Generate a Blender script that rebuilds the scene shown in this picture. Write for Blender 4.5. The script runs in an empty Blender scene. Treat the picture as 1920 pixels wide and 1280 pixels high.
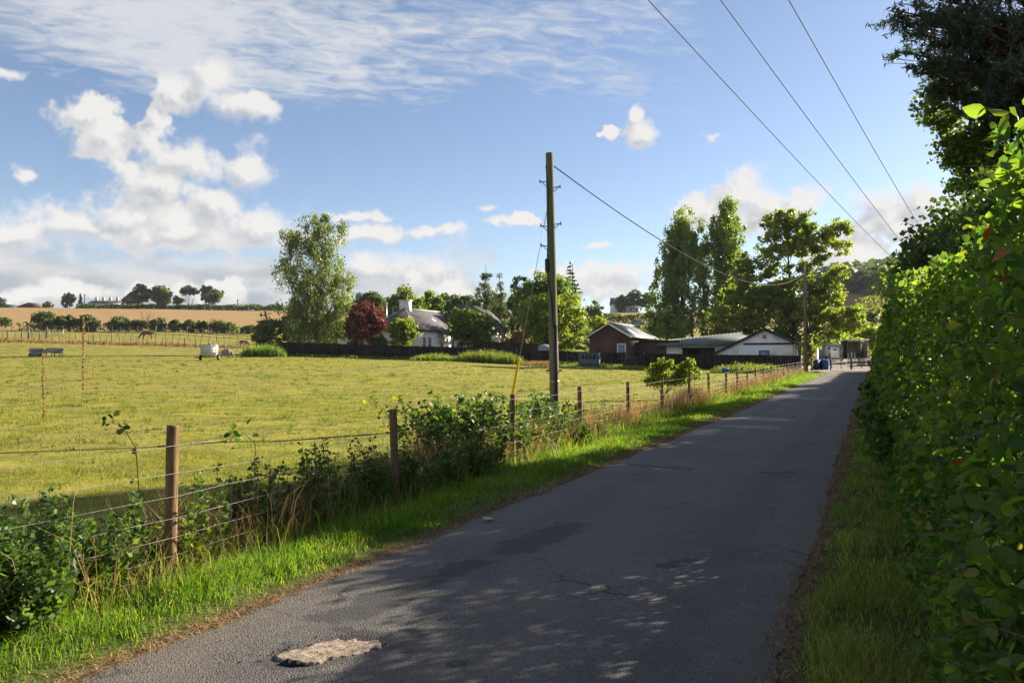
import bpy, math, random
import numpy as np
from mathutils import Vector

# ------------------------------------------------------------------ camera, sky, sun, exposure
scene = bpy.context.scene
COL = scene.collection
F = 1493.0                       # focal length in photograph pixels (28 mm on 36 mm)
EYE = 1.63
PITCH = math.atan(28.0 / F)
cam_d = bpy.data.cameras.new('camera')
cam_d.lens = 28.0; cam_d.sensor_width = 36.0
cam_d.clip_start = 0.05; cam_d.clip_end = 8000
cam = bpy.data.objects.new('camera', cam_d)
COL.objects.link(cam)
cam.location = (0, 0, EYE)
cam.rotation_euler = (math.pi / 2 + PITCH, 0, 0)
scene.camera = cam

SUN_AZ = math.radians(59.0)      # to the right of the view direction
SUN_EL = math.radians(24.0)
EXPOSURE = 1.66
SKY_STRENGTH = 0.050
CLOUD = 0.265

def px_dir(px, py):
    dx = (px - 960) / F; dy = (640 - py) / F
    return np.array([dx, math.cos(PITCH) - dy * math.sin(PITCH), math.sin(PITCH) + dy * math.cos(PITCH)])

def W(px, py, Y):
    d = px_dir(px, py)
    return np.array([d[0] / d[1] * Y, Y, EYE + d[2] / d[1] * Y])

class NT:
    """small node-tree writer"""
    def __init__(s, tree):
        s.t = tree
    def n(s, typ, **kw):
        nd = s.t.nodes.new(typ)
        ins = kw.pop('ins', {})
        for k, v in kw.items():
            setattr(nd, k, v)
        for k, v in ins.items():
            s.set(nd.inputs[k], v)
        return nd
    def set(s, sock, v):
        if isinstance(v, bpy.types.NodeSocket):
            s.t.links.new(v, sock)
        elif isinstance(v, bpy.types.Node):
            s.t.links.new(v.outputs[0], sock)
        else:
            sock.default_value = v
    def math(s, op, a, b=None, c=None, clamp=False):
        nd = s.n('ShaderNodeMath', operation=op, use_clamp=clamp)
        s.set(nd.inputs[0], a)
        if b is not None: s.set(nd.inputs[1], b)
        if c is not None: s.set(nd.inputs[2], c)
        return nd.outputs[0]
    def vmath(s, op, a, b=None, out=0):
        nd = s.n('ShaderNodeVectorMath', operation=op)
        s.set(nd.inputs[0], a)
        if b is not None: s.set(nd.inputs[1], b)
        return nd.outputs[out]
    def comb(s, x=0.0, y=0.0, z=0.0):
        nd = s.n('ShaderNodeCombineXYZ')
        for i, v in enumerate((x, y, z)): s.set(nd.inputs[i], v)
        return nd.outputs[0]
    def ramp(s, v, a, b, to0=0.0, to1=1.0, smooth=True):
        nd = s.n('ShaderNodeMapRange', interpolation_type='SMOOTHSTEP' if smooth else 'LINEAR')
        s.set(nd.inputs[0], v)
        for i, x in enumerate((a, b, to0, to1)): s.set(nd.inputs[i + 1], x)
        return nd.outputs[0]
    def noise(s, vec, scale, detail=4.0, rough=0.55, dist=0.0, out=0, dim='3D'):
        nd = s.n('ShaderNodeTexNoise', noise_dimensions=dim)
        s.set(nd.inputs['Vector'], vec)
        nd.inputs['Scale'].default_value = scale
        nd.inputs['Detail'].default_value = detail
        nd.inputs['Roughness'].default_value = rough
        nd.inputs['Distortion'].default_value = dist
        return nd.outputs[out]
    def mix(s, f, a, b, blend='MIX'):
        nd = s.n('ShaderNodeMix', data_type='RGBA', blend_type=blend)
        s.set(nd.inputs[0], f)
        for sock, v in ((nd.inputs[6], a), (nd.inputs[7], b)):
            if isinstance(v, (tuple, list)) and len(v) == 3: v = (*v, 1)
            s.set(sock, v)
        return nd.outputs[2]

def AE(px, py):
    d = px_dir(px, py)
    az = math.atan2(d[0], d[1]); el = math.atan2(d[2], math.hypot(d[0], d[1]))
    return az * 1000, el * 1000      # milliradians

# clouds: puffs (px, py, rx, ry, weight) given where they stand in the sky, stored as azimuth/elevation
PUFFS = [
    (165, 222, 95, 62), (215, 268, 92, 58), (345, 165, 95, 52), (450, 205, 100, 50), (395, 140, 38, 48), (300, 215, 36, 60), (285, 255, 35, 60),
    (360, 300, 112, 70), (472, 322, 62, 80), (300, 345, 110, 70), (235, 395, 100, 62), (405, 395, 100, 72), (330, 430, 190, 60),
    (150, 425, 190, 55), (20, 440, 160, 60), (480, 425, 120, 52), (560, 450, 110, 50),
    (46, 327, 48, 30), (20, 125, 60, 22),
    (770, 525, 125, 62), (700, 505, 130, 60), (840, 552, 110, 45), (690, 440, 140, 34), (820, 432, 85, 24), (660, 400, 110, 20), (885, 560, 100, 38),
    (150, 545, 70, 26), (55, 560, 130, 34), (300, 550, 60, 20), (420, 545, 120, 36),
    (1198, 252, 50, 48), (1192, 218, 26, 34), (1140, 250, 28, 16), (1340, 259, 22, 16),
    (1310, 388, 62, 46), (1390, 352, 76, 58), (1450, 385, 90, 58), (1505, 375, 48, 52), (1395, 415, 150, 50), (1285, 395, 50, 36),
    (1650, 395, 80, 62), (1720, 385, 85, 58), (1670, 430, 120, 55), (1610, 490, 80, 50), (1560, 460, 95, 45), (1780, 400, 95, 70),
    (1170, 520, 150, 32), (1050, 512, 130, 26), (1132, 463, 62, 13), (955, 412, 80, 18), (925, 380, 45, 12), (1130, 545, 160, 26),
]
def puff_field(t, pw):
    best = None
    for (px, py, rx, ry) in PUFFS:
        a, e = AE(px, py)
        kx, ky = 1 / (rx * (0.50 if px < 560 and py < 410 else 0.56)), 1 / (ry * (0.48 if px < 560 and py < 410 else 0.56))
        nd = t.n('ShaderNodeVectorMath', operation='MULTIPLY_ADD')
        t.set(nd.inputs[0], pw); nd.inputs[1].default_value = (kx, ky, 0); nd.inputs[2].default_value = (-a * kx, -e * ky, 0)
        ln = t.vmath('LENGTH', nd.outputs[0], out=1)
        if best is None: best = ln
        else:
            m = t.n('ShaderNodeMath', operation='SMOOTH_MIN')
            t.set(m.inputs[0], best); t.set(m.inputs[1], ln); m.inputs[2].default_value = 0.2
            best = m.outputs[0]
    return t.math('SUBTRACT', 1.0, best)

def build_world():
    w = bpy.data.worlds.new('World'); scene.world = w; w.use_nodes = True
    w.cycles.sampling_method = 'MANUAL'; w.cycles.sample_map_resolution = 256
    t = NT(w.node_tree); w.node_tree.nodes.clear()
    out = t.n('ShaderNodeOutputWorld')
    sky = t.n('ShaderNodeTexSky', sky_type='NISHITA', sun_disc=False)
    sky.sun_elevation = SUN_EL; sky.sun_rotation = SUN_AZ
    sky.altitude = 100; sky.air_density = 0.8; sky.dust_density = 0.5; sky.ozone_density = 2.2
    bg_sky = t.n('ShaderNodeBackground', ins={'Color': sky.outputs[0], 'Strength': SKY_STRENGTH})
    tc = t.n('ShaderNodeTexCoord')
    d = tc.outputs['Generated']
    sep = t.n('ShaderNodeSeparateXYZ'); t.set(sep.inputs[0], d)
    x, y, z = sep.outputs
    az = t.math('MULTIPLY', t.math('ARCTAN2', x, y), 1000.0)
    hyp = t.math('SQRT', t.math('ADD', t.math('MULTIPLY', x, x), t.math('MULTIPLY', y, y)))
    el = t.math('MULTIPLY', t.math('ARCTAN2', z, hyp), 1000.0)
    p = t.comb(az, el, 0.0)
    w1 = t.vmath('SUBTRACT', t.noise(p, 0.011, 4.0, 0.6, out=1, dim='2D'), (0.5, 0.5, 0.5))
    pw = t.vmath('ADD', p, t.vmath('MULTIPLY', w1, (75, 60, 0)))
    # clouds over the unseen rest of the sky, thickened for neutral fill light
    far = t.ramp(t.math('ABSOLUTE', t.math('ADD', az, 20.0)), 680.0, 900.0)
    gen = t.math('MULTIPLY', t.math('SUBTRACT', t.noise(t.vmath('MULTIPLY', pw, (1, 1.6, 1)), 0.0045, 2.0, dim='2D'), 0.43), 5.0)
    low = t.ramp(el, 500.0, 900.0, 1.0, 0.0)
    gen = t.math('SUBTRACT', t.math('MULTIPLY', t.math('ADD', gen, 1.0), t.math('MULTIPLY', far, low)), 1.0)
    SD = (13, 15, 0)
    def dens(pp, ppw):
        fine = t.math('SUBTRACT', t.noise(pp, 0.035, 6.0, 0.62, dim='2D'), 0.5)
        return t.math('ADD', t.math('MAXIMUM', puff_field(t, ppw), gen), t.math('MULTIPLY', fine, 1.25))
    D1 = dens(p, pw); D2 = dens(t.vmath('ADD', p, SD), t.vmath('ADD', pw, SD))
    soft = t.ramp(t.noise(p, 0.006, 2.0, dim='2D'), 0.35, 0.65, 0.32, 0.95, False)
    alpha = t.ramp(D1, 0.0, soft)
    lit = t.math('SUBTRACT', D1, D2)
    lit = t.ramp(lit, -0.30, 0.30, 0.0, 1.0, False)
    thick = t.ramp(D1, 0.25, 1.1)
    sh = t.math('SUBTRACT', 1.0, t.math('MULTIPLY', thick, t.math('SUBTRACT', 1.0, lit)), clamp=True)
    sh2 = t.math('ADD', t.math('MULTIPLY', sh, 0.62), t.math('MULTIPLY', lit, 0.38))
    ccol = t.mix(sh2, (0.40, 0.45, 0.54), (1.02, 1.0, 0.975))
    bg_c = t.n('ShaderNodeBackground', ins={'Color': ccol, 'Strength': CLOUD})
    # layered bank low over the horizon, streaked sideways
    ps = t.vmath('MULTIPLY', p, (0.35, 1.6, 1))
    bank = t.noise(ps, 0.011, 6.0, 0.58, dim='2D')
    bmask = t.ramp(el, 40.0, 205.0, 0.95, 0.0)
    leftness = t.ramp(az, -160.0, 160.0, 1.0, 0.42)
    b = t.math('ADD', bank, t.math('MULTIPLY', t.math('SUBTRACT', t.math('MULTIPLY', bmask, leftness), 0.42), 0.85))
    ba = t.math('MULTIPLY', t.ramp(b, 0.46, 0.78), t.ramp(el, 195.0, 130.0))
    tone = t.noise(t.vmath('MULTIPLY', p, (0.5, 1.5, 1)), 0.016, 4.0, dim='2D')
    bcol = t.mix(t.ramp(tone, 0.35, 0.68), (0.50, 0.57, 0.66), (0.92, 0.92, 0.92))
    bg_b = t.n('ShaderNodeBackground', ins={'Color': bcol, 'Strength': CLOUD * 0.9})
    # high thin ripples
    q = t.vmath('DIVIDE', d, t.comb(t.math('ADD', z, 0.12), t.math('ADD', z, 0.12), 1e9))
    rot = t.n('ShaderNodeVectorRotate', rotation_type='Z_AXIS'); t.set(rot.inputs['Vector'], q); rot.inputs['Angle'].default_value = math.radians(-14)
    qs = t.vmath('MULTIPLY', rot.outputs[0], (0.55, 1.0, 1))
    c1 = t.noise(qs, 1.5, 7.0, 0.62, 0.6, dim='2D')
    rip = t.noise(t.vmath('MULTIPLY', rot.outputs[0], (1.1, 2.2, 1)), 11.0, 4.0, 0.6, 0.5, dim='2D')
    cm = t.ramp(el, 250.0, 345.0)
    side = t.ramp(az, 120.0, 400.0, 1.0, 0.2)
    edge = t.ramp(az, -620.0, -330.0, 0.5, 1.0)
    cov = t.math('MULTIPLY', t.math('MULTIPLY', cm, side), edge)
    c = t.math('ADD', c1, t.math('MULTIPLY', t.math('SUBTRACT', rip, 0.5), 0.40))
    c = t.math('ADD', c, t.math('MULTIPLY', t.math('SUBTRACT', cov, 0.62), 0.32))
    ca = t.math('MULTIPLY', t.ramp(c, 0.42, 0.76), t.math('MULTIPLY', t.ramp(cov, 0.0, 0.35), 0.85))
    bg_ci = t.n('ShaderNodeBackground', ins={'Color': (0.93, 0.95, 0.98, 1), 'Strength': CLOUD * 0.95})
    def over(f, a, b):
        m = t.n('ShaderNodeMixShader'); t.set(m.inputs[0], f); t.set(m.inputs[1], a); t.set(m.inputs[2], b); return m.outputs[0]
    s = over(ca, bg_sky.outputs[0], bg_ci.outputs[0])
    s = over(ba, s, bg_b.outputs[0])
    s = over(alpha, s, bg_c.outputs[0])
    t.set(out.inputs[0], s)
build_world()

sun_d = bpy.data.lights.new('sun', 'SUN')
sun_d.energy = 5.0; sun_d.angle = math.radians(0.55); sun_d.color = (1.0, 0.87, 0.68)
sun = bpy.data.objects.new('sun', sun_d); COL.objects.link(sun)
sdir = Vector((math.sin(SUN_AZ) * math.cos(SUN_EL), math.cos(SUN_AZ) * math.cos(SUN_EL), math.sin(SUN_EL)))
sun.rotation_euler = sdir.to_track_quat('Z', 'Y').to_euler()
sun.location = sdir * 200
vs = scene.view_settings
vs.view_transform = 'Standard'; vs.look = 'None'; vs.gamma = 1.0; vs.use_curve_mapping = False
vs.exposure = EXPOSURE
scene.cycles.max_bounces = 6; scene.cycles.diffuse_bounces = 4; scene.cycles.transmission_bounces = 4
scene.cycles.volume_bounces = 0
scene.cycles.sample_clamp_direct = 5.0; scene.cycles.sample_clamp_indirect = 5.0

# ------------------------------------------------------------------ helpers
rng = np.random.default_rng(7)
random.seed(7)

def norm(v):
    return v / np.maximum(np.linalg.norm(v, axis=-1, keepdims=True), 1e-9)

def np_mesh(name, verts, faces, smooth=False, attrs=None):
    """faces: list of integer arrays (M,k); attrs: {name: per-face float array}"""
    me = bpy.data.meshes.new(name)
    verts = np.asarray(verts, np.float32)
    faces = [np.asarray(f, np.int32) for f in faces if len(f)]
    nl = sum(f.size for f in faces); nf = sum(len(f) for f in faces)
    me.vertices.add(len(verts)); me.vertices.foreach_set('co', verts.ravel())
    me.loops.add(nl); me.loops.foreach_set('vertex_index', np.concatenate([f.ravel() for f in faces]))
    me.polygons.add(nf)
    tot = np.concatenate([np.full(len(f), f.shape[1], np.int32) for f in faces])
    st = np.concatenate([[0], np.cumsum(tot)[:-1]]).astype(np.int32)
    me.polygons.foreach_set('loop_start', st)
    try: me.polygons.foreach_set('loop_total', tot)
    except Exception: pass
    if attrs:
        for k, v in attrs.items():
            dom = 'POINT' if len(v) == len(verts) and len(v) != nf else 'FACE'
            a = me.attributes.new(k, 'FLOAT', dom)
            a.data.foreach_set('value', np.asarray(v, np.float32))
    me.update(calc_edges=True)
    if smooth: me.polygons.foreach_set('use_smooth', np.ones(nf, bool))
    me.validate()
    return me

def ob(name, me, mat=None, parent=None):
    o = bpy.data.objects.new(name, me)
    COL.objects.link(o)
    if mat is not None and not me.materials: me.materials.append(mat)
    if parent is not None: o.parent = parent
    return o

def tag(o, label=None, cat=None, group=None, kind=None):
    if label: o['label'] = label
    if cat: o['category'] = cat
    if group: o['group'] = group
    if kind: o['kind'] = kind
    return o

def thing(name, label, cat, loc=(0, 0, 0), rz=0.0, group=None):
    o = bpy.data.objects.new(name, None); COL.objects.link(o)
    o.empty_display_size = 0.2
    o.location = [float(c) for c in loc]; o.rotation_euler = (0, 0, rz)
    return tag(o, label, cat, group)

class MB:
    """collects shapes into one mesh"""
    def __init__(s): s.v = []; s.f = {}; s.n = 0; s.a = {}
    def add(s, v, faces, val=None):
        v = np.asarray(v, float).reshape(-1, 3)
        for f in faces:
            f = np.asarray(f, int)
            if f.ndim == 1: f = f[None]
            s.f.setdefault(f.shape[1], []).append(f + s.n)
            s.a.setdefault(f.shape[1], []).append(np.full(len(f), 0.5) if val is None else np.broadcast_to(val, (len(f),)))
        s.v.append(v); s.n += len(v)
        return s
    def box(s, x0, x1, y0, y1, z0, z1, val=None):
        v = [(x0, y0, z0), (x1, y0, z0), (x1, y1, z0), (x0, y1, z0), (x0, y0, z1), (x1, y0, z1), (x1, y1, z1), (x0, y1, z1)]
        q = [(0, 3, 2, 1), (4, 5, 6, 7), (0, 1, 5, 4), (1, 2, 6, 5), (2, 3, 7, 6), (3, 0, 4, 7)]
        return s.add(v, [np.array(q)], val)
    def tube(s, pts, r, n=6, caps=True, val=None):
        pts = np.asarray(pts, float); m = len(pts)
        r = np.broadcast_to(np.asarray(r, float), (m,))
        tan = norm(np.gradient(pts, axis=0))
        ref = np.array([0, 0, 1.0]) if abs(tan[:, 2]).mean() < 0.8 else np.array([1.0, 0, 0])
        a = norm(np.cross(tan, ref)); b = np.cross(tan, a)
        th = np.arange(n) * 2 * math.pi / n
        ring = pts[:, None] + r[:, None, None] * (np.cos(th)[None, :, None] * a[:, None] + np.sin(th)[None, :, None] * b[:, None])
        v = ring.reshape(-1, 3)
        i = np.arange(m - 1)[:, None] * n; j = np.arange(n)[None]
        q = np.stack([i + j, i + (j + 1) % n, i + n + (j + 1) % n, i + n + j], -1).reshape(-1, 4)
        fs = [q]
        if caps: fs += [np.arange(n)[None, ::-1], (np.arange(n) + (m - 1) * n)[None]]
        return s.add(v, fs, val)
    def prism(s, poly, axis_from, axis_to, val=None):
        """poly: 3-D ring of points moved from offset a to offset b"""
        p = np.asarray(poly, float); k = len(p)
        v = np.concatenate([p + np.asarray(axis_from), p + np.asarray(axis_to)])
        q = [(i, (i + 1) % k, k + (i + 1) % k, k + i) for i in range(k)]
        return s.add(v, [np.array(q), np.arange(k)[None, ::-1], (np.arange(k) + k)[None]], val)
    def lathe(s, prof, n=16, c=(0, 0, 0), val=None):
        prof = np.asarray(prof, float); m = len(prof); th = np.arange(n) * 2 * math.pi / n
        v = np.stack([prof[:, 0, None] * np.cos(th), prof[:, 0, None] * np.sin(th), np.broadcast_to(prof[:, 1, None], (m, n))], -1).reshape(-1, 3) + np.asarray(c)
        i = np.arange(m - 1)[:, None] * n; j = np.arange(n)[None]
        q = np.stack([i + j, i + (j + 1) % n, i + n + (j + 1) % n, i + n + j], -1).reshape(-1, 4)
        return s.add(v, [q], val)
    def xf(s, fn):
        s.v = [fn(v) for v in s.v]; return s
    def mesh(s, name, smooth=False):
        ks = sorted(s.f)
        return np_mesh(name, np.concatenate(s.v), [np.concatenate(s.f[k]) for k in ks], smooth, {'v': np.concatenate([np.concatenate(s.a[k]) for k in ks])})
    def build(s, name, mat, parent=None, smooth=False):
        return ob(name, s.mesh(name, smooth), mat, parent)

def copy_tree(o, parent=None):
    c = o.copy(); COL.objects.link(c); c.parent = parent
    for ch in list(o.children): copy_tree(ch, c)
    return c

# ------------------------------------------------------------------ materials
def new_mat(name):
    m = bpy.data.materials.new(name); m.use_nodes = True
    m.node_tree.nodes.clear()
    t = NT(m.node_tree); out = t.n('ShaderNodeOutputMaterial')
    return m, t, out

def pos(t):
    return t.n('ShaderNodeNewGeometry').outputs['Position']
def obj_co(t):
    return t.n('ShaderNodeTexCoord').outputs['Object']

def principled(t, out, col, rough=0.7, bump=None, bstr=0.3, bdist=0.02, metal=0.0, spec=0.3):
    p = t.n('ShaderNodeBsdfPrincipled')
    t.set(p.inputs['Base Color'], (*col, 1) if isinstance(col, tuple) and len(col) == 3 else col)
    t.set(p.inputs['Roughness'], rough); p.inputs['Metallic'].default_value = metal
    p.inputs['Specular IOR Level'].default_value = spec
    if bump is not None:
        b = t.n('ShaderNodeBump'); b.inputs['Strength'].default_value = bstr; b.inputs['Distance'].default_value = bdist
        t.set(b.inputs['Height'], bump); t.set(p.inputs['Normal'], b.outputs[0])
    t.set(out.inputs[0], p.outputs[0])
    return p

def leaf_mat(name, c1, c2, c3=None, trans=0.35, rough=0.45, spec=0.35, big=0.25, tcol=None):
    """per-leaf colour from attribute v, plus slow drift over the plant"""
    m, t, out = new_mat(name)
    at = t.n('ShaderNodeAttribute', attribute_name='v')
    v = at.outputs['Fac']
    dr = t.noise(pos(t), big, 2.0)
    vv = t.math('ADD', v, t.math('MULTIPLY', t.math('SUBTRACT', dr, 0.5), 0.9), clamp=True)
    cr = t.n('ShaderNodeValToRGB'); t.set(cr.inputs[0], vv)
    e = cr.color_ramp.elements
    e[0].color = (*c1, 1); e[0].position = 0.1; e[1].color = (*c2, 1); e[1].position = 0.85
    if c3 is not None:
        k = e.new(0.97); k.color = (*c3, 1)
    col = cr.outputs[0]
    p = t.n('ShaderNodeBsdfPrincipled'); t.set(p.inputs['Base Color'], col)
    p.inputs['Roughness'].default_value = rough; p.inputs['Specular IOR Level'].default_value = spec
    tr = t.n('ShaderNodeBsdfTranslucent')
    t.set(tr.inputs[0], t.mix(1.0, col, tcol or (2.05, 2.15, 0.7), 'MULTIPLY'))
    mx = t.n('ShaderNodeMixShader'); mx.inputs[0].default_value = min(0.6, trans * 1.28)
    t.set(mx.inputs[1], p.outputs[0]); t.set(mx.inputs[2], tr.outputs[0]); t.set(out.inputs[0], mx.outputs[0])
    return m

def plain_mat(name, col, rough=0.6, var=0.25, scale=3.0, metal=0.0, spec=0.3, bstr=0.15, bdist=0.01, dirt=None, coord='pos'):
    m, t, out = new_mat(name)
    p = pos(t) if coord == 'pos' else obj_co(t)
    n1 = t.noise(p, scale, 6.0, 0.6); n2 = t.noise(p, scale * 9, 3.0)
    f = t.math('ADD', t.math('MULTIPLY', n1, 0.7), t.math('MULTIPLY', n2, 0.3))
    lo = tuple(c * (1 - var) for c in col); hi = tuple(min(1, c * (1 + var)) for c in col)
    c = t.mix(t.ramp(f, 0.3, 0.7), lo, hi)
    if dirt:
        c = t.mix(t.ramp(t.noise(p, scale * 0.6, 5.0, 0.65), 0.52, 0.72), c, dirt)
    principled(t, out, c, rough, n2, bstr, bdist, metal, spec)
    return m

def wood_mat(name, c1, c2, scale=6.0, rough=0.85):
    m, t, out = new_mat(name)
    p = t.vmath('MULTIPLY', pos(t), (1, 1, 0.07))
    g = t.noise(p, scale * 8, 6.0, 0.65, 1.2)
    b = t.noise(pos(t), scale * 0.25, 4.0)
    at = t.n('ShaderNodeAttribute', attribute_name='v').outputs['Fac']
    f = t.math('ADD', t.math('MULTIPLY', g, 0.6), t.math('MULTIPLY', b, 0.4))
    f = t.math('ADD', f, t.math('MULTIPLY', t.math('SUBTRACT', at, 0.5), 0.5))
    c = t.mix(t.ramp(f, 0.3, 0.68), c1, c2)
    principled(t, out, c, rough, g, 0.5, 0.006, 0, 0.15)
    return m

M = {}
M['leaf_birch'] = leaf_mat('birch leaves', (0.058, 0.088, 0.024), (0.155, 0.190, 0.048), (0.24, 0.24, 0.08), 0.36, 0.38, 0.45)
M['leaf_green'] = leaf_mat('green leaves', (0.055, 0.100, 0.018), (0.140, 0.200, 0.034), (0.21, 0.25, 0.06), 0.38)
M['leaf_yellow'] = leaf_mat('yellow green leaves', (0.081, 0.128, 0.016), (0.216, 0.257, 0.030), (0.297, 0.297, 0.054), 0.40)
M['leaf_dark'] = leaf_mat('dark leaves', (0.032, 0.060, 0.020), (0.080, 0.120, 0.032), (0.12, 0.15, 0.05), 0.32)
M['leaf_poplar'] = leaf_mat('poplar leaves', (0.070, 0.112, 0.034), (0.175, 0.235, 0.068), (0.25, 0.29, 0.12), 0.40, 0.34, 0.5)
M['leaf_ash'] = leaf_mat('ash leaves', (0.095, 0.135, 0.036), (0.215, 0.250, 0.062), (0.29, 0.24, 0.10), 0.44, 0.40, 0.4)
M['leaf_copper'] = leaf_mat('copper leaves', (0.074, 0.030, 0.030), (0.216, 0.084, 0.068), (0.297, 0.135, 0.095), 0.32, tcol=(1.6, 0.9, 0.7))
M['leaf_brown'] = leaf_mat('russet leaves', (0.162, 0.081, 0.041), (0.351, 0.176, 0.081), None, 0.3, tcol=(1.3, 1.0, 0.7))
M['needle'] = leaf_mat('pine needles', (0.024, 0.046, 0.038), (0.054, 0.088, 0.064), None, 0.12)
M['needle_larch'] = leaf_mat('larch needles', (0.038, 0.061, 0.027), (0.088, 0.121, 0.046), None, 0.25)
M['leaf_far'] = leaf_mat('far foliage', (0.045, 0.075, 0.028), (0.110, 0.145, 0.048), None, 0.28, big=0.03)
M['leaf_hill'] = leaf_mat('hill wood foliage', (0.041, 0.070, 0.035), (0.097, 0.135, 0.057), None, 0.2, big=0.012)
M['leaf_olive'] = leaf_mat('olive shrub leaves', (0.061, 0.081, 0.024), (0.142, 0.155, 0.047), (0.230, 0.176, 0.081), 0.33)
M['leaf_hedge'] = leaf_mat('beech hedge leaves', (0.045, 0.100, 0.026), (0.140, 0.205, 0.040), (0.24, 0.23, 0.05), 0.42, 0.55, 0.25, big=1.6)
M['leaf_red'] = leaf_mat('withered leaf', (0.280, 0.075, 0.020), (0.360, 0.130, 0.030), None, 0.3, tcol=(1.2, 0.9, 0.6))
M['leaf_weed'] = leaf_mat('thistle leaves', (0.027, 0.065, 0.016), (0.081, 0.142, 0.035), (0.135, 0.189, 0.081), 0.32, big=1.0)
M['leaf_bramble'] = leaf_mat('bramble leaves', (0.024, 0.057, 0.014), (0.074, 0.128, 0.024), (0.203, 0.216, 0.041), 0.35, big=1.2)
M['grass_verge'] = leaf_mat('verge grass', (0.060, 0.125, 0.016), (0.135, 0.220, 0.022), (0.34, 0.27, 0.12), 0.40, 0.5, 0.2, big=0.6)
M['grass_shade'] = leaf_mat('hedge side grass', (0.085, 0.140, 0.032), (0.190, 0.235, 0.060), (0.40, 0.31, 0.16), 0.40, 0.55, 0.2, big=0.8)
M['grass_field'] = leaf_mat('pasture grass', (0.085, 0.115, 0.018), (0.225, 0.215, 0.036), (0.34, 0.26, 0.11), 0.35, 0.6, 0.15, big=0.3)
M['grass_dry'] = leaf_mat('dry grass', (0.170, 0.100, 0.045), (0.380, 0.260, 0.125), (0.500, 0.380, 0.210), 0.3, 0.7, 0.1, big=0.8, tcol=(1.2, 1.1, 0.8))
M['grass_tall'] = leaf_mat('tall rank grass', (0.060, 0.095, 0.022), (0.150, 0.180, 0.045), (0.250, 0.220, 0.090), 0.36, 0.55, 0.2, big=0.5)
M['bark'] = wood_mat('bark', (0.035, 0.028, 0.020), (0.11, 0.09, 0.068))
M['bark_birch'] = wood_mat('birch bark', (0.10, 0.085, 0.07), (0.55, 0.50, 0.44), 3.0)
M['bark_pine'] = wood_mat('pine bark', (0.05, 0.028, 0.018), (0.16, 0.085, 0.05))
M['twig'] = wood_mat('twigs', (0.05, 0.034, 0.022), (0.13, 0.09, 0.06))
M['post'] = wood_mat('fence post timber', (0.080, 0.050, 0.026), (0.270, 0.175, 0.095), 4.0)
M['post_end'] = plain_mat('post end grain', (0.14, 0.08, 0.045), 0.9, 0.35, 60)
M['post_old'] = wood_mat('weathered stake timber', (0.085, 0.07, 0.05), (0.24, 0.205, 0.16), 4.0)
M['fence_black'] = wood_mat('dark stained boards', (0.016, 0.011, 0.010), (0.042, 0.030, 0.026), 3.0, 0.75)
M['pole'] = None
M['wire'] = plain_mat('galvanised wire', (0.22, 0.22, 0.21), 0.5, 0.2, 20, 0.5, 0.5)
M['cable'] = plain_mat('dark cable', (0.022, 0.023, 0.026), 0.8, 0.1, spec=0.1)
M['cable_pale'] = plain_mat('pale cable', (0.30, 0.30, 0.29), 0.6, 0.1)
M['iron'] = plain_mat('dark ironwork', (0.045, 0.045, 0.047), 0.55, 0.2, 10, 0.4)
M['galv'] = plain_mat('galvanised sheet', (0.34, 0.355, 0.37), 0.42, 0.18, 2.0, 0.6, 0.5)
M['white'] = plain_mat('white harling', (0.78, 0.76, 0.71), 0.9, 0.06, 1.2, bstr=0.4, dirt=(0.52, 0.49, 0.43))
M['white_shed'] = plain_mat('weathered whitewash', (0.84, 0.83, 0.80), 0.9, 0.07, 0.8, bstr=0.3, dirt=(0.42, 0.39, 0.35))
M['white_paint'] = plain_mat('white paint', (0.74, 0.74, 0.72), 0.5, 0.05)
M['slate'] = None
M['lead'] = plain_mat('ridge lead', (0.30, 0.31, 0.33), 0.6, 0.15)
M['stone'] = plain_mat('sandstone margin', (0.46, 0.40, 0.32), 0.9, 0.15, 4)
M['clay'] = plain_mat('clay pot', (0.36, 0.21, 0.12), 0.85, 0.2, 5)
M['blue_bin'] = plain_mat('blue plastic', (0.018, 0.105, 0.34), 0.42, 0.12, 3)
M['blue_dark'] = plain_mat('dark blue plastic', (0.016, 0.045, 0.20), 0.42, 0.12, 3)
M['black_plastic'] = plain_mat('black plastic', (0.022, 0.021, 0.022), 0.5, 0.2, 4)
M['tyre'] = plain_mat('tyre rubber', (0.020, 0.020, 0.021), 0.8, 0.2, 6)
M['yellow'] = plain_mat('yellow plastic', (0.62, 0.44, 0.012), 0.45, 0.08, 4, dirt=(0.48, 0.33, 0.03))
M['tank'] = plain_mat('milky tank plastic', (0.72, 0.74, 0.76), 0.45, 0.05, 2)
M['fleece'] = plain_mat('fleece', (0.36, 0.30, 0.23), 0.95, 0.2, 14, bstr=0.7, bdist=0.04)
M['fleece_grey'] = plain_mat('grey fleece', (0.24, 0.215, 0.19), 0.95, 0.2, 14, bstr=0.7, bdist=0.04)
M['horse'] = plain_mat('horse coat', (0.10, 0.055, 0.035), 0.7, 0.2, 3)
M['rug'] = plain_mat('horse rug', (0.13, 0.085, 0.075), 0.85, 0.15, 3)
M['feeder'] = plain_mat('painted feeder sheet', (0.24, 0.29, 0.31), 0.55, 0.12, 3)
M['green_paint'] = plain_mat('green grey paint', (0.10, 0.15, 0.155), 0.6, 0.2, 4)
M['car_white'] = plain_mat('white car paint', (0.70, 0.71, 0.72), 0.25, 0.03, 1, 0.0, 0.6, 0.0)
M['car_blue'] = plain_mat('blue car paint', (0.05, 0.19, 0.48), 0.25, 0.03, 1, 0.0, 0.6, 0.0)
M['glass'] = plain_mat('window glass', (0.035, 0.045, 0.055), 0.08, 0.1, 1, 0.0, 0.8, 0.0)
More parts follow.
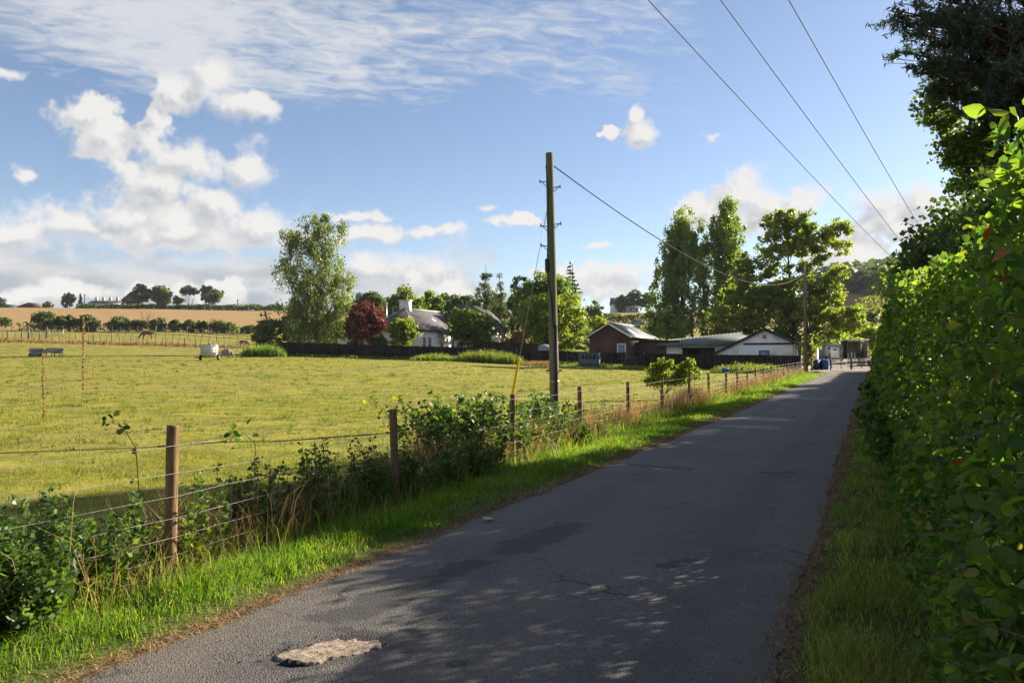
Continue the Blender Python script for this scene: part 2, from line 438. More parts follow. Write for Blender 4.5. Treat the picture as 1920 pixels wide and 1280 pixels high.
M['glass_blue'] = plain_mat('blue glazing', (0.14, 0.24, 0.29), 0.12, 0.12, 1, 0.0, 0.7, 0.0)
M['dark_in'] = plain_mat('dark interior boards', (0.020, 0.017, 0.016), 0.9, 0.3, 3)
M['lamp_red'] = plain_mat('red lens', (0.35, 0.02, 0.015), 0.3, 0.1)
M['pallet'] = wood_mat('pallet timber', (0.06, 0.045, 0.032), (0.17, 0.13, 0.09), 4.0)
M['terracotta_paving'] = plain_mat('pink paving', (0.36, 0.25, 0.20), 0.9, 0.15, 4)
M['tar_lump'] = plain_mat('loose tarmac lump', (0.026, 0.027, 0.031), 0.8, 0.4, 30, bstr=1.0, bdist=0.02)

def brick_like(name, c1, c2, mortar, bw, bh, ms=0.012, rough=0.85, axis='wall'):
    m, t, out = new_mat(name)
    p = obj_co(t)
    sp = t.n('ShaderNodeSeparateXYZ'); t.set(sp.inputs[0], p)
    nrm = t.n('ShaderNodeTexCoord').outputs['Normal']
    sn = t.n('ShaderNodeSeparateXYZ'); t.set(sn.inputs[0], nrm)
    side = t.math('GREATER_THAN', t.math('ABSOLUTE', sn.outputs[0]), 0.6)
    u = t.math('ADD', t.math('MULTIPLY', sp.outputs[0], t.math('SUBTRACT', 1.0, side)), t.math('MULTIPLY', sp.outputs[1], side))
    b = t.n('ShaderNodeTexBrick')
    t.set(b.inputs['Vector'], t.comb(u, sp.outputs[2], 0.0))
    b.inputs['Scale'].default_value = 1.0; b.inputs['Mortar Size'].default_value = ms
    b.inputs['Brick Width'].default_value = bw; b.inputs['Row Height'].default_value = bh
    b.inputs['Color1'].default_value = (*c1, 1); b.inputs['Color2'].default_value = (*c2, 1); b.inputs['Mortar'].default_value = (*mortar, 1)
    st = t.noise(pos(t), 0.8, 5.0)
    c = t.mix(t.ramp(st, 0.4, 0.75), b.outputs[0], t.mix(0.6, b.outputs[0], (0.03, 0.022, 0.02)))
    principled(t, out, c, rough, b.outputs['Fac'], -0.4, 0.01, 0, 0.2)
    return m
M['brick'] = brick_like('dark red brick', (0.135, 0.050, 0.036), (0.082, 0.030, 0.024), (0.11, 0.085, 0.075), 0.225, 0.075)
M['slate'] = brick_like('roof slates', (0.150, 0.140, 0.145), (0.110, 0.104, 0.112), (0.055, 0.052, 0.056), 0.45, 0.20, 0.012, 0.62)
M['slate_dark'] = M['slate']

def pole_mat():
    m, t, out = new_mat('creosoted pole with green algae')
    p = pos(t); sp = t.n('ShaderNodeSeparateXYZ'); t.set(sp.inputs[0], p)
    g = t.noise(t.vmath('MULTIPLY', p, (1, 1, 0.05)), 30, 6.0, 0.6, 0.8)
    alg = t.ramp(t.math('ADD', sp.outputs[2], t.math('MULTIPLY', t.noise(p, 1.5, 3.0), 2.0)), 2.6, 5.0)
    c = t.mix(g, (0.10, 0.085, 0.062), (0.22, 0.195, 0.15))
    c = t.mix(t.math('MULTIPLY', alg, 0.75), c, (0.105, 0.125, 0.055))
    principled(t, out, c, 0.85, g, 0.5, 0.008, 0, 0.15)
    return m
M['pole'] = pole_mat()

def corrugated_mat(name, col):
    m, t, out = new_mat(name)
    n = t.noise(pos(t), 0.9, 5.0); f = t.noise(pos(t), 9, 3.0)
    c = t.mix(t.ramp(n, 0.35, 0.7), tuple(x * 0.8 for x in col), tuple(x * 1.15 for x in col))
    c = t.mix(t.ramp(t.noise(t.vmath('MULTIPLY', pos(t), (1, 1, 0.2)), 3.0, 5.0), 0.6, 0.78), c, (0.16, 0.12, 0.085))
    principled(t, out, c, 0.5, f, 0.1, 0.005, 0.15, 0.4)
    return m
M['roof_green'] = corrugated_mat('green grey metal roof', (0.125, 0.150, 0.150))
M['roof_grey'] = corrugated_mat('grey roof sheet', (0.20, 0.20, 0.205))
M['sheet_grey'] = corrugated_mat('grey wall sheet', (0.27, 0.275, 0.28))

# ------------------------------------------------------------------ road frame and terrain
RA = math.atan(0.452)
RD = np.array([math.sin(RA), math.cos(RA)]); RN = np.array([math.cos(RA), -math.sin(RA)])
RC = np.array([-2.264, 0.0])          # a point of the centre line beside the camera
HALF = 1.57
def R2(s, t):                          # road frame -> world xy
    s = np.asarray(s, float); t = np.asarray(t, float)
    return np.stack([RC[0] + s * RD[0] + t * RN[0], RC[1] + s * RD[1] + t * RN[1]], -1)
def ST(x, y):                          # world -> road frame
    dx = x - RC[0]; dy = y - RC[1]
    return dx * RD[0] + dy * RD[1], dx * RN[0] + dy * RN[1]

def vnoise(x, y, seed=0):
    """cheap smooth value noise, numpy"""
    xi = np.floor(x).astype(np.int64); yi = np.floor(y).astype(np.int64)
    fx = x - xi; fy = y - yi
    fx = fx * fx * (3 - 2 * fx); fy = fy * fy * (3 - 2 * fy)
    def h(a, b):
        n = (a * 374761393 + b * 668265263 + seed * 1442695041) & 0x7fffffff
        n = (n ^ (n >> 13)) * 1274126177 & 0x7fffffff
        return ((n ^ (n >> 16)) & 0xffff) / 65535.0
    return (h(xi, yi) * (1 - fx) + h(xi + 1, yi) * fx) * (1 - fy) + (h(xi, yi + 1) * (1 - fx) + h(xi + 1, yi + 1) * fx) * fy

TP = np.array([-900, 0, 250, 500, 800, 1000, 1250, 1450, 1600, 1750, 2600], float)
TU = (TP - 960) / F
TROWS = [
    (0,   [0, 0, 0, 0, 0, 0, 0, 0, 0, 0, 0]),
    (30,  [0.05, .05, .05, .05, .03, 0, 0, 0, 0, 0, 0]),
    (60,  [0.6, .75, .85, .85, .6, .4, .15, .05, .05, .1, .3]),
    (75,  [1.1, 1.3, 1.4, 1.4, 1.0, .6, .25, .1, .10, .15, .6]),
    (90,  [1.9, 1.75, 1.65, 1.55, 1.15, .75, .3, .2, .25, .4, 1.2]),
    (101, [2.2, 2.0, 1.9, 1.65, 1.3, 1.0, .6, .6, .9, 1.1, 1.9]),
    (115, [4.3, 4.0, 3.5, 2.9, 2.2, 1.6, 1.1, 1.2, 1.5, 1.8, 3]),
    (160, [7.5, 7.1, 6.7, 6.0, 5.2, 4.6, 3.6, 3.4, 3.6, 4.5, 7]),
    (250, [15, 14.4, 14.2, 13.7, 12.5, 12.0, 11.5, 11, 12, 14, 22]),
    (330, [22.2, 21.8, 21.4, 20.4, 19.5, 19.5, 19.8, 21, 23, 26, 38]),
    (420, [22, 22, 21.5, 20.5, 19, 20, 23, 29, 34.5, 40, 60]),
    (560, [20, 20, 20, 19, 18, 20, 27, 41, 53, 63, 90]),
    (720, [15, 15, 15, 15, 15, 18, 30, 54, 70, 87, 130]),
    (900, [8, 8, 8, 8, 8, 12, 28, 56, 76, 96, 150]),
    (1500, [0, 0, 0, 0, 0, 4, 15, 30, 45, 60, 90]),
    (4000, [0] * 11),
]
TY = np.array([r[0] for r in TROWS], float); TZ = np.array([r[1] for r in TROWS], float)
def base_h(x, y):
    x = np.asarray(x, float); y = np.asarray(y, float)
    u = x / np.maximum(y, 25.0)
    yy = np.clip(y, 0, 3999)
    i = np.clip(np.searchsorted(TY, yy, 'right') - 1, 0, len(TY) - 2)
    f = (yy - TY[i]) / (TY[i + 1] - TY[i])
    uc = np.clip(u, TU[0], TU[-1] - 1e-6)
    j = np.clip(np.searchsorted(TU, uc, 'right') - 1, 0, len(TU) - 2)
    g = (uc - TU[j]) / (TU[j + 1] - TU[j]); g = g * g * (3 - 2 * g)
    a = TZ[i, j] * (1 - g) + TZ[i, j + 1] * g
    b = TZ[i + 1, j] * (1 - g) + TZ[i + 1, j + 1] * g
    return a * (1 - f) + b * f
def sstep(v, a, b):
    k = np.clip((v - a) / (b - a), 0, 1); return k * k * (3 - 2 * k)
def ground_h(x, y):
    x = np.asarray(x, float); y = np.asarray(y, float)
    s, t = ST(x, y)
    z = base_h(x, y)
    off = sstep(np.abs(t + 0.0), 2.8, 6.0)
    z = z + off * (0.10 * (vnoise(x * 0.22, y * 0.22, 3) - 0.5) + 0.05 * (vnoise(x * 0.9, y * 0.9, 4) - 0.5))
    z = z + sstep(y, 260, 420) * 3.0 * (vnoise(x * 0.02, y * 0.02, 5) - 0.5)
    return z
def G(x, y): return float(ground_h(np.array([x]), np.array([y]))[0])
def on_ground(px, Y):
    x = (px - 960) / F * Y
    return np.array([x, Y, G(x, Y)])
# ground height of the verges: shallow banks either side of the road
def verge_h(s, t):
    xy = R2(s, t)
    z = base_h(xy[..., 0], xy[..., 1])
    a = np.abs(t) - HALF
    z = z + 0.045 * sstep(a, -0.05, 0.35) - 0.10 * sstep(a, .5, 1.3) * (t < 0) + 0.05 * (vnoise(s * 2.2, t * 2.2, 8) - 0.5) * sstep(a, 0.0, 0.3) + 0.02 * (vnoise(s * 8, t * 8, 9) - 0.5) * sstep(a, -0.02, 0.1)
    return z
VL, VR = -3.6, 5.0                     # outer limits of the verge sheets

def build_terrain():
    def axis(lo, hi, n, k):
        u = np.linspace(-1, 1, n)
        v = np.sinh(u * k) / math.sinh(k)
        return np.where(v < 0, -v * lo, v * hi)
    xs = axis(-2200, 2200, 330, 6.2)
    ys = np.concatenate([np.linspace(-60, -3, 20)[:-1], np.linspace(-3, 40, 110)[:-1], np.linspace(40, 130, 100)[:-1], np.linspace(130, 450, 110)[:-1], np.linspace(450, 1000, 70)[:-1], np.linspace(1000, 4000, 30)])
    X, Y = np.meshgrid(xs, ys)
    s, t = ST(X, Y)
    Z = ground_h(X, Y)
    dip = sstep(t, VL - 0.1, VL + 0.45) * (1 - sstep(t, VR - 0.45, VR + 0.1)) * (1 - sstep(s, 92, 96)) * sstep(s, -14, -12)
    Z = Z - 0.25 * dip
    nx, ny = len(xs), len(ys)
    i = np.arange(ny - 1)[:, None] * nx; j = np.arange(nx - 1)[None]
    q = np.stack([i + j, i + j + 1, i + nx + j + 1, i + nx + j], -1).reshape(-1, 4)
    v = np.stack([X, Y, Z], -1).reshape(-1, 3)
    u = (X / np.maximum(Y, 20)).ravel(); pxx = u * F + 960; yy = Y.ravel(); xx = X.ravel()
    edge = (vnoise(xx * 0.05, yy * 0.05, 11) - 0.5)
    low = np.interp(pxx, [0, 440, 520, 900, 1090, 1230, 1500, 1560, 1600, 1720], [158, 163, 176, 230, 262, 258, 300, 420, 400, 420])
    high = np.interp(pxx, [0, 440, 520, 900, 1090, 1230, 1500, 1560, 1600, 1700, 1720], [338, 338, 338, 338, 326, 326, 335, 515, 510, 395, 380])
    stub = sstep(yy, low, low + 3) * (1 - sstep(yy, high, high + 6)) * (pxx < 1640)
    hill = sstep(yy, np.maximum(high, 335), np.maximum(high, 335) + 15)
    pyg = 668 - (Z.ravel() - EYE) / np.maximum(yy, 20) * F
    rgt = sstep(pxx, 1535, 1545) * sstep(yy, 230, 240) * (1 - sstep(pyg, 602, 606)) * sstep(pyg, 548, 553)
    stub = np.maximum(stub * (pxx < 1540), rgt * (pxx < 1632))
    hill = np.where(pxx > 1540, (1 - sstep(pyg, 548, 553)) * (yy > 250), hill)
    yard = sstep(yy, 83, 86) * (1 - sstep(yy, 116, 120)) * sstep(pxx, 1250, 1290) * (1 - sstep(pxx, 1690, 1740))
    me = np_mesh('ground', v, [q], True, {'stubble': stub, 'hill': hill, 'yard': yard})
    m, tn, out = new_mat('pasture, stubble and hill')
    p = pos(tn)
    at = lambda k: tn.n('ShaderNodeAttribute', attribute_name=k).outputs['Fac']
    n_big = tn.noise(p, 0.07, 5.0, 0.6); n_mid = tn.noise(p, 0.8, 6.0, 0.65); n_f = tn.noise(p, 9.0, 5.0, 0.7)
    f = tn.math('ADD', tn.math('MULTIPLY', n_mid, 0.6), tn.math('MULTIPLY', n_f, 0.4))
    past = tn.mix(tn.ramp(f, 0.38, 0.60), (0.110, 0.122, 0.024), (0.265, 0.245, 0.044))
    past = tn.mix(tn.ramp(n_big, 0.42, 0.66), past, tn.mix(0.55, past, (0.25, 0.195, 0.062)))
    n_s = tn.noise(p, 1.7, 5.0, 0.7)
    past = tn.mix(tn.ramp(n_s, 0.58, 0.70), past, (0.225, 0.170, 0.085))
    pst = tn.vmath('MULTIPLY', p, (0.35, 1.0, 1.0))
    st_n = tn.noise(pst, 0.4, 6.0, 0.65)
    stb = tn.mix(tn.ramp(st_n, 0.32, 0.7), (0.235, 0.150, 0.065), (0.335, 0.225, 0.100))
    hl = tn.mix(tn.ramp(tn.noise(p, 0.02, 5.0), 0.4, 0.65), (0.085, 0.11, 0.04), (0.20, 0.16, 0.075))
    yd = tn.mix(tn.ramp(n_mid, 0.3, 0.7), (0.24, 0.215, 0.19), (0.36, 0.33, 0.30))
    c = tn.mix(at('stubble'), past, stb)
    c = tn.mix(at('hill'), c, hl)
    c = tn.mix(at('yard'), c, yd)
    principled(tn, out, c, 0.95, f, 0.6, 0.05, 0, 0.1)
    tag(ob('ground', me, m), kind='structure')

    # road sheet
    ss = np.concatenate([np.arange(-12, 14, 0.08), np.arange(14, 40, 0.25), np.arange(40, 93.2, 0.6)])
    tt = np.concatenate([[-1.0], np.linspace(-0.985, 0.985, 41), [1.0]])
    S, T = np.meshgrid(ss, tt, indexing='ij')
    wob = lambda sd: 0.10 * (vnoise(S * 0.7, S * 0 + 1, sd) - 0.5) + 0.07 * (vnoise(S * 3.1, S * 0 + 2, sd) - 0.5) + 0.05 * (vnoise(S * 9, S * 0 + 3, sd) - 0.5)
    flare = 1.6 * sstep(S, 74, 90)
    TT = np.where(T < 0, T * (HALF + wob(21) + flare), T * (HALF + wob(22)))
    xy = R2(S, TT)
    Z = base_h(xy[..., 0], xy[..., 1]) + 0.012 - 0.02 * T ** 2 + 0.012 * (vnoise(S * 0.8, TT * 0.8, 12) - 0.5) + 0.004 * (vnoise(S * 7, TT * 7, 13) - 0.5)
    # shallow pot-hole where the pale patch is
    hx, hy = 4.42 * (620 - 960) / F, 4.42
    c_, s_ = math.cos(0.36), math.sin(0.36)
    dx, dy = xy[..., 0] - hx, xy[..., 1] - hy
    a = (dx * c_ + dy * s_) / 0.31; b_ = (-dx * s_ + dy * c_) / 0.17
    rr = np.sqrt(a * a + b_ * b_) + 0.5 * (vnoise(xy[..., 0] * 9, xy[..., 1] * 9, 31) - 0.5)
    Z = Z - 0.02 * (1 - sstep(rr, 0.75, 1.1)) + 0.012 * np.exp(-((rr - 1.35) / 0.3) ** 2)
    v = np.concatenate([xy, Z[..., None]], -1).reshape(-1, 3)
    n2 = len(tt); i = np.arange(len(ss) - 1)[:, None] * n2; j = np.arange(n2 - 1)[None]
    q = np.stack([i + j, i + j + 1, i + n2 + j + 1, i + n2 + j], -1).reshape(-1, 4)
    m, tn, out = new_mat('worn asphalt')
    p = pos(tn)
    vor = tn.n('ShaderNodeTexVoronoi', ins={'Vector': p, 'Scale': 110.0}); cell = vor.outputs['Color']
    spk = tn.n('ShaderNodeSeparateColor'); tn.set(spk.inputs[0], cell)
    big = tn.noise(p, 0.45, 5.0, 0.6); mid = tn.noise(p, 3.0, 6.0, 0.65)
    fine = tn.noise(p, 60.0, 3.0, 0.7)
    base = tn.mix(tn.ramp(tn.math('ADD', tn.math('MULTIPLY', big, 0.6), tn.math('MULTIPLY', mid, 0.4)), 0.35, 0.65), (0.084, 0.078, 0.073), (0.136, 0.124, 0.113))
    base = tn.mix(tn.math('MULTIPLY', tn.ramp(spk.outputs[0], 0.45, 1.0), 0.7), base, (0.185, 0.172, 0.160))
    base = tn.mix(tn.math('MULTIPLY', tn.ramp(spk.outputs[1], 0.55, 1.0), 0.7), base, (0.022, 0.022, 0.024))
    base = tn.mix(tn.math('MULTIPLY', tn.ramp(tn.noise(p, 0.9, 4.0, 0.6), 0.50, 0.72), 0.35), base, (0.13, 0.105, 0.085))
    tw = tn.math('ADD', tn.vmath('DOT_PRODUCT', tn.vmath('SUBTRACT', p, (float(RC[0]), float(RC[1]), 0)), (float(RN[0]), float(RN[1]), 0), out=1), tn.math('MULTIPLY', tn.math('SUBTRACT', big, 0.5), 0.9))
    mid_band = tn.math('MULTIPLY', tn.ramp(tn.math('ABSOLUTE', tw), 0.55, 0.15), 0.30)
    base = tn.mix(mid_band, base, (0.125, 0.098, 0.075))
    trk = tn.math('MULTIPLY', tn.ramp(tn.math('ABSOLUTE', tn.math('SUBTRACT', tn.math('ABSOLUTE', tw), 0.85)), 0.35, 0.08), 0.28)
    base = tn.mix(trk, base, (0.050, 0.049, 0.050))
    edg = tn.math('MULTIPLY', tn.ramp(tn.math('ABSOLUTE', tw), 1.22, 1.55), 0.40)
    base = tn.mix(edg, base, (0.13, 0.105, 0.08))
    cwv = tn.vmath('ADD', p, tn.vmath('MULTIPLY', tn.vmath('SUBTRACT', tn.noise(p, 5.0, 5.0, 0.65, out=1), (0.5, 0.5, 0.5)), (0.30, 0.30, 0)))
    crk = tn.n('ShaderNodeTexVoronoi', feature='DISTANCE_TO_EDGE', ins={'Vector': tn.vmath('MULTIPLY', cwv, (1, 1, 0)), 'Scale': 0.9}).outputs[0]
    crm = tn.math('MULTIPLY', tn.ramp(crk, 0.016, 0.004), tn.ramp(tn.noise(p, 0.5, 3.0), 0.50, 0.60))
    base = tn.mix(tn.math('MULTIPLY', crm, 0.8), base, (0.016, 0.016, 0.017))
    # dark tar repairs and cracks along the left wheel track
    wv = tn.vmath('ADD', p, tn.vmath('MULTIPLY', tn.vmath('SUBTRACT', tn.noise(p, 3.5, 5.0, 0.65, out=1), (0.5, 0.5, 0.5)), (0.42, 0.42, 0)))
    def seg(x0, y0, x1, y1, r):
        A = np.array([x0, y0]); B = np.array([x1, y1]); L = np.linalg.norm(B - A); d_ = (B - A) / L
        rel = tn.vmath('SUBTRACT', wv, (x0, y0, 0))
        al = tn.vmath('DOT_PRODUCT', rel, (d_[0], d_[1], 0), out=1)
        al = tn.math('MINIMUM', tn.math('MAXIMUM', al, 0.0), float(L))
        pr = tn.comb(tn.math('MULTIPLY', al, float(d_[0])), tn.math('MULTIPLY', al, float(d_[1])), 0.0)
        dd = tn.vmath('LENGTH', tn.vmath('MULTIPLY', tn.vmath('SUBTRACT', rel, pr), (1, 1, 0)), out=1)
        return tn.math('SUBTRACT', 1.0, tn.math('DIVIDE', dd, r))
    def gp(px, py):
        Y_ = F * EYE / (py - 668.0); return ((px - 960) / F * Y_, Y_)
    mark = None
    for a_, b2, r in (((640, 1150), (760, 1110), .22), ((740, 1112), (905, 1050), .16), ((950, 1035), (1075, 985), .24), ((700, 1190), (640, 1180), .14), ((1180, 870), (1290, 880), .16), ((1440, 888), (1480, 886), .14), ((1240, 1060), (1290, 1050), .10), ((850, 1245), (870, 1240), .05), ((540, 1240), (740, 1200), .24)):
        sgm = seg(*gp(*a_), *gp(*b2), r)
        mark = sgm if mark is None else tn.math('MAXIMUM', mark, sgm)
    mk = tn.math('MULTIPLY', tn.ramp(tn.math('ADD', mark, tn.math('MULTIPLY', tn.math('SUBTRACT', mid, 0.5), 2.2)), 0.05, 0.5), 0.7)
    base = tn.mix(mk, base, (0.026, 0.026, 0.029))
    # paler patches further along
    pale = None
    for a_, b2, r in (((1380, 799), (1430, 801), .5), ((1420, 785), (1460, 787), .5), ((1470, 745), (1540, 748), .6)):
        sgm = seg(*gp(*a_), *gp(*b2), r)
        pale = sgm if pale is None else tn.math('MAXIMUM', pale, sgm)
    base = tn.mix(tn.math('MULTIPLY', tn.ramp(tn.math('ADD', pale, tn.math('MULTIPLY', tn.math('SUBTRACT', mid, 0.5), 2.5)), 0.1, 0.5), 0.7), base, (0.24, 0.225, 0.205))
    hgt = tn.math('ADD', tn.math('MULTIPLY', fine, 0.5), tn.math('ADD', vor.outputs['Distance'], tn.math('MULTIPLY', tn.math('MAXIMUM', mk, crm), -0.6)))
    principled(tn, out, base, 0.78, hgt, 0.9, 0.006, 0, 0.35)
    tag(ob('road', np_mesh('road', v, [q], True), m), kind='structure')

    # verges
    m, tn, out = new_mat('verge soil and moss')
    p = pos(tn); a = tn.n('ShaderNodeAttribute', attribute_name='edge').outputs['Fac']
    n1 = tn.noise(p, 4.0, 6.0, 0.65); n2_ = tn.noise(p, 30.0, 4.0, 0.7)
    c = tn.mix(tn.ramp(n1, 0.35, 0.65), (0.055, 0.075, 0.018), (0.10, 0.115, 0.03))
    d = tn.mix(tn.ramp(n2_, 0.35, 0.65), (0.06, 0.042, 0.026), (0.19, 0.145, 0.09))
    c = tn.mix(tn.ramp(tn.math('ADD', a, tn.math('MULTIPLY', tn.math('SUBTRACT', n1, 0.5), 0.8)), 0.35, 0.65), c, d)
    principled(tn, out, c, 0.95, n2_, 0.9, 0.03, 0, 0.1)
    for nm, t0, t1 in (('left_verge', -HALF + 0.12, VL), ('right_verge', HALF - 0.12, VR)):
        ss = np.concatenate([np.arange(-12, 20, 0.15), np.arange(20, 93.2, 0.5)])
        tt = np.linspace(t0, t1, 26)
        S, T = np.meshgrid(ss, tt, indexing='ij')
        if t0 < 0: T = T - (1.6 * sstep(S, 74, 90)) * (1 - (T - t0) / (t1 - t0))
        xy = R2(S, T); Z = verge_h(S, T) - 0.02
        Z = Z + (ground_h(xy[..., 0], xy[..., 1]) - Z + 0.004) * sstep(np.abs(T - t1), 0.5, 0.0)
        v = np.concatenate([xy, Z[..., None]], -1).reshape(-1, 3)
        n2 = len(tt); i = np.arange(len(ss) - 1)[:, None] * n2; j = np.arange(n2 - 1)[None]
        q = np.stack([i + j, i + j + 1, i + n2 + j + 1, i + n2 + j], -1).reshape(-1, 4)
        if t0 > 0: pass
        else: q = q[:, ::-1]
        ed = 1 - sstep(np.abs(T) - HALF, 0.04, 0.20)
        tag(ob(nm, np_mesh(nm, v, [q], True, {'edge': ed.ravel()}), m), kind='structure')
build_terrain()

# ------------------------------------------------------------------ foliage tools
def rand_unit(n):
    v = rng.normal(size=(n, 3)); return norm(v)

def leaf_cards(P, S, out_dir=None, ob_=0.8, droop=0.0, aspect=0.42, nb=None, fold=False, tipbias=None):
    """one pointed leaf (two triangles; folded along the rib when fold) at each P"""
    n = len(P)
    a = rand_unit(n)
    if tipbias is not None: a = a + tipbias
    a[:, 2] -= droop
    a = norm(a)
    nr = rand_unit(n)
    if out_dir is not None: nr = nr + out_dir * ob_
    if nb is not None: nr = nr + nb
    b = norm(np.cross(nr, a)); c = np.cross(a, b)
    S = np.broadcast_to(S, (n,))[:, None]
    base = P - a * S * 0.5
    if not fold:
        v = np.stack([base, base + a * S * 0.45 + b * S * aspect, base + a * S, base + a * S * 0.45 - b * S * aspect], 1).reshape(-1, 3)
        f = np.arange(4 * n).reshape(n, 4)
        return v, f
    v = np.stack([base, base + a * S * .30 + b * S * aspect * .86 + c * S * .09, base + a * S * .68 + b * S * aspect * .78 + c * S * .10, base + a * S + c * S * -.05,
                  base + a * S * .68 - b * S * aspect * .78 + c * S * .10, base + a * S * .30 - b * S * aspect * .86 + c * S * .09,
                  base + a * S * .5 + c * S * -0.01], 1).reshape(-1, 3)
    k = np.arange(n)[:, None] * 7
    f = np.concatenate([k + np.array([[0, 1, 6]]), k + np.array([[1, 2, 6]]), k + np.array([[2, 3, 6]]), k + np.array([[3, 4, 6]]), k + np.array([[4, 5, 6]]), k + np.array([[5, 0, 6]])], 1).reshape(-1, 3)
    return v, f

def foliage(name, P, S, mat, parent, out_dir=None, ob_=0.8, droop=0.0, aspect=0.42, val=None, nb=None, fold=False, tipbias=None, kind=None):
    v, f = leaf_cards(P, S, out_dir, ob_, droop, aspect, nb, fold, tipbias)
    if val is None: val = rng.random(len(P))
    rep = len(f) // len(P)
    o = ob(name, np_mesh(name, v, [f], False, {'v': np.repeat(val, rep)}), mat, parent)
    if kind: o['kind'] = kind
    return o

def limb_path(a, b, sag=0.0, n=5, wob=0.05):
    a = np.asarray(a, float); b = np.asarray(b, float); k = np.linspace(0, 1, n)[:, None]
    L = np.linalg.norm(b - a)
    p = a + (b - a) * k
    p[:, 2] += sag * L * np.sin(k[:, 0] * math.pi)
    p[1:-1] += rng.normal(size=(n - 2, 3)) * wob * L
    return p

def tree(name, label, cat, base, blobs, leaf, per=40, n_clump=150, clump=0.8, mat='leaf_green', bark='bark', trunk_r=0.25, top=None, fork=0.35,
         droop=0.0, aspect=0.42, ob_=0.7, limbs=40, flat=0.75, shell=2.4, lean=(0, 0), group=None, hang=0.0, stems=1, limb_r=0.22, cone=None):
    """base: foot of the trunk; blobs: ellipsoids (x, y, z, rx, ry, rz) in world metres that the crown fills"""
    base = np.asarray(base, float)
    root = thing(name, label, cat, base, group=group)
    B = np.array(blobs, float)
    vol = B[:, 3] * B[:, 4] * B[:, 5]; w = vol ** 0.75; w /= w.sum()
    k = rng.choice(len(B), n_clump, p=w)
    d = rand_unit(n_clump); r = rng.random(n_clump) ** (1 / shell)
    C = B[k, :3] + d * r[:, None] * B[k, 3:6]
    C = C[C[:, 2] > base[2] + 0.15]
    cr = clump * (0.6 + 0.8 * rng.random(len(C)))
    # leaves round each clump
    m = per
    dl = rand_unit(len(C) * m).reshape(len(C), m, 3); rl = rng.random((len(C), m, 1)) ** 0.6
    off = dl * rl * cr[:, None, None] * np.array([1, 1, flat])
    if hang: off[:, :, 2] -= hang * rng.random((len(C), m)) ** 1.5 * cr[:, None] * 2.2
    P = (C[:, None] + off).reshape(-1, 3)
    ctr = (B[:, :3] * w[:, None]).sum(0)
    outw = norm(norm(dl.reshape(-1, 3)) * 0.7 + norm(P - ctr) * 0.5 + np.array([0, 0, .25]))
    cv = np.repeat(rng.random(len(C)), m)
    val = np.clip(0.55 * rng.random(len(P)) + 0.45 * cv, 0, 1)
    keep = P[:, 2] > base[2] + 0.05
    P, outw, val = P[keep], outw[keep], val[keep]
    S = leaf * (0.65 + 0.7 * rng.random(len(P)))
    foliage('crown', P - base, S, M[mat], root, outw, ob_, droop, aspect, val)
    # trunk and limbs
    tz = top if top is not None else B[:, 2].max()
    axis_top = np.array([ctr[0] + lean[0], ctr[1] + lean[1], tz])
    tb, lb = MB(), MB()
    H = tz - base[2]
    for s in range(stems):
        jit = np.array([rng.normal() * .25, rng.normal() * .25, 0]) * (stems > 1)
        tp = axis_top + (np.array([rng.normal() * .12 * H, rng.normal() * .12 * H, -0.1 * H * rng.random()]) if stems > 1 else 0)
        pts = limb_path(base + jit - [0, 0, .1], tp, 0, 8, 0.012)
        rad = trunk_r / math.sqrt(stems) * (1 - np.linspace(0, 1, 8) ** 1.1 * 0.9); rad[0] *= 1.25
        tb.tube(pts - base, rad, 8)
        if s == 0: axis_pts = pts
    pick = rng.permutation(len(C))[:limbs]
    for i in pick:
        c = C[i]
        hd = math.hypot(c[0] - base[0], c[1] - base[1])
        z = np.clip(c[2] - 0.75 * hd - 0.05 * H, base[2] + fork * H * (0.35 + 0.65 * rng.random()), tz - 0.05 * H)
        z = min(z, c[2])
        ax = np.array([np.interp(z, axis_pts[:, 2], axis_pts[:, q]) for q in range(3)])
        L = np.linalg.norm(c - ax)
        f = np.clip((z - base[2]) / H, 0, 1)
        r0 = max(0.012 * trunk_r / 0.2, limb_r * trunk_r * (1.2 - f) * min(1.0, 0.35 + L / (0.5 * H)))
        lb.tube(limb_path(ax, c, 0.06 if hang == 0 else 0.12, 6, 0.035) - base, np.linspace(r0, r0 * 0.18, 6), 5, False)
    tb.build('trunk', M[bark], root, True)
    if lb.n: tag(lb.build('limbs', M[bark], root, True), kind='stuff')
    return root

def pxb(Y, *bl, depth=1.0):
    """ellipsoids given by the pixel they fill at distance Y -> metres"""
    out = []
    for (px, py, rx, ry) in bl:
        c = W(px, py, Y); k = Y / F
        out.append((c[0], Y + rng.normal() * 0.15 * rx * k, c[2], rx * k, rx * k * depth, ry * k))
    return out

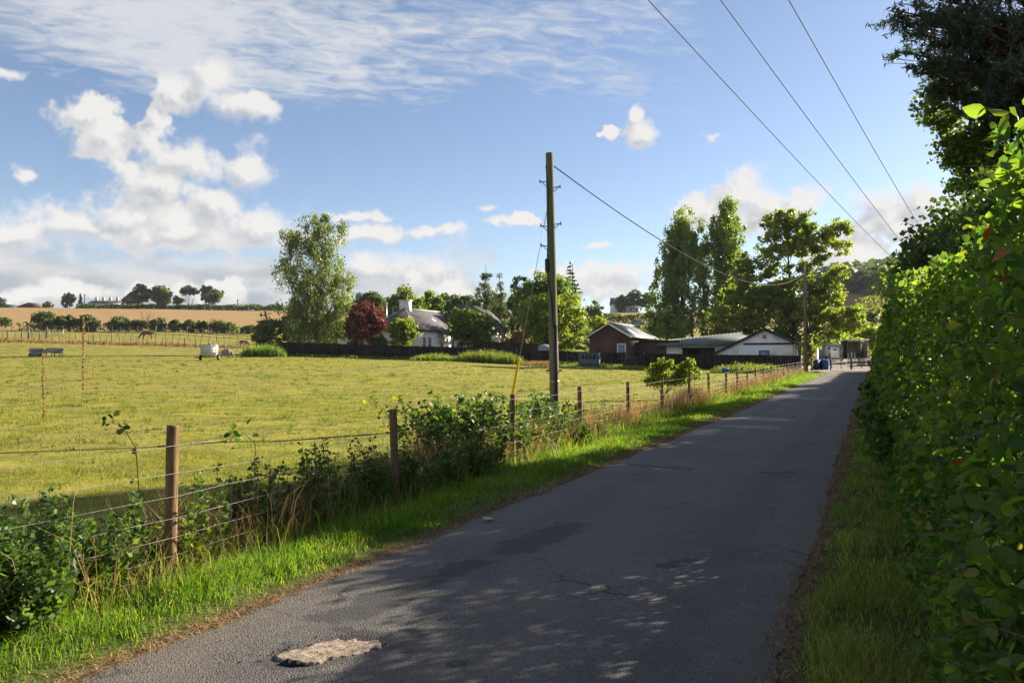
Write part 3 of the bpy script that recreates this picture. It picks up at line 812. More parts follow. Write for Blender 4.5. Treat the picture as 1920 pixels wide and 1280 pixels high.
def conifer(name, label, base, H, R, leaf, mat='needle', bark='bark_pine', tiers=16, per=60, droop=0.25, z0=0.12, ragged=0.3, bn=6, group=None):
    base = np.asarray(base, float); root = thing(name, label, 'tree', base, group=group)
    tb, lb = MB(), MB()
    tb.tube(limb_path((0, 0, -.1), (0.02 * H, 0, H), 0, 7, .006), np.linspace(0.018 * H, 0.003 * H, 7), 7)
    P, V, T = [], [], []
    for i in range(tiers):
        f = i / (tiers - 1); z = H * (z0 + (1 - z0) * f ** 0.9)
        r = R * (1 - f) ** 0.85 + 0.03 * R
        for j in range(max(3, int(bn * (1 - 0.4 * f)))):
            th = rng.random() * 2 * math.pi; rr = r * (1 - ragged * rng.random())
            d = np.array([math.cos(th), math.sin(th), 0])
            a = np.array([0, 0, z]); b = a + d * rr + np.array([0, 0, (-droop + 0.25 * f) * rr])
            lb.tube(limb_path(a, b, -0.05, 4, .02), np.linspace(0.004 * H, 0.0012 * H, 4), 4, False)
            m = max(8, int(per * rr / R)); k = rng.random(m) ** 0.7
            p = a + (b - a) * k[:, None] + rng.normal(size=(m, 3)) * np.array([.10, .10, .05]) * (0.35 * R + .4 * rr) * (1.15 - k[:, None] * .6)
            P.append(p); V.append(np.clip(rng.random(m) * .6 + .4 * rng.random(), 0, 1)); T.append(np.tile(d, (m, 1)) + [0, 0, -0.2])
    P = np.concatenate(P)
    tb.build('trunk', M[bark], root, True); tag(lb.build('limbs', M[bark], root, True), kind='stuff')
    foliage('crown', P, leaf * (.7 + .6 * rng.random(len(P))), M[mat], root, None, 0, 0, 0.28, np.concatenate(V), nb=np.array([0, 0, .8]), tipbias=np.concatenate(T) * 0.9)
    return root

# ------------------------------------------------------------------ trees round the house
# weeping birch
Yb = 101.0
fb = on_ground(598, Yb)
birch_blobs = pxb(Yb, (590, 425, 34, 34), (620, 440, 26, 34), (565, 450, 40, 26), (545, 445, 24, 20), (540, 495, 26, 26), (600, 480, 46, 40), (575, 520, 50, 36), (625, 510, 40, 38),
                  (650, 535, 26, 30), (600, 560, 62, 44), (560, 575, 40, 36), (645, 575, 32, 34), (585, 610, 62, 36), (630, 615, 40, 30), (612, 405, 20, 16), (640, 425, 14, 22), depth=0.9)
tree('birch_tree', 'tall weeping birch with pale trunk behind the dark fence', 'tree', fb, birch_blobs, 0.27, 66, 470, 0.72, 'leaf_birch', 'bark_birch', 0.26,
     top=W(600, 402, Yb)[2], fork=0.2, droop=1.4, aspect=0.27, limbs=90, flat=0.8, shell=1.9, hang=0.95, limb_r=0.3)
def shrub(name, label, px0, px1, py_top, Y, mat, leaf=0.3, n=80, per=40, cat='shrub', clump=0.6, py_base=None, hump=3, group=None, bark='twig', dep=0.8, tr=0.10):
    cx = (px0 + px1) / 2; f = on_ground(cx, Y)
    k = Y / F; pyb = py_base if py_base is not None else 668 - (f[2] - EYE) / k
    h = pyb - py_top; w = (px1 - px0) / 2
    bl = [(cx, pyb - h * .47, w * .80, h * .42)]
    for i in range(hump):
        a = -0.75 + 1.5 * (i + .5) / hump
        bl.append((cx + a * w * .8, pyb - h * (.60 + .14 * rng.random()) + abs(a) * h * .12, w * (.36 + .1 * rng.random()), h * (.24 + .06 * rng.random())))
    bl.append((cx + w * .15 * rng.normal(), py_top + h * .2, w * .42, h * .18))
    return tree(name, label, cat, f, pxb(Y, *bl, depth=dep), leaf, per, n, clump * w * k * 0.30, mat, bark, tr, top=W(cx, py_top + h * .25, Y)[2], fork=0.1, limbs=24, stems=3, shell=2.6, group=group)

shrub('copper_tree', 'purple leaved tree in front of the white cottage', 638, 733, 562, 99, 'leaf_copper', 0.30, 190, 50, 'tree', .75, hump=4)
shrub('lilac_shrub', 'bright green shrub between the purple tree and cottage windows', 724, 786, 592, 98.5, 'leaf_yellow', 0.30, 130, 46, 'shrub', .8)
shrub('rounded_tree', 'dense round green tree covering the cottage end wall', 832, 938, 570, 98, 'leaf_green', 0.30, 260, 50, 'tree', .62, hump=5)
shrub('hazel_shrub', 'loose olive shrub growing beside the birch and the fence end', 466, 540, 588, 99, 'leaf_olive', 0.26, 110, 40, 'shrub', .8)
shrub('dark_shrub', 'dark shrub tucked in behind the birch trunk', 520, 575, 575, 106, 'leaf_dark', 0.30, 100, 40, 'shrub', .8)
shrub('russet_shrub', 'russet leaved shrub behind the fence next to the pole', 938, 992, 622, 97, 'leaf_brown', 0.26, 70, 34, 'shrub', .8)
shrub('low_lilac_shrub', 'pale leaved low shrub against the white side wall', 690, 735, 622, 98, 'leaf_green', 0.24, 50, 34, 'shrub', .8)
# wood behind the house
for (x0, x1, yt, Y, mt, lb_) in [
    (655, 735, 546, 150, 'leaf_far', 'dull green tree at the far end behind the purple tree'),
    (704, 805, 538, 140, 'leaf_yellow', 'sunlit broad tree rising behind the white chimney'),
    (770, 842, 546, 146, 'leaf_green', 'mid green tree behind the ridge of the slate roof'),
    (800, 880, 550, 156, 'leaf_far', 'faint green tree in the row behind the slate roof'),
    (835, 915, 552, 150, 'leaf_far', 'grey green tree behind the skylight roof'),
    (860, 965, 545, 142, 'leaf_dark', 'dark tree filling the gap below the larch')]:
    shrub('broadleaf_tree', lb_, x0, x1, yt, Y, mt, 0.46, 190, 46, 'tree', .75, bark='bark', tr=.3, group='trees behind the cottage')
for (nm, lb_, px, bl, Yl, nc) in [('larch_tree', 'thin ragged larch standing above the round tree', 912, [(913, 502, 5, 9), (911, 518, 13, 9), (908, 536, 20, 9), (915, 552, 24, 9), (906, 570, 28, 12), (912, 592, 30, 14)], 125, 130),
                                   ('small_larch', 'smaller larch leaning out beside the taller one', 938, [(937, 516, 4, 9), (938, 534, 8, 9), (940, 552, 13, 10), (938, 575, 18, 14)], 128, 60)]:
    tree(nm, lb_, 'tree', on_ground(px, Yl), pxb(Yl, *bl), 0.30, 44, nc, .55, 'needle_larch', 'bark', .22, top=W(px, bl[0][1] - 6, Yl)[2], fork=.2, limbs=70, flat=.4, aspect=.2, droop=.5, hang=.35, limb_r=.2, shell=1.6)
conifer('spruce_tree', 'dark pointed spruce just past the telegraph pole', on_ground(1070, 120), W(1064, 493, 120)[2] - on_ground(1070, 120)[2], 3.9, 0.42, 'needle', 'bark', 22, 110, 0.3, 0.12, 0.55, 6)
shrub('dark_pine', 'dark flat topped pine behind the round green trees', 946, 1012, 502, 124, 'needle', 0.36, 130, 46, 'tree', .75, bark='bark_pine', tr=.3)
shrub('lime_tree', 'large mid green tree whose top rises behind the telegraph pole', 950, 1092, 503, 116, 'leaf_green', 0.36, 320, 46, 'tree', .6, bark='bark', tr=.4, hump=5)
shrub('apple_tree', 'bright yellow green domed tree directly behind the telegraph pole', 962, 1112, 545, 101, 'leaf_yellow', 0.30, 360, 48, 'tree', .55, bark='bark', tr=.3, hump=6)
shrub('field_tree', 'dull green tree on the skyline over the brick shed', 1088, 1140, 560, 170, 'leaf_far', 0.45, 70, 36, 'tree', .8, bark='bark', tr=.3)
shrub('elder_shrub', 'yellow green shrub rising over the brick shed roof edge', 1100, 1148, 588, 118, 'leaf_yellow', 0.30, 70, 36, 'shrub', .8)
# poplars and ash trees by the yard
Yp = 118.0
tree('poplar_tree', 'wide poplar nearest the brick shed, rounded pointed top', 'tree', on_ground(1283, Yp),
     pxb(Yp, (1278, 425, 24, 34), (1272, 460, 38, 36), (1266, 505, 46, 40), (1264, 555, 50, 40), (1262, 595, 52, 34), (1290, 490, 30, 70), (1255, 620, 50, 26)), 0.32, 42, 760, 0.56, 'leaf_poplar', 'bark', 0.34,
     top=W(1280, 405, Yp)[2], fork=0.2, limbs=120, shell=1.7, limb_r=.12, flat=1.7)
tree('thin_poplar', 'slender poplar squeezed between the two wider poplars', 'tree', on_ground(1318, Yp + 2),
     pxb(Yp + 2, (1314, 425, 10, 22), (1316, 465, 15, 36), (1318, 520, 18, 50), (1318, 580, 22, 46)), 0.28, 36, 150, 0.42, 'leaf_poplar', 'bark', 0.2, top=W(1314, 410, Yp)[2], fork=.2, limbs=60, limb_r=.12, flat=1.8, shell=1.7)
tree('poplar_tree', 'tallest poplar with narrow pointed crown left of the ash', 'tree', on_ground(1360, Yp + 1),
     pxb(Yp + 1, (1362, 400, 22, 28), (1364, 435, 36, 34), (1366, 480, 44, 46), (1364, 535, 46, 50), (1360, 590, 50, 40), (1345, 450, 26, 50), (1352, 630, 46, 24)), 0.32, 42, 760, 0.56, 'leaf_poplar', 'bark', 0.34,
     top=W(1362, 382, Yp)[2], fork=0.2, limbs=120, shell=1.7, limb_r=.12, flat=1.7)
Ya = 92.0
tree('ash_tree', 'big open crowned ash with bare forking limbs behind the grey pole', 'tree', on_ground(1496, Ya),
     pxb(Ya, (1468, 410, 32, 22), (1500, 420, 34, 24), (1450, 440, 30, 26), (1480, 460, 44, 26), (1525, 445, 30, 30), (1565, 432, 30, 24), (1575, 462, 22, 18), (1440, 480, 30, 22), (1540, 480, 26, 18),
         (1440, 510, 24, 14), (1500, 500, 30, 16), (1555, 555, 34, 22), (1585, 590, 34, 20), (1600, 612, 22, 14), (1545, 600, 48, 24), (1470, 580, 48, 36), (1420, 560, 48, 30), (1390, 540, 36, 36), (1400, 600, 50, 26), (1440, 625, 40, 16),
         (1530, 630, 34, 18), (1490, 640, 30, 14), (1425, 645, 22, 14), (1350, 585, 30, 30), (1395, 500, 28, 26), (1490, 530, 46, 20), (1450, 545, 40, 22), (1535, 535, 34, 18), (1515, 570, 40, 20), (1570, 510, 22, 14)), 0.32, 50, 900, 0.62, 'leaf_ash', 'bark', 0.30,
     top=W(1500, 440, Ya)[2], fork=0.22, limbs=110, shell=2.2, droop=0.3, limb_r=.34)
shrub('ivy_shrub', 'leafy ivy bush wrapped round the foot of the grey pole', 1500, 1534, 622, 82, 'leaf_ash', 0.22, 50, 36, 'shrub', .8)
shrub('willow_tree', 'soft grey green tree between poplars and white barn roof', 1325, 1420, 560, 112, 'leaf_olive', 0.32, 190, 44, 'tree', .7, bark='bark', tr=.28)
shrub('sapling_tree', 'sunny sapling rising over the horse box and shelter', 1530, 1600, 612, 132, 'leaf_yellow', 0.34, 90, 36, 'tree', .7, bark='bark', tr=.15)
shrub('elder_bush', 'pale green bush behind the metal shelter beside the hedge', 1610, 1668, 606, 118, 'leaf_yellow', 0.30, 90, 40, 'shrub', .75)
shrub('thorn_bush', 'dull olive thicket behind the bins and trailer', 1556, 1640, 600, 160, 'leaf_olive', 0.42, 100, 40, 'shrub', .75)
shrub('goat_willow', 'bushy tree at the road end against the hedge', 1640, 1700, 590, 104, 'leaf_green', 0.30, 130, 44, 'tree', .75)
shrub('far_thorn', 'dark thorn bush in the gap below the hill field', 1615, 1650, 584, 230, 'leaf_far', 0.6, 50, 30, 'shrub', .8)
shrub('pale_thorn', 'pale scrub bush running up to the hill wood', 1628, 1662, 556, 330, 'leaf_olive', 0.8, 50, 30, 'shrub', .8)
# far trees over the field, right of the spruce
for (x0, x1, yt, lb_) in [(1150, 1182, 552, 'low rounded tree beside the far grey roof'), (1170, 1208, 541, 'tallest of the far trees on the field skyline'), (1198, 1232, 546, 'far tree on the skyline next to the poplars')]:
    shrub('skyline_tree', lb_, x0, x1, yt, 345, 'leaf_far', 0.9, 70, 30, 'tree', .8, bark='bark', tr=.35, group='far trees beyond the field')

# ------------------------------------------------------------------ left distance
for (x0, x1, yt, Y, lb_) in [
    (54, 112, 583, 152, 'largest thorn bush at the start of the field bush row'), (100, 128, 592, 153, 'small thorn bush tucked beside the largest one'),
    (118, 146, 591, 154, 'low dark bush behind the tall grass stalk'), (140, 192, 590, 155, 'wide thorn bush just past the tall grass stalk'),
    (196, 250, 593, 156, 'dark domed bush above the grazing horse'), (245, 276, 598, 157, 'small bush with pale twigs near the horse'),
    (276, 318, 596, 158, 'broad bush in the middle of the field row'), (314, 342, 600, 159, 'small upright bush between two wider bushes'),
    (340, 372, 598, 160, 'bright green bush with two stems in the field row'), (366, 392, 601, 161, 'small bush with gap below its crown'),
    (386, 442, 603, 162, 'long low bush ending the field row near the birch'), (448, 482, 612, 162, 'last low bush hidden by the olive shrub')]:
    shrub('thorn_bush', lb_, x0, x1, yt, Y, 'leaf_dark' if rng.random() < .3 else 'leaf_far', 0.42, 60, 34, 'bush', .85, group='thorn bushes along the stubble field')
shrub('thorn_bush', 'single low bush at the picture edge above the paddock', -8, 24, 593, 165, 'leaf_far', 0.42, 40, 30, 'bush', .85)
for (px, h, lb_) in [(276, 21, 'bare twiggy sapling over the field bush row'), (397, 14, 'dead grey sapling standing in the stubble')]:
    f = on_ground(px, 170); r_ = thing('bare_sapling', lb_, 'sapling', f); mb = MB(); H = h * 170 / F + 1.6
    for i in range(26):
        a = np.array([0, 0, H * .25 * rng.random()]); d = rng.normal(size=3) * [.42, .42, .1]; b = a + np.array([d[0] * H * .5, d[1] * H * .5, H * (.45 + .5 * rng.random())])
        mb.tube(limb_path(a, b, .05, 5, .05), np.linspace(.03, .008, 5), 4, False)
    tag(mb.build('twigs', M['twig'], r_), kind='stuff')
    t2 = MB(); t2.tube([(0, 0, -.1), (0, 0, H * .5)], [.06, .03], 6); t2.build('trunk', M['bark'], r_)
Ys = 345.0
shrub('pine_tree', 'dark small pine on the skyline beside the pointed cypress', 114, 142, 549, Ys, 'needle', 0.8, 60, 30, 'tree', .8, py_base=578, bark='bark_pine', tr=.3)
conifer('cypress_tree', 'small pointed conifer on the skyline by the row of chimneys', on_ground(150, Ys), 7.0, 1.9, 0.8, 'needle', 'bark', 12, 50, 0.1, 0.05, 0.15, 7)
shrub('cedar_tree', 'dark pointed evergreen covering the gable on the skyline', 246, 284, 531, Ys - 3, 'needle', 0.9, 90, 34, 'tree', .8, py_base=575, bark='bark_pine', tr=.4)
shrub('oak_tree', 'wide rounded dark tree on the skyline by the gable', 272, 328, 536, Ys, 'leaf_far', 0.9, 110, 34, 'tree', .8, py_base=576, bark='bark', tr=.4)
shrub('scots_pine', 'leaning open pine on the skyline with bare limbs', 334, 376, 535, Ys, 'needle', 0.75, 44, 30, 'tree', .8, py_base=560, bark='bark_pine', tr=.35)
shrub('yew_tree', 'pointed dark yew in the skyline tree clump', 372, 402, 533, Ys, 'needle', 0.8, 60, 30, 'tree', .8, py_base=570, bark='bark', tr=.35)
shrub('sycamore_tree', 'broad dull green tree ending the skyline clump', 380, 424, 543, Ys, 'leaf_far', 0.9, 90, 32, 'tree', .8, py_base=570, bark='bark', tr=.35)
shrub('hedge_tree', 'pale small tree between the oak and the open pine', 322, 348, 556, Ys, 'leaf_green', 0.8, 40, 28, 'tree', .8, py_base=572, bark='bark', tr=.2)
shrub('skyline_bush', 'low russet bushes on the crest beside the brown shed', 78, 102, 566, Ys, 'leaf_olive', 0.8, 30, 26, 'bush', .8, py_base=580)
shrub('edge_tree', 'dark tree at the picture edge over the green shed', -30, 14, 556, Ys, 'needle', 0.9, 60, 30, 'tree', .8, py_base=578)

def hedgerow(name, label, pts, h, wd, leaf, dens, mat, cat='hedge'):
    pts = np.asarray(pts, float)
    root = thing(name, label, cat, (pts[0][0], pts[0][1], G(*pts[0])))
    seg = np.diff(pts, axis=0); L = np.linalg.norm(seg, axis=1); n = int(L.sum() * dens)
    k = rng.random(n) * L.sum(); c = np.concatenate([[0], np.cumsum(L)]); i = np.clip(np.searchsorted(c, k) - 1, 0, len(L) - 1)
    p = pts[i] + seg[i] * ((k - c[i]) / L[i])[:, None]
    hh = h * (0.75 + 0.5 * vnoise(k * 0.22, k * 0, 41))
    off = rng.normal(size=(n, 2)) * wd * .45
    x = p[:, 0] + off[:, 0]; y = p[:, 1] + off[:, 1]
    z = ground_h(x, y) + hh * rng.random(n) ** 0.6
    P = np.stack([x, y, z], 1) - np.array(root.location)
    od = norm(np.stack([off[:, 0], off[:, 1], (z - ground_h(x, y)) * .8 - .2], 1))
    foliage('foliage', P, leaf * (.7 + .6 * rng.random(n)), M[mat], root, od, 0.9, 0, .45)
    mb = MB()
    for q in range(0, n, max(1, n // 60)):
        mb.tube([(P[q, 0], P[q, 1], G(x[q], y[q]) - root.location[2] - .1), (P[q, 0] + .1, P[q, 1], P[q, 2])], [.05, .02], 4, False)
    tag(mb.build('stems', M['twig'], root), kind='stuff')
    return root
gx = lambda px, Y: ((px - 960) / F * Y, Y)
hedgerow('crest_hedge', 'long dark hedge along the top of the stubble field', [gx(150, 343), gx(300, 341), gx(420, 337), gx(530, 334)], 2.6, 1.6, 0.8, 42, 'leaf_dark')
hedgerow('bush_line', 'ragged low scrub joining the thorn bushes along the stubble', [gx(40, 154), gx(200, 157), gx(330, 160), gx(450, 163)], 1.5, 1.2, 0.4, 60, 'leaf_far')
hedgerow('upper_hedge', 'lighter hedge on the crest under the skyline trees', [gx(230, 352), gx(420, 350), gx(560, 350)], 3.6, 1.6, 0.8, 26, 'leaf_far')
hedgerow('field_hedge', 'trimmed hedge below the small field beside the blue car', [gx(1120, 262), gx(1180, 258), gx(1250, 256)], 2.6, 1.6, 0.7, 50, 'leaf_dark')
hedgerow('lane_hedge', 'scrub hedge climbing the hillside between two fields', [gx(1636, 250), gx(1640, 330), gx(1645, 420), gx(1642, 520)], 4.0, 5.0, 1.0, 20, 'leaf_olive')
hedgerow('yard_hedge', 'rank green hedge behind the grey shelter and wall', [gx(1520, 124), gx(1590, 124), gx(1690, 120)], 2.6, 1.6, 0.35, 120, 'leaf_yellow')
hedgerow('back_hedge', 'dark garden hedge behind the cottage and sheds', [gx(560, 128), gx(800, 126), gx(1000, 122), gx(1240, 128)], 4.2, 2.0, 0.40, 110, 'leaf_dark')

# wood on the hillside: one far mass
def hill_wood():
    n = 3300
    px = rng.uniform(1380, 2200, n); Y = rng.uniform(330, 900, n)
    x = (px - 960) / F * Y
    pyg = 668 - (ground_h(x, Y) - EYE) / Y * F
    keep = pyg < np.interp(px, [1380, 1560, 1640, 1660, 1720, 2300], [540, 549, 549, 562, 566, 570])
    clear = (vnoise(x * .012, Y * .012, 77) > .74) & (Y > 600) & (Y < 660)
    keep &= ~clear
    px, Y, x = px[keep], Y[keep], x[keep]
    z = ground_h(x, Y); n = len(x)
    h = rng.uniform(7, 14, n); r = h * rng.uniform(.36, .55, n)
    m = 30
    d = rand_unit(n * m).reshape(n, m, 3); d[..., 2] = np.abs(d[..., 2]) * 1.0 - .25; d = norm(d)
    rr = .8 + .3 * rng.random((n, m, 1))
    P = np.stack([x, Y, z + h * .55], 1)[:, None] + d * rr * np.stack([r, r, h * .5], 1)[:, None]
    val = np.repeat(rng.random(n), m) * .75 + .25 * rng.random(n * m)
    o = foliage('hill_wood', P.reshape(-1, 3), np.repeat(r * .70, m), M['leaf_hill'], None, d.reshape(-1, 3), 2.2, 0, .5, val)
    tag(o, 'wooded hillside rising behind the ash tree and hedge', 'wood', kind='stuff')
hill_wood()

# ------------------------------------------------------------------ hedge, shrubs and tall trees on the right of the road
def P3(s, t, z=0.0):
    xy = R2(s, t); return np.array([xy[0], xy[1], z + float(base_h(xy[0], xy[1]))])
def leaf_proto():
    v, f = leaf_cards(np.zeros((1, 3)), np.ones(1), fold=True)
    S = 1.0
    a = np.array([0, 1, 0.]); b = np.array([1, 0, 0.]); c = np.array([0, 0, 1.])
    asp = .36
    prof = [(0, 0, 0), (.12, .55, .05), (.35, .95, .10), (.62, .80, .10), (.85, .38, .06)]
    vs_ = [(0, 0, 0)]; L_, R_, C_ = [], [], []
    v = []
    for (k, w, h) in prof:
        v += [(-asp * w, k, h * w), (0, k, -.015 * math.sin(k * 3.1)), (asp * w, k, h * w)]
    v += [(0, 1, -.06)]
    v = np.array(v); q = []; t3 = []
    for i in range(4):
        o = i * 3
        q += [(o, o + 1, o + 4, o + 3), (o + 1, o + 2, o + 5, o + 4)]
    t3 = [(12, 13, 15), (13, 14, 15)]
    return v, np.array(q), np.array(t3)
def hedge():
    t0 = HALF + 0.82
    root = thing('beech_hedge', 'tall leafy beech hedge along the shaded side of the road', 'hedge', P3(3, t0 + .5))
    org = np.array(root.location)
    allP, allS, allO, allV = [], [], [], []
    near = []
    def face_t(s, z):
        return t0 + 0.20 * sstep(z, 1.0, 2.3) + 0.18 * (vnoise(s * 1.3, z * 1.3, 51) - .5) + 0.16 * (vnoise(s * 4.5, z * 4.5, 52) - .5) + 0.10 * (vnoise(s * 11, z * 11, 56) - .5) + 0.22 * sstep(z, 0.45, 0.0) - 0.16 * sstep(s, 5, 12)
    def top_h(s): return 2.30 + 0.30 * (vnoise(s * .9, s * 0, 53) - .5) + .18 * (vnoise(s * 3.7, s * 0, 54) - .5) + 0.24 * sstep(s, 4, 16) - 0.2 * sstep(s, 25, 50)
    bands = [(-6.0, 0.6, 260, .10, False), (0.6, 5.5, 2400, .044, True), (5.5, 11.0, 1050, .059, True), (11, 24, 640, .092, False), (24, 45, 210, .16, False), (45, 88, 110, .22, False)]
    fv, fq, fa = [], [], []
    for (s0, s1, dens, leaf, fold) in bands:
        n = int((s1 - s0) * 2.5 * dens)
        s = rng.uniform(s0, s1, n); z = rng.random(n) ** 0.95 * 2.55
        H = top_h(s); ok = z < H; s, z, H = s[ok], z[ok], H[ok]; n = len(s)
        t = face_t(s, z) + np.abs(rng.exponential(.12, n)) - .06 + .06 * (rng.random(n) < .06) * -1.0
        n2 = int((s1 - s0) * 1.2 * dens * .8)          # top surface
        s2 = rng.uniform(s0, s1, n2); t2 = t0 + .1 + rng.random(n2) * 1.2; z2 = top_h(s2) - np.abs(rng.exponential(.12, n2)) - .25 * np.abs(t2 - t0 - .6) ** 2
        s_, t_, z_ = np.concatenate([s, s2]), np.concatenate([t, t2]), np.concatenate([z, z2])
        xy = R2(s_, t_); P = np.stack([xy[:, 0], xy[:, 1], z_ + base_h(xy[:, 0], xy[:, 1])], 1)
        od = np.concatenate([np.tile([-RN[0], -RN[1], .45], (n, 1)), np.tile([-.2 * RN[0], -.2 * RN[1], 1.0], (n2, 1))])
        dcam = np.linalg.norm(P - [0, 0, EYE], axis=1)
        keep = dcam > 2.0
        P, od = P[keep], norm(od[keep]); m = len(P)
        val = np.clip(rng.random(m) ** 1.25 * .92 + .10 * (vnoise(P[:, 0] * 3, P[:, 2] * 3, 55) - .3), 0, .93)
        val[rng.random(m) < .012] = .99
        S = leaf * (.6 + .75 * rng.random(m))
        v, f = leaf_cards(P - org, S, od, .75, .25, .36, None, fold, tipbias=np.array([-RN[0] * .3, -RN[1] * .3, -.1]))
        fv.append(v); fq.append(f); fa.append((val, len(f) // m))
        if fold: near.append((P, S, val, od))
    # the leaves that show largest become leaf objects
    P = np.concatenate([a[0] for a in near]); S = np.concatenate([a[1] for a in near])
    d = np.linalg.norm(P - [0, 0, EYE], axis=1)
    u = P[:, 0] / np.maximum(P[:, 1], .01); vz = (P[:, 2] - EYE) / np.maximum(P[:, 1], .01)
    s_, t_ = ST(P[:, 0], P[:, 1])
    vis = (P[:, 1] > .5) & (u < .66) & (np.abs(vz) < .45) & (t_ < face_t(s_, P[:, 2]) + .03)
    sc = np.where(vis, S / d, 0); idx = np.argsort(-sc)[:300]
    vv = np.concatenate([a[2] for a in near])
    pv, pq, pt = leaf_proto()
    mes = []
    for i in range(9):
        me = np_mesh('leaf', pv, [pq, pt], True, {'v': np.full(10, [.10, .2, .3, .4, .5, .6, .7, .8, .5][i])})
        me.materials.append(M['leaf_red'] if i == 8 else M['leaf_hedge']); mes.append(me)
    for q, i in enumerate(idx):
        o = ob('leaf', mes[8 if q % 31 == 7 else int(np.clip(vv[i] * 8.3, 0, 7))], None, root)
        # stand the leaf off the dense face on a short shoot
        o.location = P[i] - org - np.array([RN[0], RN[1], 0]) * (.01 + .05 * rng.random())
        tip = norm(np.array([-RN[0] * .6 + rng.normal() * .7, -RN[1] * .6 + rng.normal() * .7, rng.normal() * .6 - .15]))
        nr = norm(np.array([-RN[0] * .5, -RN[1] * .5, .9]) + rng.normal(size=3) * .5)
        bx = norm(np.cross(tip, nr)); nz = np.cross(bx, tip)
        from mathutils import Matrix
        o.rotation_euler = Matrix(np.stack([bx, tip, nz], 1).tolist()).to_euler()
        k = float(S[i]) * .95; o.scale = (k, k, k)
    nV = 0; V = []; F3 = []; F4 = []; A3 = []; A4 = []
    for v, f, (val, rep) in zip(fv, fq, fa):
        V.append(v); (F3 if f.shape[1] == 3 else F4).append(f + nV); (A3 if f.shape[1] == 3 else A4).append(np.repeat(val, rep)); nV += len(v)
    me = np_mesh('foliage', np.concatenate(V), [np.concatenate(F3), np.concatenate(F4)], False, {'v': np.concatenate(A3 + A4)})
    tag(ob('foliage', me, M['leaf_hedge'], root), kind='stuff')
    # stems and inner twigs
    mb = MB()
    for s in np.concatenate([np.arange(-5, 14, .16), np.arange(14, 88, .7)]):
        for q in range(3):
            ss = s + rng.normal() * .06; tt = t0 + .25 + rng.random() * .6
            a = P3(ss, t0 + .35 + .2 * rng.random()) - org - [0, 0, .1]; b = P3(ss + rng.normal() * .25, tt - .1 * rng.random(), 2.0 + .3 * rng.random()) - org
            mb.tube(limb_path(a, b, 0, 5, .03), np.linspace(.018, .004, 5), 4, False)
    # shoots poking out of the clipped face
    sp, sv = [], []
    for q in range(150):
        s = 0.9 + 9.5 * rng.random() ** 1.4; z = .25 + 2.0 * rng.random()
        a = P3(s, float(face_t(np.array([s]), np.array([z]))[0]) + .12, z); L = .18 + .16 * rng.random()
        b = a + L * norm(np.array([-RN[0] + rng.normal() * .5, -RN[1] + rng.normal() * .5, .35 + rng.normal() * .4]))
        if np.linalg.norm(b - [0, 0, EYE]) < 1.0: continue
        mb.tube(limb_path(a, b, .03, 4, .02) - org, np.linspace(.004, .0015, 4), 4, False)
    tag(mb.build('stems', M['twig'], root), kind='stuff')
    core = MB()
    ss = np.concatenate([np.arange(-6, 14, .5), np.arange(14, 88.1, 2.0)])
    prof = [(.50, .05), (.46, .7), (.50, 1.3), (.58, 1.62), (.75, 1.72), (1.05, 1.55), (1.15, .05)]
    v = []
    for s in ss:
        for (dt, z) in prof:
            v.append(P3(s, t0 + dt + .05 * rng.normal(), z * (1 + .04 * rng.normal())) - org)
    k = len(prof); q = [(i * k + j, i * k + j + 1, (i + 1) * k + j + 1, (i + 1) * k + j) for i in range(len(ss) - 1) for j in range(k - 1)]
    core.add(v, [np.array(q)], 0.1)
    core.build('light_block_core', M['twig'], root)  # added solid core, blocks sun that would leak through the leaves
    # inner leaves, sparser and bigger, so light filters through
    n = 20000; s_ = np.concatenate([rng.uniform(-6, 12, n // 2), rng.uniform(12, 88, n // 2)]); t_ = t0 + .25 + .75 * rng.random(n); z_ = .1 + (top_h(s_) - .2) * rng.random(n)
    xy = R2(s_, t_); P = np.stack([xy[:, 0], xy[:, 1], z_ + base_h(xy[:, 0], xy[:, 1])], 1)
    ok = np.linalg.norm(P - [0, 0, EYE], axis=1) > 1.5; P = P[ok]; s_ = s_[ok]
    foliage('inner_leaves', P - org, np.where(s_ < 12, .085, .22) * (.7 + .6 * rng.random(len(P))), M['leaf_hedge'], root, None, 0, .2, .38, rng.random(len(P)) * .6, kind='stuff')
hedge()

def side_tree(name, label, s, t, blobs, mat, leaf, n, per, clump, trunk_r, **kw):
    b = P3(s, t); b[2] = G(b[0], b[1])
    return tree(name, label, kw.pop('cat', 'tree'), b, blobs, leaf, per, n, clump, mat, trunk_r=trunk_r, **kw)
# thorn thicket behind the hedge, thinning toward the road end
def stb(s, t, z, rs, rt, rz):
    r = max(rs, rt) * .8; p = P3(s, max(t, HALF + .95 + r * .9), z); return (p[0], p[1], p[2], r, r, rz)
side_tree('hawthorn_tree', 'tall hawthorn leaning over the hedge against the cloud', 14.5, 4.3, [stb(14, 3.6, 2.7, 1.6, 1.3, 1.1), stb(15, 4.2, 3.7, 1.3, 1.2, .8), stb(12.8, 3.6, 3.0, 1.0, 1.0, .9), stb(16.5, 3.7, 3.1, 1.4, 1.2, 1.0)],
          'leaf_dark', .085, 330, 80, .42, .12, stems=3, fork=.15, limbs=60, shell=2.0)
side_tree('blackthorn_tree', 'dark thorn tree over the hedge farther along the road', 21.5, 4.1, [stb(21, 3.5, 2.8, 1.9, 1.4, 1.2), stb(19, 3.6, 2.9, 1.4, 1.2, 1.0), stb(23.5, 3.5, 2.9, 1.7, 1.3, 1.2), stb(21, 4, 3.9, 1.2, 1, .7)],
          'leaf_green', .11, 330, 66, .50, .12, stems=3, fork=.15, limbs=50, shell=2.0)
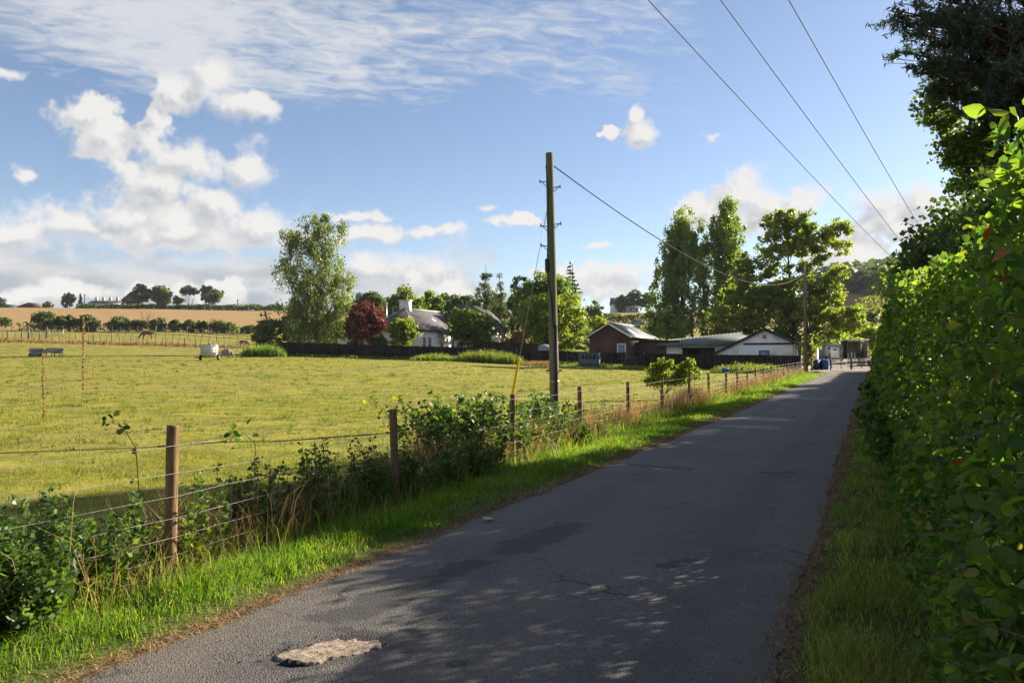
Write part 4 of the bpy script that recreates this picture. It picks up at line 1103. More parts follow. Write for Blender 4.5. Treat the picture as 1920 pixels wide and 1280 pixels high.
side_tree('rowan_tree', 'small leafy tree over the hedge nearest the road end', 33, 5.2, [stb(31, 5.2, 2.0, 2.4, 1.4, 1.3), stb(36, 5.4, 1.9, 2.6, 1.5, 1.3), stb(28, 4.8, 2.2, 2.0, 1.3, 1.3)],
          'leaf_green', .15, 330, 56, .62, .12, stems=3, fork=.15, limbs=40)
side_tree('hedge_thicket', 'mixed thicket rising over the far end of the hedge', 48, 6.0, [stb(44, 5.8, 1.8, 3.0, 1.6, 1.3), stb(51, 6, 1.8, 3.2, 1.6, 1.4), stb(58, 6, 1.8, 3.2, 1.7, 1.4), stb(66, 6.2, 1.9, 3.4, 1.7, 1.5), stb(75, 6.2, 2.0, 3.6, 1.8, 1.6)],
          'leaf_olive', .24, 420, 46, .85, .14, stems=3, fork=.15, limbs=40, cat='shrub')
side_tree('bramble_spray', 'dark fruiting bramble sprays hanging from the hedge over the verge', 11.2, 2.5, [(*P3(11.0, 2.2, 1.0), .28, .28, .20), (*P3(10.0, 2.2, .80), .24, .24, .22), (*P3(12.2, 2.15, 1.1), .28, .28, .16)],
          'leaf_bramble', .07, 46, 30, .16, .015, fork=.1, limbs=20, cat='bramble')
# beech and pine whose crowns reach over the road corner
Yq = 17.6
side_tree('beech_tree', 'green beech sprays showing below the dark pine over the hedge', 20.5, 5.6,
          pxb(Yq, (1762, 170, 34, 22), (1742, 208, 34, 18), (1775, 225, 40, 24), (1800, 270, 40, 26), (1830, 305, 40, 24), (1850, 250, 44, 34), (1815, 340, 34, 20), (1790, 300, 26, 14), (1800, 170, 36, 26), (1890, 330, 60, 36), (1960, 300, 70, 60), depth=1.0),
          'leaf_green', .095, 300, 46, .30, .16, limbs=80, fork=.3, shell=1.8, droop=.3, top=6.6)
def pine():
    b = P3(21.5, 7.6); b[2] = G(b[0], b[1])
    root = thing('pine_tree', 'tall dark pine towering over the hedge in the sky corner', 'tree', b)
    Y0 = b[1]
    tb, lb = MB(), MB(); tb.tube(limb_path((0, 0, -.2), (.4, .2, 15), 0, 8, .01), np.linspace(.34, .08, 8), 10)
    P, T, V = [], [], []
    arms = [(1850, 130, 15), (1890, 120, 14.5), (1840, 180, 15.5), (1910, 200, 15.5), (1780, 30, 15.2), (1690, 22, 15.5), (1712, 62, 15.8), (1700, 100, 16.3), (1735, 128, 16.6), (1752, 165, 17), (1770, 110, 15.5), (1795, 60, 15), (1800, 180, 17.5), (1830, 215, 17), (1760, 20, 14.5), (1830, 20, 15), (1870, 90, 16), (1880, 170, 17), (1905, 40, 15),
            (1900, 240, 17), (1930, 120, 16), (1720, -20, 15.5), (1780, -60, 15), (1850, -60, 16), (1700, -90, 16), (1920, -100, 17), (1800, -140, 16.5), (1880, -200, 17), (1960, 300, 17.5), (1860, 280, 18), (2000, 60, 17), (2000, 200, 18), (2080, 0, 18), (2050, 300, 18), (1980, -160, 18), (2100, -100, 19)]
    for (px, py, Yk) in arms:
        tip = W(px, py, Yk) - b
        a = np.array([.2, .1, max(1.5, tip[2] - .25 * np.hypot(tip[0], tip[1]))])
        path = limb_path(a, tip, .04, 7, .025); lb.tube(path, np.linspace(.07, .014, 7), 5, False)
        L = np.linalg.norm(tip - a)
        for q in range(84):
            k = 1 - rng.random() ** 1.3 * .75
            c = a + (tip - a) * k + rng.normal(size=3) * np.array([.40, .40, .13]) * (.55 + .25 * (1 - k) * L * .5)
            dd = norm((tip - a) * .5 + rng.normal(size=3) * L * .3)
            m = 27; kk = rng.random(m)
            P.append(c + dd * (kk[:, None] - .5) * .34 + rng.normal(size=(m, 3)) * .035)
            T.append(np.tile(dd * .8, (m, 1)) + rng.normal(size=(m, 3)) * .8); V.append(np.full(m, rng.random()) * .7 + .3 * rng.random(m))
            lb.tube([a + (tip - a) * max(.1, k - .15), c + dd * .15], [.012, .004], 3, False)
    tb.build('trunk', M['bark_pine'], root, True); tag(lb.build('limbs', M['bark_pine'], root, True), kind='stuff')
    P = np.concatenate(P)
    foliage('crown', P, .15 * (.8 + .5 * rng.random(len(P))), M['needle'], root, None, 0, 0, .10, np.concatenate(V), tipbias=np.concatenate(T))
pine()

belt = [(24, 20.5, 12.4), (31, 20, 12.8), (38, 20.6, 13.6), (44, 20, 15.6), (50, 20.8, 17.4), (56.5, 20.2, 17.6), (63, 20.8, 16.8), (70, 20.4, 16.6), (79, 21, 15.8), (92, 22, 16.4)]
protos = []
for i, (s_, t_, h_) in enumerate(belt):
    b = P3(s_, t_); b[2] = G(b[0], b[1]); c = lambda dx, dy, z, r, rz: (b[0] + dx, b[1] + dy, b[2] + z, r, r, rz)
    lb_ = 'tall tree of the shelter belt far behind the hedge'
    if i < 2:
        o = tree('belt_tree', lb_, 'tree', b, [c(0, 0, h_ * .62, 3.9, h_ * .30), c(1, 1, h_ * .78, 3.2, h_ * .2), c(-1.5, 1.5, h_ * .45, 4.0, h_ * .24), c(1.5, -2, h_ * .5, 4.2, h_ * .24), c(0, 0, h_ * .88, 2.6, h_ * .11), c(2.5, 2.5, h_ * .66, 3.2, h_ * .2), c(-2.5, -2.5, h_ * .7, 3.2, h_ * .2), c(0, 0, h_ * .3, 4.6, h_ * .2)],
             .30, 70, 380, 1.2, 'leaf_green', 'bark', .4, limbs=20, group='shelter belt behind the hedge'); protos.append((o, h_))
    else:
        p0, h0 = protos[i % 2]; o = copy_tree(p0); o.location = b; o.rotation_euler.z = rng.random() * 6.28; o.scale = (1, 1, h_ / h0)

# ------------------------------------------------------------------ grass
def blades(name, xyz, H, wd, mat, lean=0.5, val=None, parent=None, seg=2):
    n = len(xyz); th = rng.random(n) * 2 * math.pi; ph = rng.random(n) * 2 * math.pi
    side = np.stack([np.cos(th), np.sin(th), np.zeros(n)], 1); ld = np.stack([np.cos(ph), np.sin(ph), np.zeros(n)], 1)
    L = (lean * (0.3 + rng.random(n)) * H)[:, None]; Hc = H[:, None]; w = np.broadcast_to(wd, (n,))[:, None]
    up = np.array([0, 0, 1.0])
    if seg == 1:
        v = np.stack([xyz - side * w, xyz + side * w, xyz + up * Hc + ld * L], 1).reshape(-1, 3)
        fs = [np.arange(3 * n).reshape(n, 3)]; at = None
    else:
        m = xyz + up * Hc * .62 + ld * L * .32
        v = np.stack([xyz - side * w, xyz + side * w, m + side * w * .75, m - side * w * .75, xyz + up * Hc * (1 - .18 * (L / Hc)) + ld * L], 1).reshape(-1, 3)
        k = np.arange(n)[:, None] * 5
        fs = [k + np.array([[3, 2, 4]]), k + np.array([[0, 1, 2, 3]])]
    val = rng.random(n) if val is None else val
    a = np.tile(val, len(fs))
    return ob(name, np_mesh(name, v, fs, False, {'v': a}), mat, parent)

def verge_pts(n, s0, s1, t0, t1, pw=1.0):
    s = s0 + (s1 - s0) * rng.random(n) ** pw; t = t0 + (t1 - t0) * rng.random(n)
    return s, t
def verge_xyz(s, t):
    xy = R2(s, t); return np.concatenate([xy, verge_h(s, t)[:, None] - .03], 1)
# left verge
S_, T_, Hh, Ww, Vv = [], [], [], [], []
for (s0, s1, n, w, h) in [(2.0, 8, 30000, .0033, .105), (8, 16, 21000, .0045, .095), (16, 32, 18000, .007, .09), (32, 76, 16000, .014, .09)]:
    s, t = verge_pts(n, s0, s1, -HALF - .02, -HALF - 1.75)
    a = -t - HALF
    ed = .03 + .12 * vnoise(s * 1.3, s * 0, 61) + .05 * vnoise(s * 6, s * 0, 64)
    cl = vnoise(s * 2.2, t * 2.2, 62)
    ok = (a > ed + .12 * rng.random(n)) & (rng.random(n) < .45 + .75 * cl)
    s, t, a, cl, ed = s[ok], t[ok], a[ok], cl[ok], ed[ok]
    S_.append(s); T_.append(t); Hh.append(h * (.5 + .9 * rng.random(len(s))) * (.55 + .9 * cl) * (.55 + .6 * sstep(a - ed, 0, .5))); Ww.append(np.full(len(s), w)); Vv.append(np.clip(rng.random(len(s)) * .62 + .30 * vnoise(s * .8, t * 2.5, 63) + .6 * (rng.random(len(s)) < .09), 0, 1))
s, t = np.concatenate(S_), np.concatenate(T_)
tag(blades('verge_grass', verge_xyz(s, t), np.concatenate(Hh), np.concatenate(Ww), M['grass_verge'], .75, np.concatenate(Vv)), 'bright green grass on the sunlit verge below the fence', 'grass', kind='stuff')
# right verge, thinner and tufted
S_, T_, Hh, Ww, Vv = [], [], [], [], []
for (s0, s1, n, w, h) in [(1.8, 7, 24000, .0028, .11), (7, 15, 13000, .0042, .10), (15, 32, 9000, .007, .10), (32, 88, 8000, .014, .11)]:
    s, t = verge_pts(n, s0, s1, HALF + .0, HALF + 1.0)
    a = t - HALF; cl = vnoise(s * 1.8, t * 2.6, 66); ed = .05 + .12 * vnoise(s * 1.1, s * 0, 67)
    ok = (a > ed + .15 * rng.random(n)) & (rng.random(n) < .3 + 1.0 * sstep(cl, .25, .6))
    s, t, cl = s[ok], t[ok], cl[ok]
    S_.append(s); T_.append(t); Hh.append(h * (.5 + .9 * rng.random(len(s))) * (.5 + 1.0 * cl)); Ww.append(np.full(len(s), w)); Vv.append(np.clip(rng.random(len(s)) * .55 + .30 * vnoise(s * 1.1, t * 3, 69) + .5 * (rng.random(len(s)) < .22), 0, 1))
s, t = np.concatenate(S_), np.concatenate(T_)
tag(blades('hedge_grass', verge_xyz(s, t), np.concatenate(Hh), np.concatenate(Ww), M['grass_shade'], .8, np.concatenate(Vv)), 'tufted grass on the shaded strip under the hedge', 'grass', kind='stuff')
# dry litter along both road edges
S_, T_ = [], []
for sg, lo, hi, n in ((-1, -.02, .17, 8000), (1, -.05, .22, 7000)):
    s = 1.8 + 34 * rng.random(n) ** 1.7; S_.append(s); T_.append(sg * (HALF + lo + (hi - lo) * np.abs(rng.normal(.42, .3, n)) + .10 * (vnoise(s * 1.5, s * 0, 68) - .5)))
s, t = np.concatenate(S_), np.concatenate(T_)
tag(blades('dry_litter', verge_xyz(s, t) + [0, 0, .016], .022 + .035 * rng.random(len(s)) ** 2, .0016 + .00022 * s, M['grass_dry'], 2.6), 'dry straw and dead grass litter along the road edge', 'litter', kind='stuff')
# loose grit on the road margins
n = 2600; s = 2 + 20 * rng.random(n) ** 1.6; t = np.where(rng.random(n) < .5, -1, 1) * (HALF - .02 - np.abs(rng.normal(0, .16, n)))
far_ = rng.random(n) < .2; t[far_] = rng.uniform(-1.4, 1.4, far_.sum())
xy = R2(s, t); z = base_h(xy[:, 0], xy[:, 1]) + .004; r = .003 + .006 * rng.random(n) ** 3
oct_v = np.array([[1, 0, 0], [0, 1, 0], [-1, 0, 0], [0, -1, 0], [0, 0, .9]]); oct_f = np.array([[0, 1, 4], [1, 2, 4], [2, 3, 4], [3, 0, 4]])
v = (np.concatenate([xy, z[:, None]], 1)[:, None] + r[:, None, None] * oct_v * (.6 + .8 * rng.random((n, 5, 1)))).reshape(-1, 3)
f = (np.arange(n)[:, None, None] * 5 + oct_f).reshape(-1, 3)
tag(ob('road_grit', np_mesh('road_grit', v, [f], False), plain_mat('grit', (0.16, 0.14, 0.125), .9, .5, 60)), 'loose grit scattered on the tarmac edges', 'grit', kind='stuff')
# pasture: short grass, clumpy, thinning with distance
def field_pts(n, y0, y1, x0, x1):
    y = y0 + (y1 - y0) * rng.random(n); x = rng.uniform(x0, x1, n)
    s, t = ST(x, y); u = x / np.maximum(y, 1)
    k = (t < -HALF - 1.75) & (np.abs(u + .0) < .72)
    return x[k], y[k]
XX, YY, HH, WW, VV = [], [], [], [], []
for (n, y0, y1, x0, x1, w, h) in [(90000, 3.5, 14, -11, 1.5, .0045, .055), (80000, 14, 28, -21, 7, .009, .055), (60000, 28, 50, -37, 17, .017, .06), (50000, 50, 96, -66, 34, .035, .075)]:
    x, y = field_pts(n, y0, y1, x0, x1)
    c = vnoise(x * .9, y * .9, 71) * .6 + vnoise(x * 3.2, y * 3.2, 72) * .4
    ok = rng.random(len(x)) < .3 + 1.1 * sstep(c, .3, .65)
    x, y, c = x[ok], y[ok], c[ok]
    XX.append(x); YY.append(y); HH.append(h * (.35 + .9 * rng.random(len(x))) * (.5 + 1.0 * c)); WW.append(np.full(len(x), w)); VV.append(np.clip(.62 * rng.random(len(x)) + .3 * vnoise(x * .35, y * .35, 73) + .3 * (rng.random(len(x)) < .10), 0, 1))
x, y = np.concatenate(XX), np.concatenate(YY)
tag(blades('pasture_grass', np.stack([x, y, ground_h(x, y) - .008], 1), np.concatenate(HH), np.concatenate(WW), M['grass_field'], 1.2, np.concatenate(VV), seg=1), 'short sunlit grazed grass of the pasture', 'grass', kind='stuff')

n = 2600; y = 5 + 80 * rng.random(n) ** 1.3; x = rng.uniform(-.70, .40, n) * y; s, t = ST(x, y); k = t < -HALF - 2.2; x, y = x[k], y[k]; n = len(x); m = 16
cx = np.repeat(x, m) + rng.normal(size=n * m) * np.repeat(.05 + .10 * rng.random(n), m); cy = np.repeat(y, m) + rng.normal(size=n * m) * .07
d = np.hypot(cx, cy)
tag(blades('pasture_tufts', np.stack([cx, cy, ground_h(cx, cy) - .01], 1), np.repeat(.05 + .10 * rng.random(n) ** 2, m) * (.6 + .6 * rng.random(n * m)), .003 + .00042 * d, M['grass_tall'], 1.0, np.clip(np.repeat(rng.random(n) ** 1.3, m) + .15 * rng.normal(size=n * m), 0, 1), seg=1), 'rank tufts left ungrazed across the pasture', 'grass', kind='stuff')

# ------------------------------------------------------------------ roadside fence
POSTS = [(-745, 3.05), (322, 5.95), (743, 9.5), (961, 12.6), (1088, 16.1), (1178, 19.3), (1241, 22.5), (1292, 26.1), (1329, 29.4), (1361, 33.1), (1382, 36.1), (1401, 39.3), (1416, 42.2), (1431, 45.5), (1445, 49.2), (1457, 52.8), (1468, 56.7), (1478, 60.8), (1487, 65.0), (1495, 69.4), (1502, 73.5)]
PXY = np.array([[(p - 960) / F * Y if p > -700 else -4.05, Y] for p, Y in POSTS])
def fence_z(x, y):
    s, t = ST(x, y); return float(np.where(t > VL, verge_h(np.array(s), np.array(t)), ground_h(x, y)))
root = thing('roadside_fence', 'round post and wire stock fence between verge and pasture', 'fence', (PXY[1][0], PXY[1][1], 0))
org = np.array(root.location)
tops = []
for i, (x, y) in enumerate(PXY):
    z0 = fence_z(x, y); r = .049 - .005 * rng.random(); h = 1.07 + .02 * rng.normal(); ln = rng.normal(size=2) * .014
    if i == 1: ln = np.array([.012, 0.0]); h = 1.15
    mb = MB(); zz = np.array([-.35, .0, .3, .7, h - .012, h]); rr = np.array([r * 1.02, r * 1.02, r, r * .985, r * .98, r * .93])
    mb.tube(np.stack([x + ln[0] * zz, y + ln[1] * zz, z0 + zz], 1) - org, rr, 14, True)
    po = mb.build('post', M['post'], root, False)
    if i < 6:
        # nail heads and the wire staple
        sm = MB()
        for hz in (1.0, .78, .58):
            a = np.array([x + ln[0] * hz, y + ln[1] * hz, z0 + hz]) + np.array([-RN[0], -RN[1], 0]) * (-r)
            sm.tube([a + [0, 0, -.012], a + np.array([RN[0], RN[1], 0]) * .012, a + [0, 0, .012]], .0025, 4)
        tag(sm.build('staple', M['iron'], po), kind='stuff')
        for v_ in (): pass
    tops.append((x + ln[0], y + ln[1], z0))
tops = np.array(tops)
wire_h = [1.005, .80, .63, .47, .33, .20, .08]
def wire_line(h, k=7, off=.057):
    pts = []
    for a, b in zip(tops[:-1], tops[1:]):
        L = np.linalg.norm(b - a)
        for q in range(k):
            f = q / k; p = a + (b - a) * f
            pts.append(p + [RN[0] * off, RN[1] * off, h - .010 * L / 3 * math.sin(f * math.pi) * (1 if h > .9 else .6) + .006 * rng.normal() * (0 < q)])
    pts.append(tops[-1] + [RN[0] * off, RN[1] * off, h]); return np.array(pts)
lines = []
for h in wire_h:
    p = wire_line(h); lines.append(p)
    dist = np.hypot(p[:, 0], p[:, 1])
    MB().tube(p - org, .0010 + .00007 * dist, 4, False).build('wire', M['wire'], root)
mesh_b = MB(); lo, hi = lines[-1], lines[1]
cum = np.concatenate([[0], np.cumsum(np.linalg.norm(np.diff(hi[:, :2], axis=0), axis=1))])
d = 0.0
while d < cum[-1]:
    a = np.array([np.interp(d, cum, lo[:, q]) for q in range(3)]); b = np.array([np.interp(d, cum, hi[:, q]) for q in range(3)])
    mid = (a + b) / 2 + [RN[0] * .008 * rng.normal(), RN[1] * .008 * rng.normal(), 0]
    r = .0010 + .00008 * math.hypot(a[0], a[1])
    mesh_b.tube(np.array([a, mid, b]) - org, r, 3, False)
    d += .30 if d < 25 else .45
tag(mesh_b.build('wire_mesh', M['wire'], root), kind='stuff')
ins = MB(); p = tops[1]
ins.tube(np.array([p + [-.10, -.03, .995], p + [-.03, 0, .995]]) - org, .008, 6); ins.build('insulator', M['black_plastic'], root)

# ------------------------------------------------------------------ weeds along the fence
def weed(name, label, cat, x, y, h, spread, stems, leaf, mat, dens=60, tip=.35, group=None, parent_kind=None, aspect=.22, upright=.25, stem_mat='twig'):
    z = fence_z(x, y); root = thing(name, label, cat, (x, y, z), group=group)
    mb = MB(); P, T, V, S = [], [], [], []
    for i in range(stems):
        b = np.array([rng.normal() * spread * .35, rng.normal() * spread * .35, -.03]); hh = h * (.55 + .5 * rng.random())
        e = b + np.array([rng.normal() * upright * hh, rng.normal() * upright * hh, hh])
        path = limb_path(b, e, 0, 6, .03); mb.tube(path, np.linspace(.006, .002, 6), 4, False)
        m = int(dens * (.7 + .6 * rng.random())); k = .12 + .88 * rng.random(m) ** .8
        idx = k * 5; j = np.clip(idx.astype(int), 0, 4); c = path[j] + (path[j + 1] - path[j]) * (idx - j)[:, None]
        th = rng.random(m) * 2 * math.pi; out = np.stack([np.cos(th), np.sin(th), .45 + .3 * rng.normal(size=m)], 1); out = norm(out)
        ls = leaf * (1.15 - .65 * k) * (.6 + .7 * rng.random(m))
        P.append(c + out * (ls * .55)[:, None] * (1 + .8 * rng.random((m, 1)))); T.append(out * 1.6); S.append(ls); V.append(np.clip(rng.random(m) * .7 + .3 * rng.random(), 0, 1))
    tag(mb.build('stems', M[stem_mat], root), kind='stuff')
    foliage('leaves', np.concatenate(P), np.concatenate(S), M[mat], root, None, 0, 0, aspect, np.concatenate(V), nb=np.array([0, 0, .6]), tipbias=np.concatenate(T), kind='stuff')
    return root
def fpos(k, f, off=0.0):
    """point on the fence line between post k and k+1; off: metres toward the road"""
    p = PXY[k] * (1 - f) + PXY[k + 1] * f; return p[0] + RN[0] * off, p[1] + RN[1] * off
ORD = ['nearest the camera', 'first', 'second', 'third', 'fourth', 'fifth', 'sixth', 'seventh', 'eighth']
# big dark thistle patch at the left front
for i, (k, f, off, h, sp, lb_) in enumerate([
    (0, .50, .02, .72, .55, 'dark leafy thistle clump at the very front of the fence'),
    (0, .70, -.15, .80, .60, 'dense bushy thistle clump before the first visible post'),
    (0, .62, .22, .52, .45, 'low sprawling thistles spilling onto the bright verge'),
    (0, .62, -.25, .66, .5, 'thistles behind the front wires at the field side'),
    (0, .84, -.12, .66, .40, 'bushy dark weed touching the first visible post'),
    (0, .36, .05, .62, .5, 'thistle clump cut by the edge of the picture')]):
    weed('thistle_clump', lb_, 'thistle', *fpos(k, f, off), h, sp, 16, .085, 'leaf_weed', 95, aspect=.26, upright=.22, group='thistles along the fence')
for (k, f, off, h, st, lb_) in [
    (1, .17, -.1, .78, 5, 'upright thistle just past the first visible post'), (1, .33, -.08, .74, 6, 'tall thistle pair midway between first and second posts'),
    (1, .52, -.05, .86, 7, 'tallest dark thistle midway between first and second posts'), (1, .70, -.05, .68, 7, 'bushy thistle leaning near the second post'),
    (1, .86, -.1, .70, 6, 'leafy weed close before the second post'), (2, .12, -.05, .72, 9, 'dense weed hugging the far side of the second post'),
    (2, .30, .25, .50, 8, 'low bushy weed on the verge under the brambles'), (2, .55, .2, .46, 6, 'small weed at the foot of the bramble mound'),
    (3, .12, .05, .86, 8, 'tall leafy weed right beside the third post'), (3, .36, -.1, .90, 8, 'leafy thistle against the telegraph pole foot'),
    (3, .66, -.05, .78, 6, 'leafy weed just past the telegraph pole'), (3, .80, .25, .45, 9, 'low nettle patch before the fourth post'),
    (4, .2, .15, .42, 7, 'low weed past the fourth post'), (0, .97, -.25, .85, 4, 'thin thistle standing behind the first visible post')]:
    weed('thistle', lb_, 'thistle', *fpos(k, f, off), h, .26, st, .085, 'leaf_weed', 70, aspect=.26, upright=.12, group='thistles along the fence')
for i in range(46):
    k = 0.35 + 4.3 * ((i + rng.random() * .9) / 46) ** 1.05; kk = int(k)
    weed('fence_weed', ['dark broad leaved weed', 'bramble like green weed', 'pale narrow leaved weed'][i % 3 if i % 5 else 0] + ' ' + ['in front of the first visible fence post', 'between the first and second fence posts', 'between the second and third fence posts', 'between the third post and the telegraph pole', 'past the fourth fence post'][kk], 'weed', *fpos(kk, k - kk, -.06 - abs(rng.normal(0, .16)) + .10 * rng.random()), .42 + .44 * rng.random(), .22, 5 + int(4 * rng.random()), .085, ['leaf_weed', 'leaf_bramble', 'grass_tall'][i % 3 if i % 5 else 0], 50, aspect=.2 if i % 2 else .3, upright=.16, group='mixed weeds in the fence tangle')
# bramble mound behind the second and third posts
def bramble(name, label, px, Y, wpx, hpx, mat, leaf, n, per, dead=0, py0=None):
    f = on_ground(px, Y); k = Y / F; w = wpx / 2 * k; h = hpx * k
    root = thing(name, label, 'bramble', f); mb = MB(); C = []
    for i in range(n):
        a = np.array([rng.uniform(-.8, .8) * w, rng.normal() * .35, 0]); e = a + np.array([rng.normal() * .5 * w, rng.normal() * .35, h * (.35 + .7 * rng.random())])
        p = limb_path(a, e, .16, 7, .03); mb.tube(p, np.linspace(.006, .003, 7), 4, False); C.append(p[2:])
    C = np.concatenate(C); C = C[rng.integers(0, len(C), n * per // 3)]
    P = np.repeat(C, 3, 0) + rng.normal(size=(len(C) * 3, 3)) * leaf * .8
    low = P[:, 2] < h * .42
    P = P[~(low & (rng.random(len(P)) < (.75 if dead else .2)))]
    tag(mb.build('canes', M['twig'], root), kind='stuff')
    foliage('leaves', P, leaf * (.6 + .7 * rng.random(len(P))), M[mat], root, None, 0, .1, .42, nb=np.array([0, -.2, 1.0]), fold=True, kind='stuff')
    if dead:
        q = rng.uniform(-1, 1, (dead, 3)) * [w * .9, .4, 0]; q[:, 2] = ground_h(q[:, 0] + f[0], q[:, 1] + f[1]) - f[2]
        tag(blades('dead_stalks', q, h * (.35 + .5 * rng.random(dead)), .003, M['grass_dry'], .8, parent=root), kind='stuff')
bramble('bramble_mound', 'large dark bramble mound behind the second and third posts', 862, 12.6, 200, 108, 'leaf_bramble', .075, 110, 34, 900)
bramble('bramble_mound', 'smaller bramble heap between the third post and telegraph pole', 1010, 15.2, 90, 84, 'leaf_bramble', .075, 50, 26, 300)
tree('willow_bush', 'sunlit yellow green bush behind the fence past the sixth post', 'bush', on_ground(1262, 30.5), pxb(30.5, (1232, 694, 20, 12), (1256, 682, 10, 10), (1292, 688, 18, 14), (1276, 706, 34, 14), (1226, 714, 16, 9), (1306, 704, 9, 9), (1250, 712, 26, 12), (1240, 676, 5, 8), (1284, 674, 5, 8), depth=.8), .085, 40, 130, .20, 'leaf_yellow', 'twig', .03, stems=4, fork=.1, limbs=60, shell=1.6)
# dry grass along the whole fence line
s_l = []
n = 22000
k = rng.random(n) ** 1.6 * (len(PXY) - 1.01); i = k.astype(int); f = (k - i)[:, None]
xy = PXY[i] * (1 - f) + PXY[i + 1] * f
off = rng.normal(-.10, .16, n)
xy = xy + off[:, None] * RN
ss, tt = ST(xy[:, 0], xy[:, 1]); cl = vnoise(ss * .9, tt * 2, 81)
ok = rng.random(n) < .12 + 1.1 * sstep(cl, .38, .70); xy, ss, tt, cl = xy[ok], ss[ok], tt[ok], cl[ok]
z = np.where(tt > VL, verge_h(ss, tt), ground_h(xy[:, 0], xy[:, 1]))
d = np.hypot(xy[:, 0], xy[:, 1])
tag(blades('fence_dry_grass', np.concatenate([xy, z[:, None] - .03], 1), (.24 + .55 * rng.random(len(xy)) ** 1.4) * (.6 + .7 * cl), .0016 + .00022 * d, M['grass_dry'], .55, np.clip(.25 + .75 * rng.random(len(xy)), 0, 1)), 'tall dead straw coloured grass growing along the wire fence', 'grass', kind='stuff')
n = 16000
k = rng.random(n) ** 1.4 * (len(PXY) - 1.01); i = k.astype(int); f = (k - i)[:, None]
xy = PXY[i] * (1 - f) + PXY[i + 1] * f + (rng.normal(.0, .22, n))[:, None] * RN
ss, tt = ST(xy[:, 0], xy[:, 1]); d = np.hypot(xy[:, 0], xy[:, 1]); z = np.where(tt > VL, verge_h(ss, tt), ground_h(xy[:, 0], xy[:, 1]))
tag(blades('fence_green_grass', np.concatenate([xy, z[:, None] - .03], 1), .14 + .26 * rng.random(n), .002 + .0003 * d, M['grass_tall'], .7), 'rank green grass mixed along the wire fence', 'grass', kind='stuff')
# tall seed stalks standing over the front weeds
def stalk(label, px, py_top, Y, lean):
    x = (px - 960) / F * Y; z0 = fence_z(x, Y); zt = W(px, py_top, Y)[2]; H = zt - z0
    root = thing('grass_stalk', label, 'grass stalk', (x, Y, z0))
    p = limb_path((-lean, 0, -.02), (0, 0, H), 0, 9, .004); p[:, 0] += lean * .2 * np.sin(np.linspace(0, 3.1, 9))
    MB().tube(p, np.linspace(.0028, .0010, 9), 5, val=.95).build('stem', M['grass_dry'], root)
    m = 240; k = rng.random(m) * .30; c = p[-1] + (p[-3] - p[-1]) * (k / .30)[:, None]
    tag(foliage('seed_head', c + rng.normal(size=(m, 3)) * .0035, .014 + .006 * rng.random(m), M['grass_dry'], root, None, 0, -1.6, .22, .75 + .25 * rng.random(m)), kind='stuff')
stalk('tall straw coloured seed stalk rising highest over the pasture', 156, 596, 5.1, .10)
stalk('shorter straw coloured seed stalk near the sheep feeders', 80, 662, 5.3, .02)
# arching bare bramble shoots over the front wires
for (a, b, lb_) in [((255, 870), (205, 790), 'bare arching bramble shoot before the first visible post'), ((478, 860), (432, 822), 'bare arching shoot with few leaves past the first post')]:
    Yk = 6.6; p0 = on_ground(a[0], Yk); p1 = W(a[0], a[1] - 30, Yk); p2 = W(b[0], b[1], Yk)
    rt = thing('bramble_shoot', lb_, 'bramble', p0); q = np.stack([np.zeros(3), (p1 - p0) * .6 + [.03, 0, 0], p1 - p0, (p1 - p0) * .5 + (p2 - p0) * .5 + [0, 0, .07], p2 - p0])
    MB().tube(q, np.linspace(.005, .002, 5), 5).build('cane', M['twig'], rt)
    c = q[rng.integers(2, 5, 16)] + rng.normal(size=(16, 3)) * .04; tag(foliage('leaves', c, .04 + .03 * rng.random(16), M['leaf_bramble'], rt, None, 0, 0, .4, fold=True), kind='stuff')

# rank growth in front of the dark garden fence
def rank(name, label, px0, px1, py_top, Y, mat, n, w, lean=.45, cat='grass clump', dep=2.0):
    cx = (px0 + px1) / 2; f = on_ground(cx, Y); k = Y / F; hw = (px1 - px0) / 2 * k
    zt = W(cx, py_top, Y)[2] - f[2]
    root = thing(name, label, cat, f)
    x = rng.uniform(-1, 1, n); y = rng.uniform(-1, 1, n); ok = x * x + y * y < 1; x, y = x[ok], y[ok]
    h = zt * (1 - .6 * np.abs(x) ** 2.2) * (.35 + .65 * rng.random(len(x))) * (.8 + .4 * vnoise(x * 4 + 9, y * 3 + 9, 91))
    X = x * hw; Yy = y * dep
    tag(blades('stalks', np.stack([X, Yy, ground_h(X + f[0], Yy + f[1]) - f[2] - .04], 1), h, w, M[mat], lean, parent=root), kind='stuff')
    m = len(x) // 2
    P = np.stack([X[:m], Yy[:m], h[:m] * (.3 + .7 * rng.random(m))], 1)
    foliage('leaves', P, .16 * (.6 + .8 * rng.random(m)), M[mat], root, None, 0, -.6, .22, nb=np.array([0, 0, .5]), kind='stuff')
rank('tall_grass', 'broad pale clump of tall grass in front of the dark fence', 850, 985, 652, 86, 'grass_tall', 3600, .035)
rank('dark_nettles', 'dark rank weeds where the pasture meets the middle fence', 770, 866, 660, 89, 'leaf_green', 2200, .04)
rank('weed_bush', 'dark green rank bush at the left end of the garden fence', 452, 536, 640, 90, 'leaf_green', 2600, .04, .5, 'bush')
rank('dry_weeds', 'straw coloured weeds between the tall grass and the telegraph pole', 975, 1050, 674, 82, 'grass_dry', 1300, .03)
rank('crate_weeds', 'low weeds round the green metal crate', 1060, 1140, 680, 84, 'grass_tall', 900, .03)
rank('fence_corner_weeds', 'rough weeds before the far end of the garden fence', 1330, 1480, 676, 72, 'grass_tall', 2200, .03)
rank('gate_weeds', 'sunlit weeds in front of the picket gate', 1150, 1230, 682, 80, 'grass_tall', 900, .03)
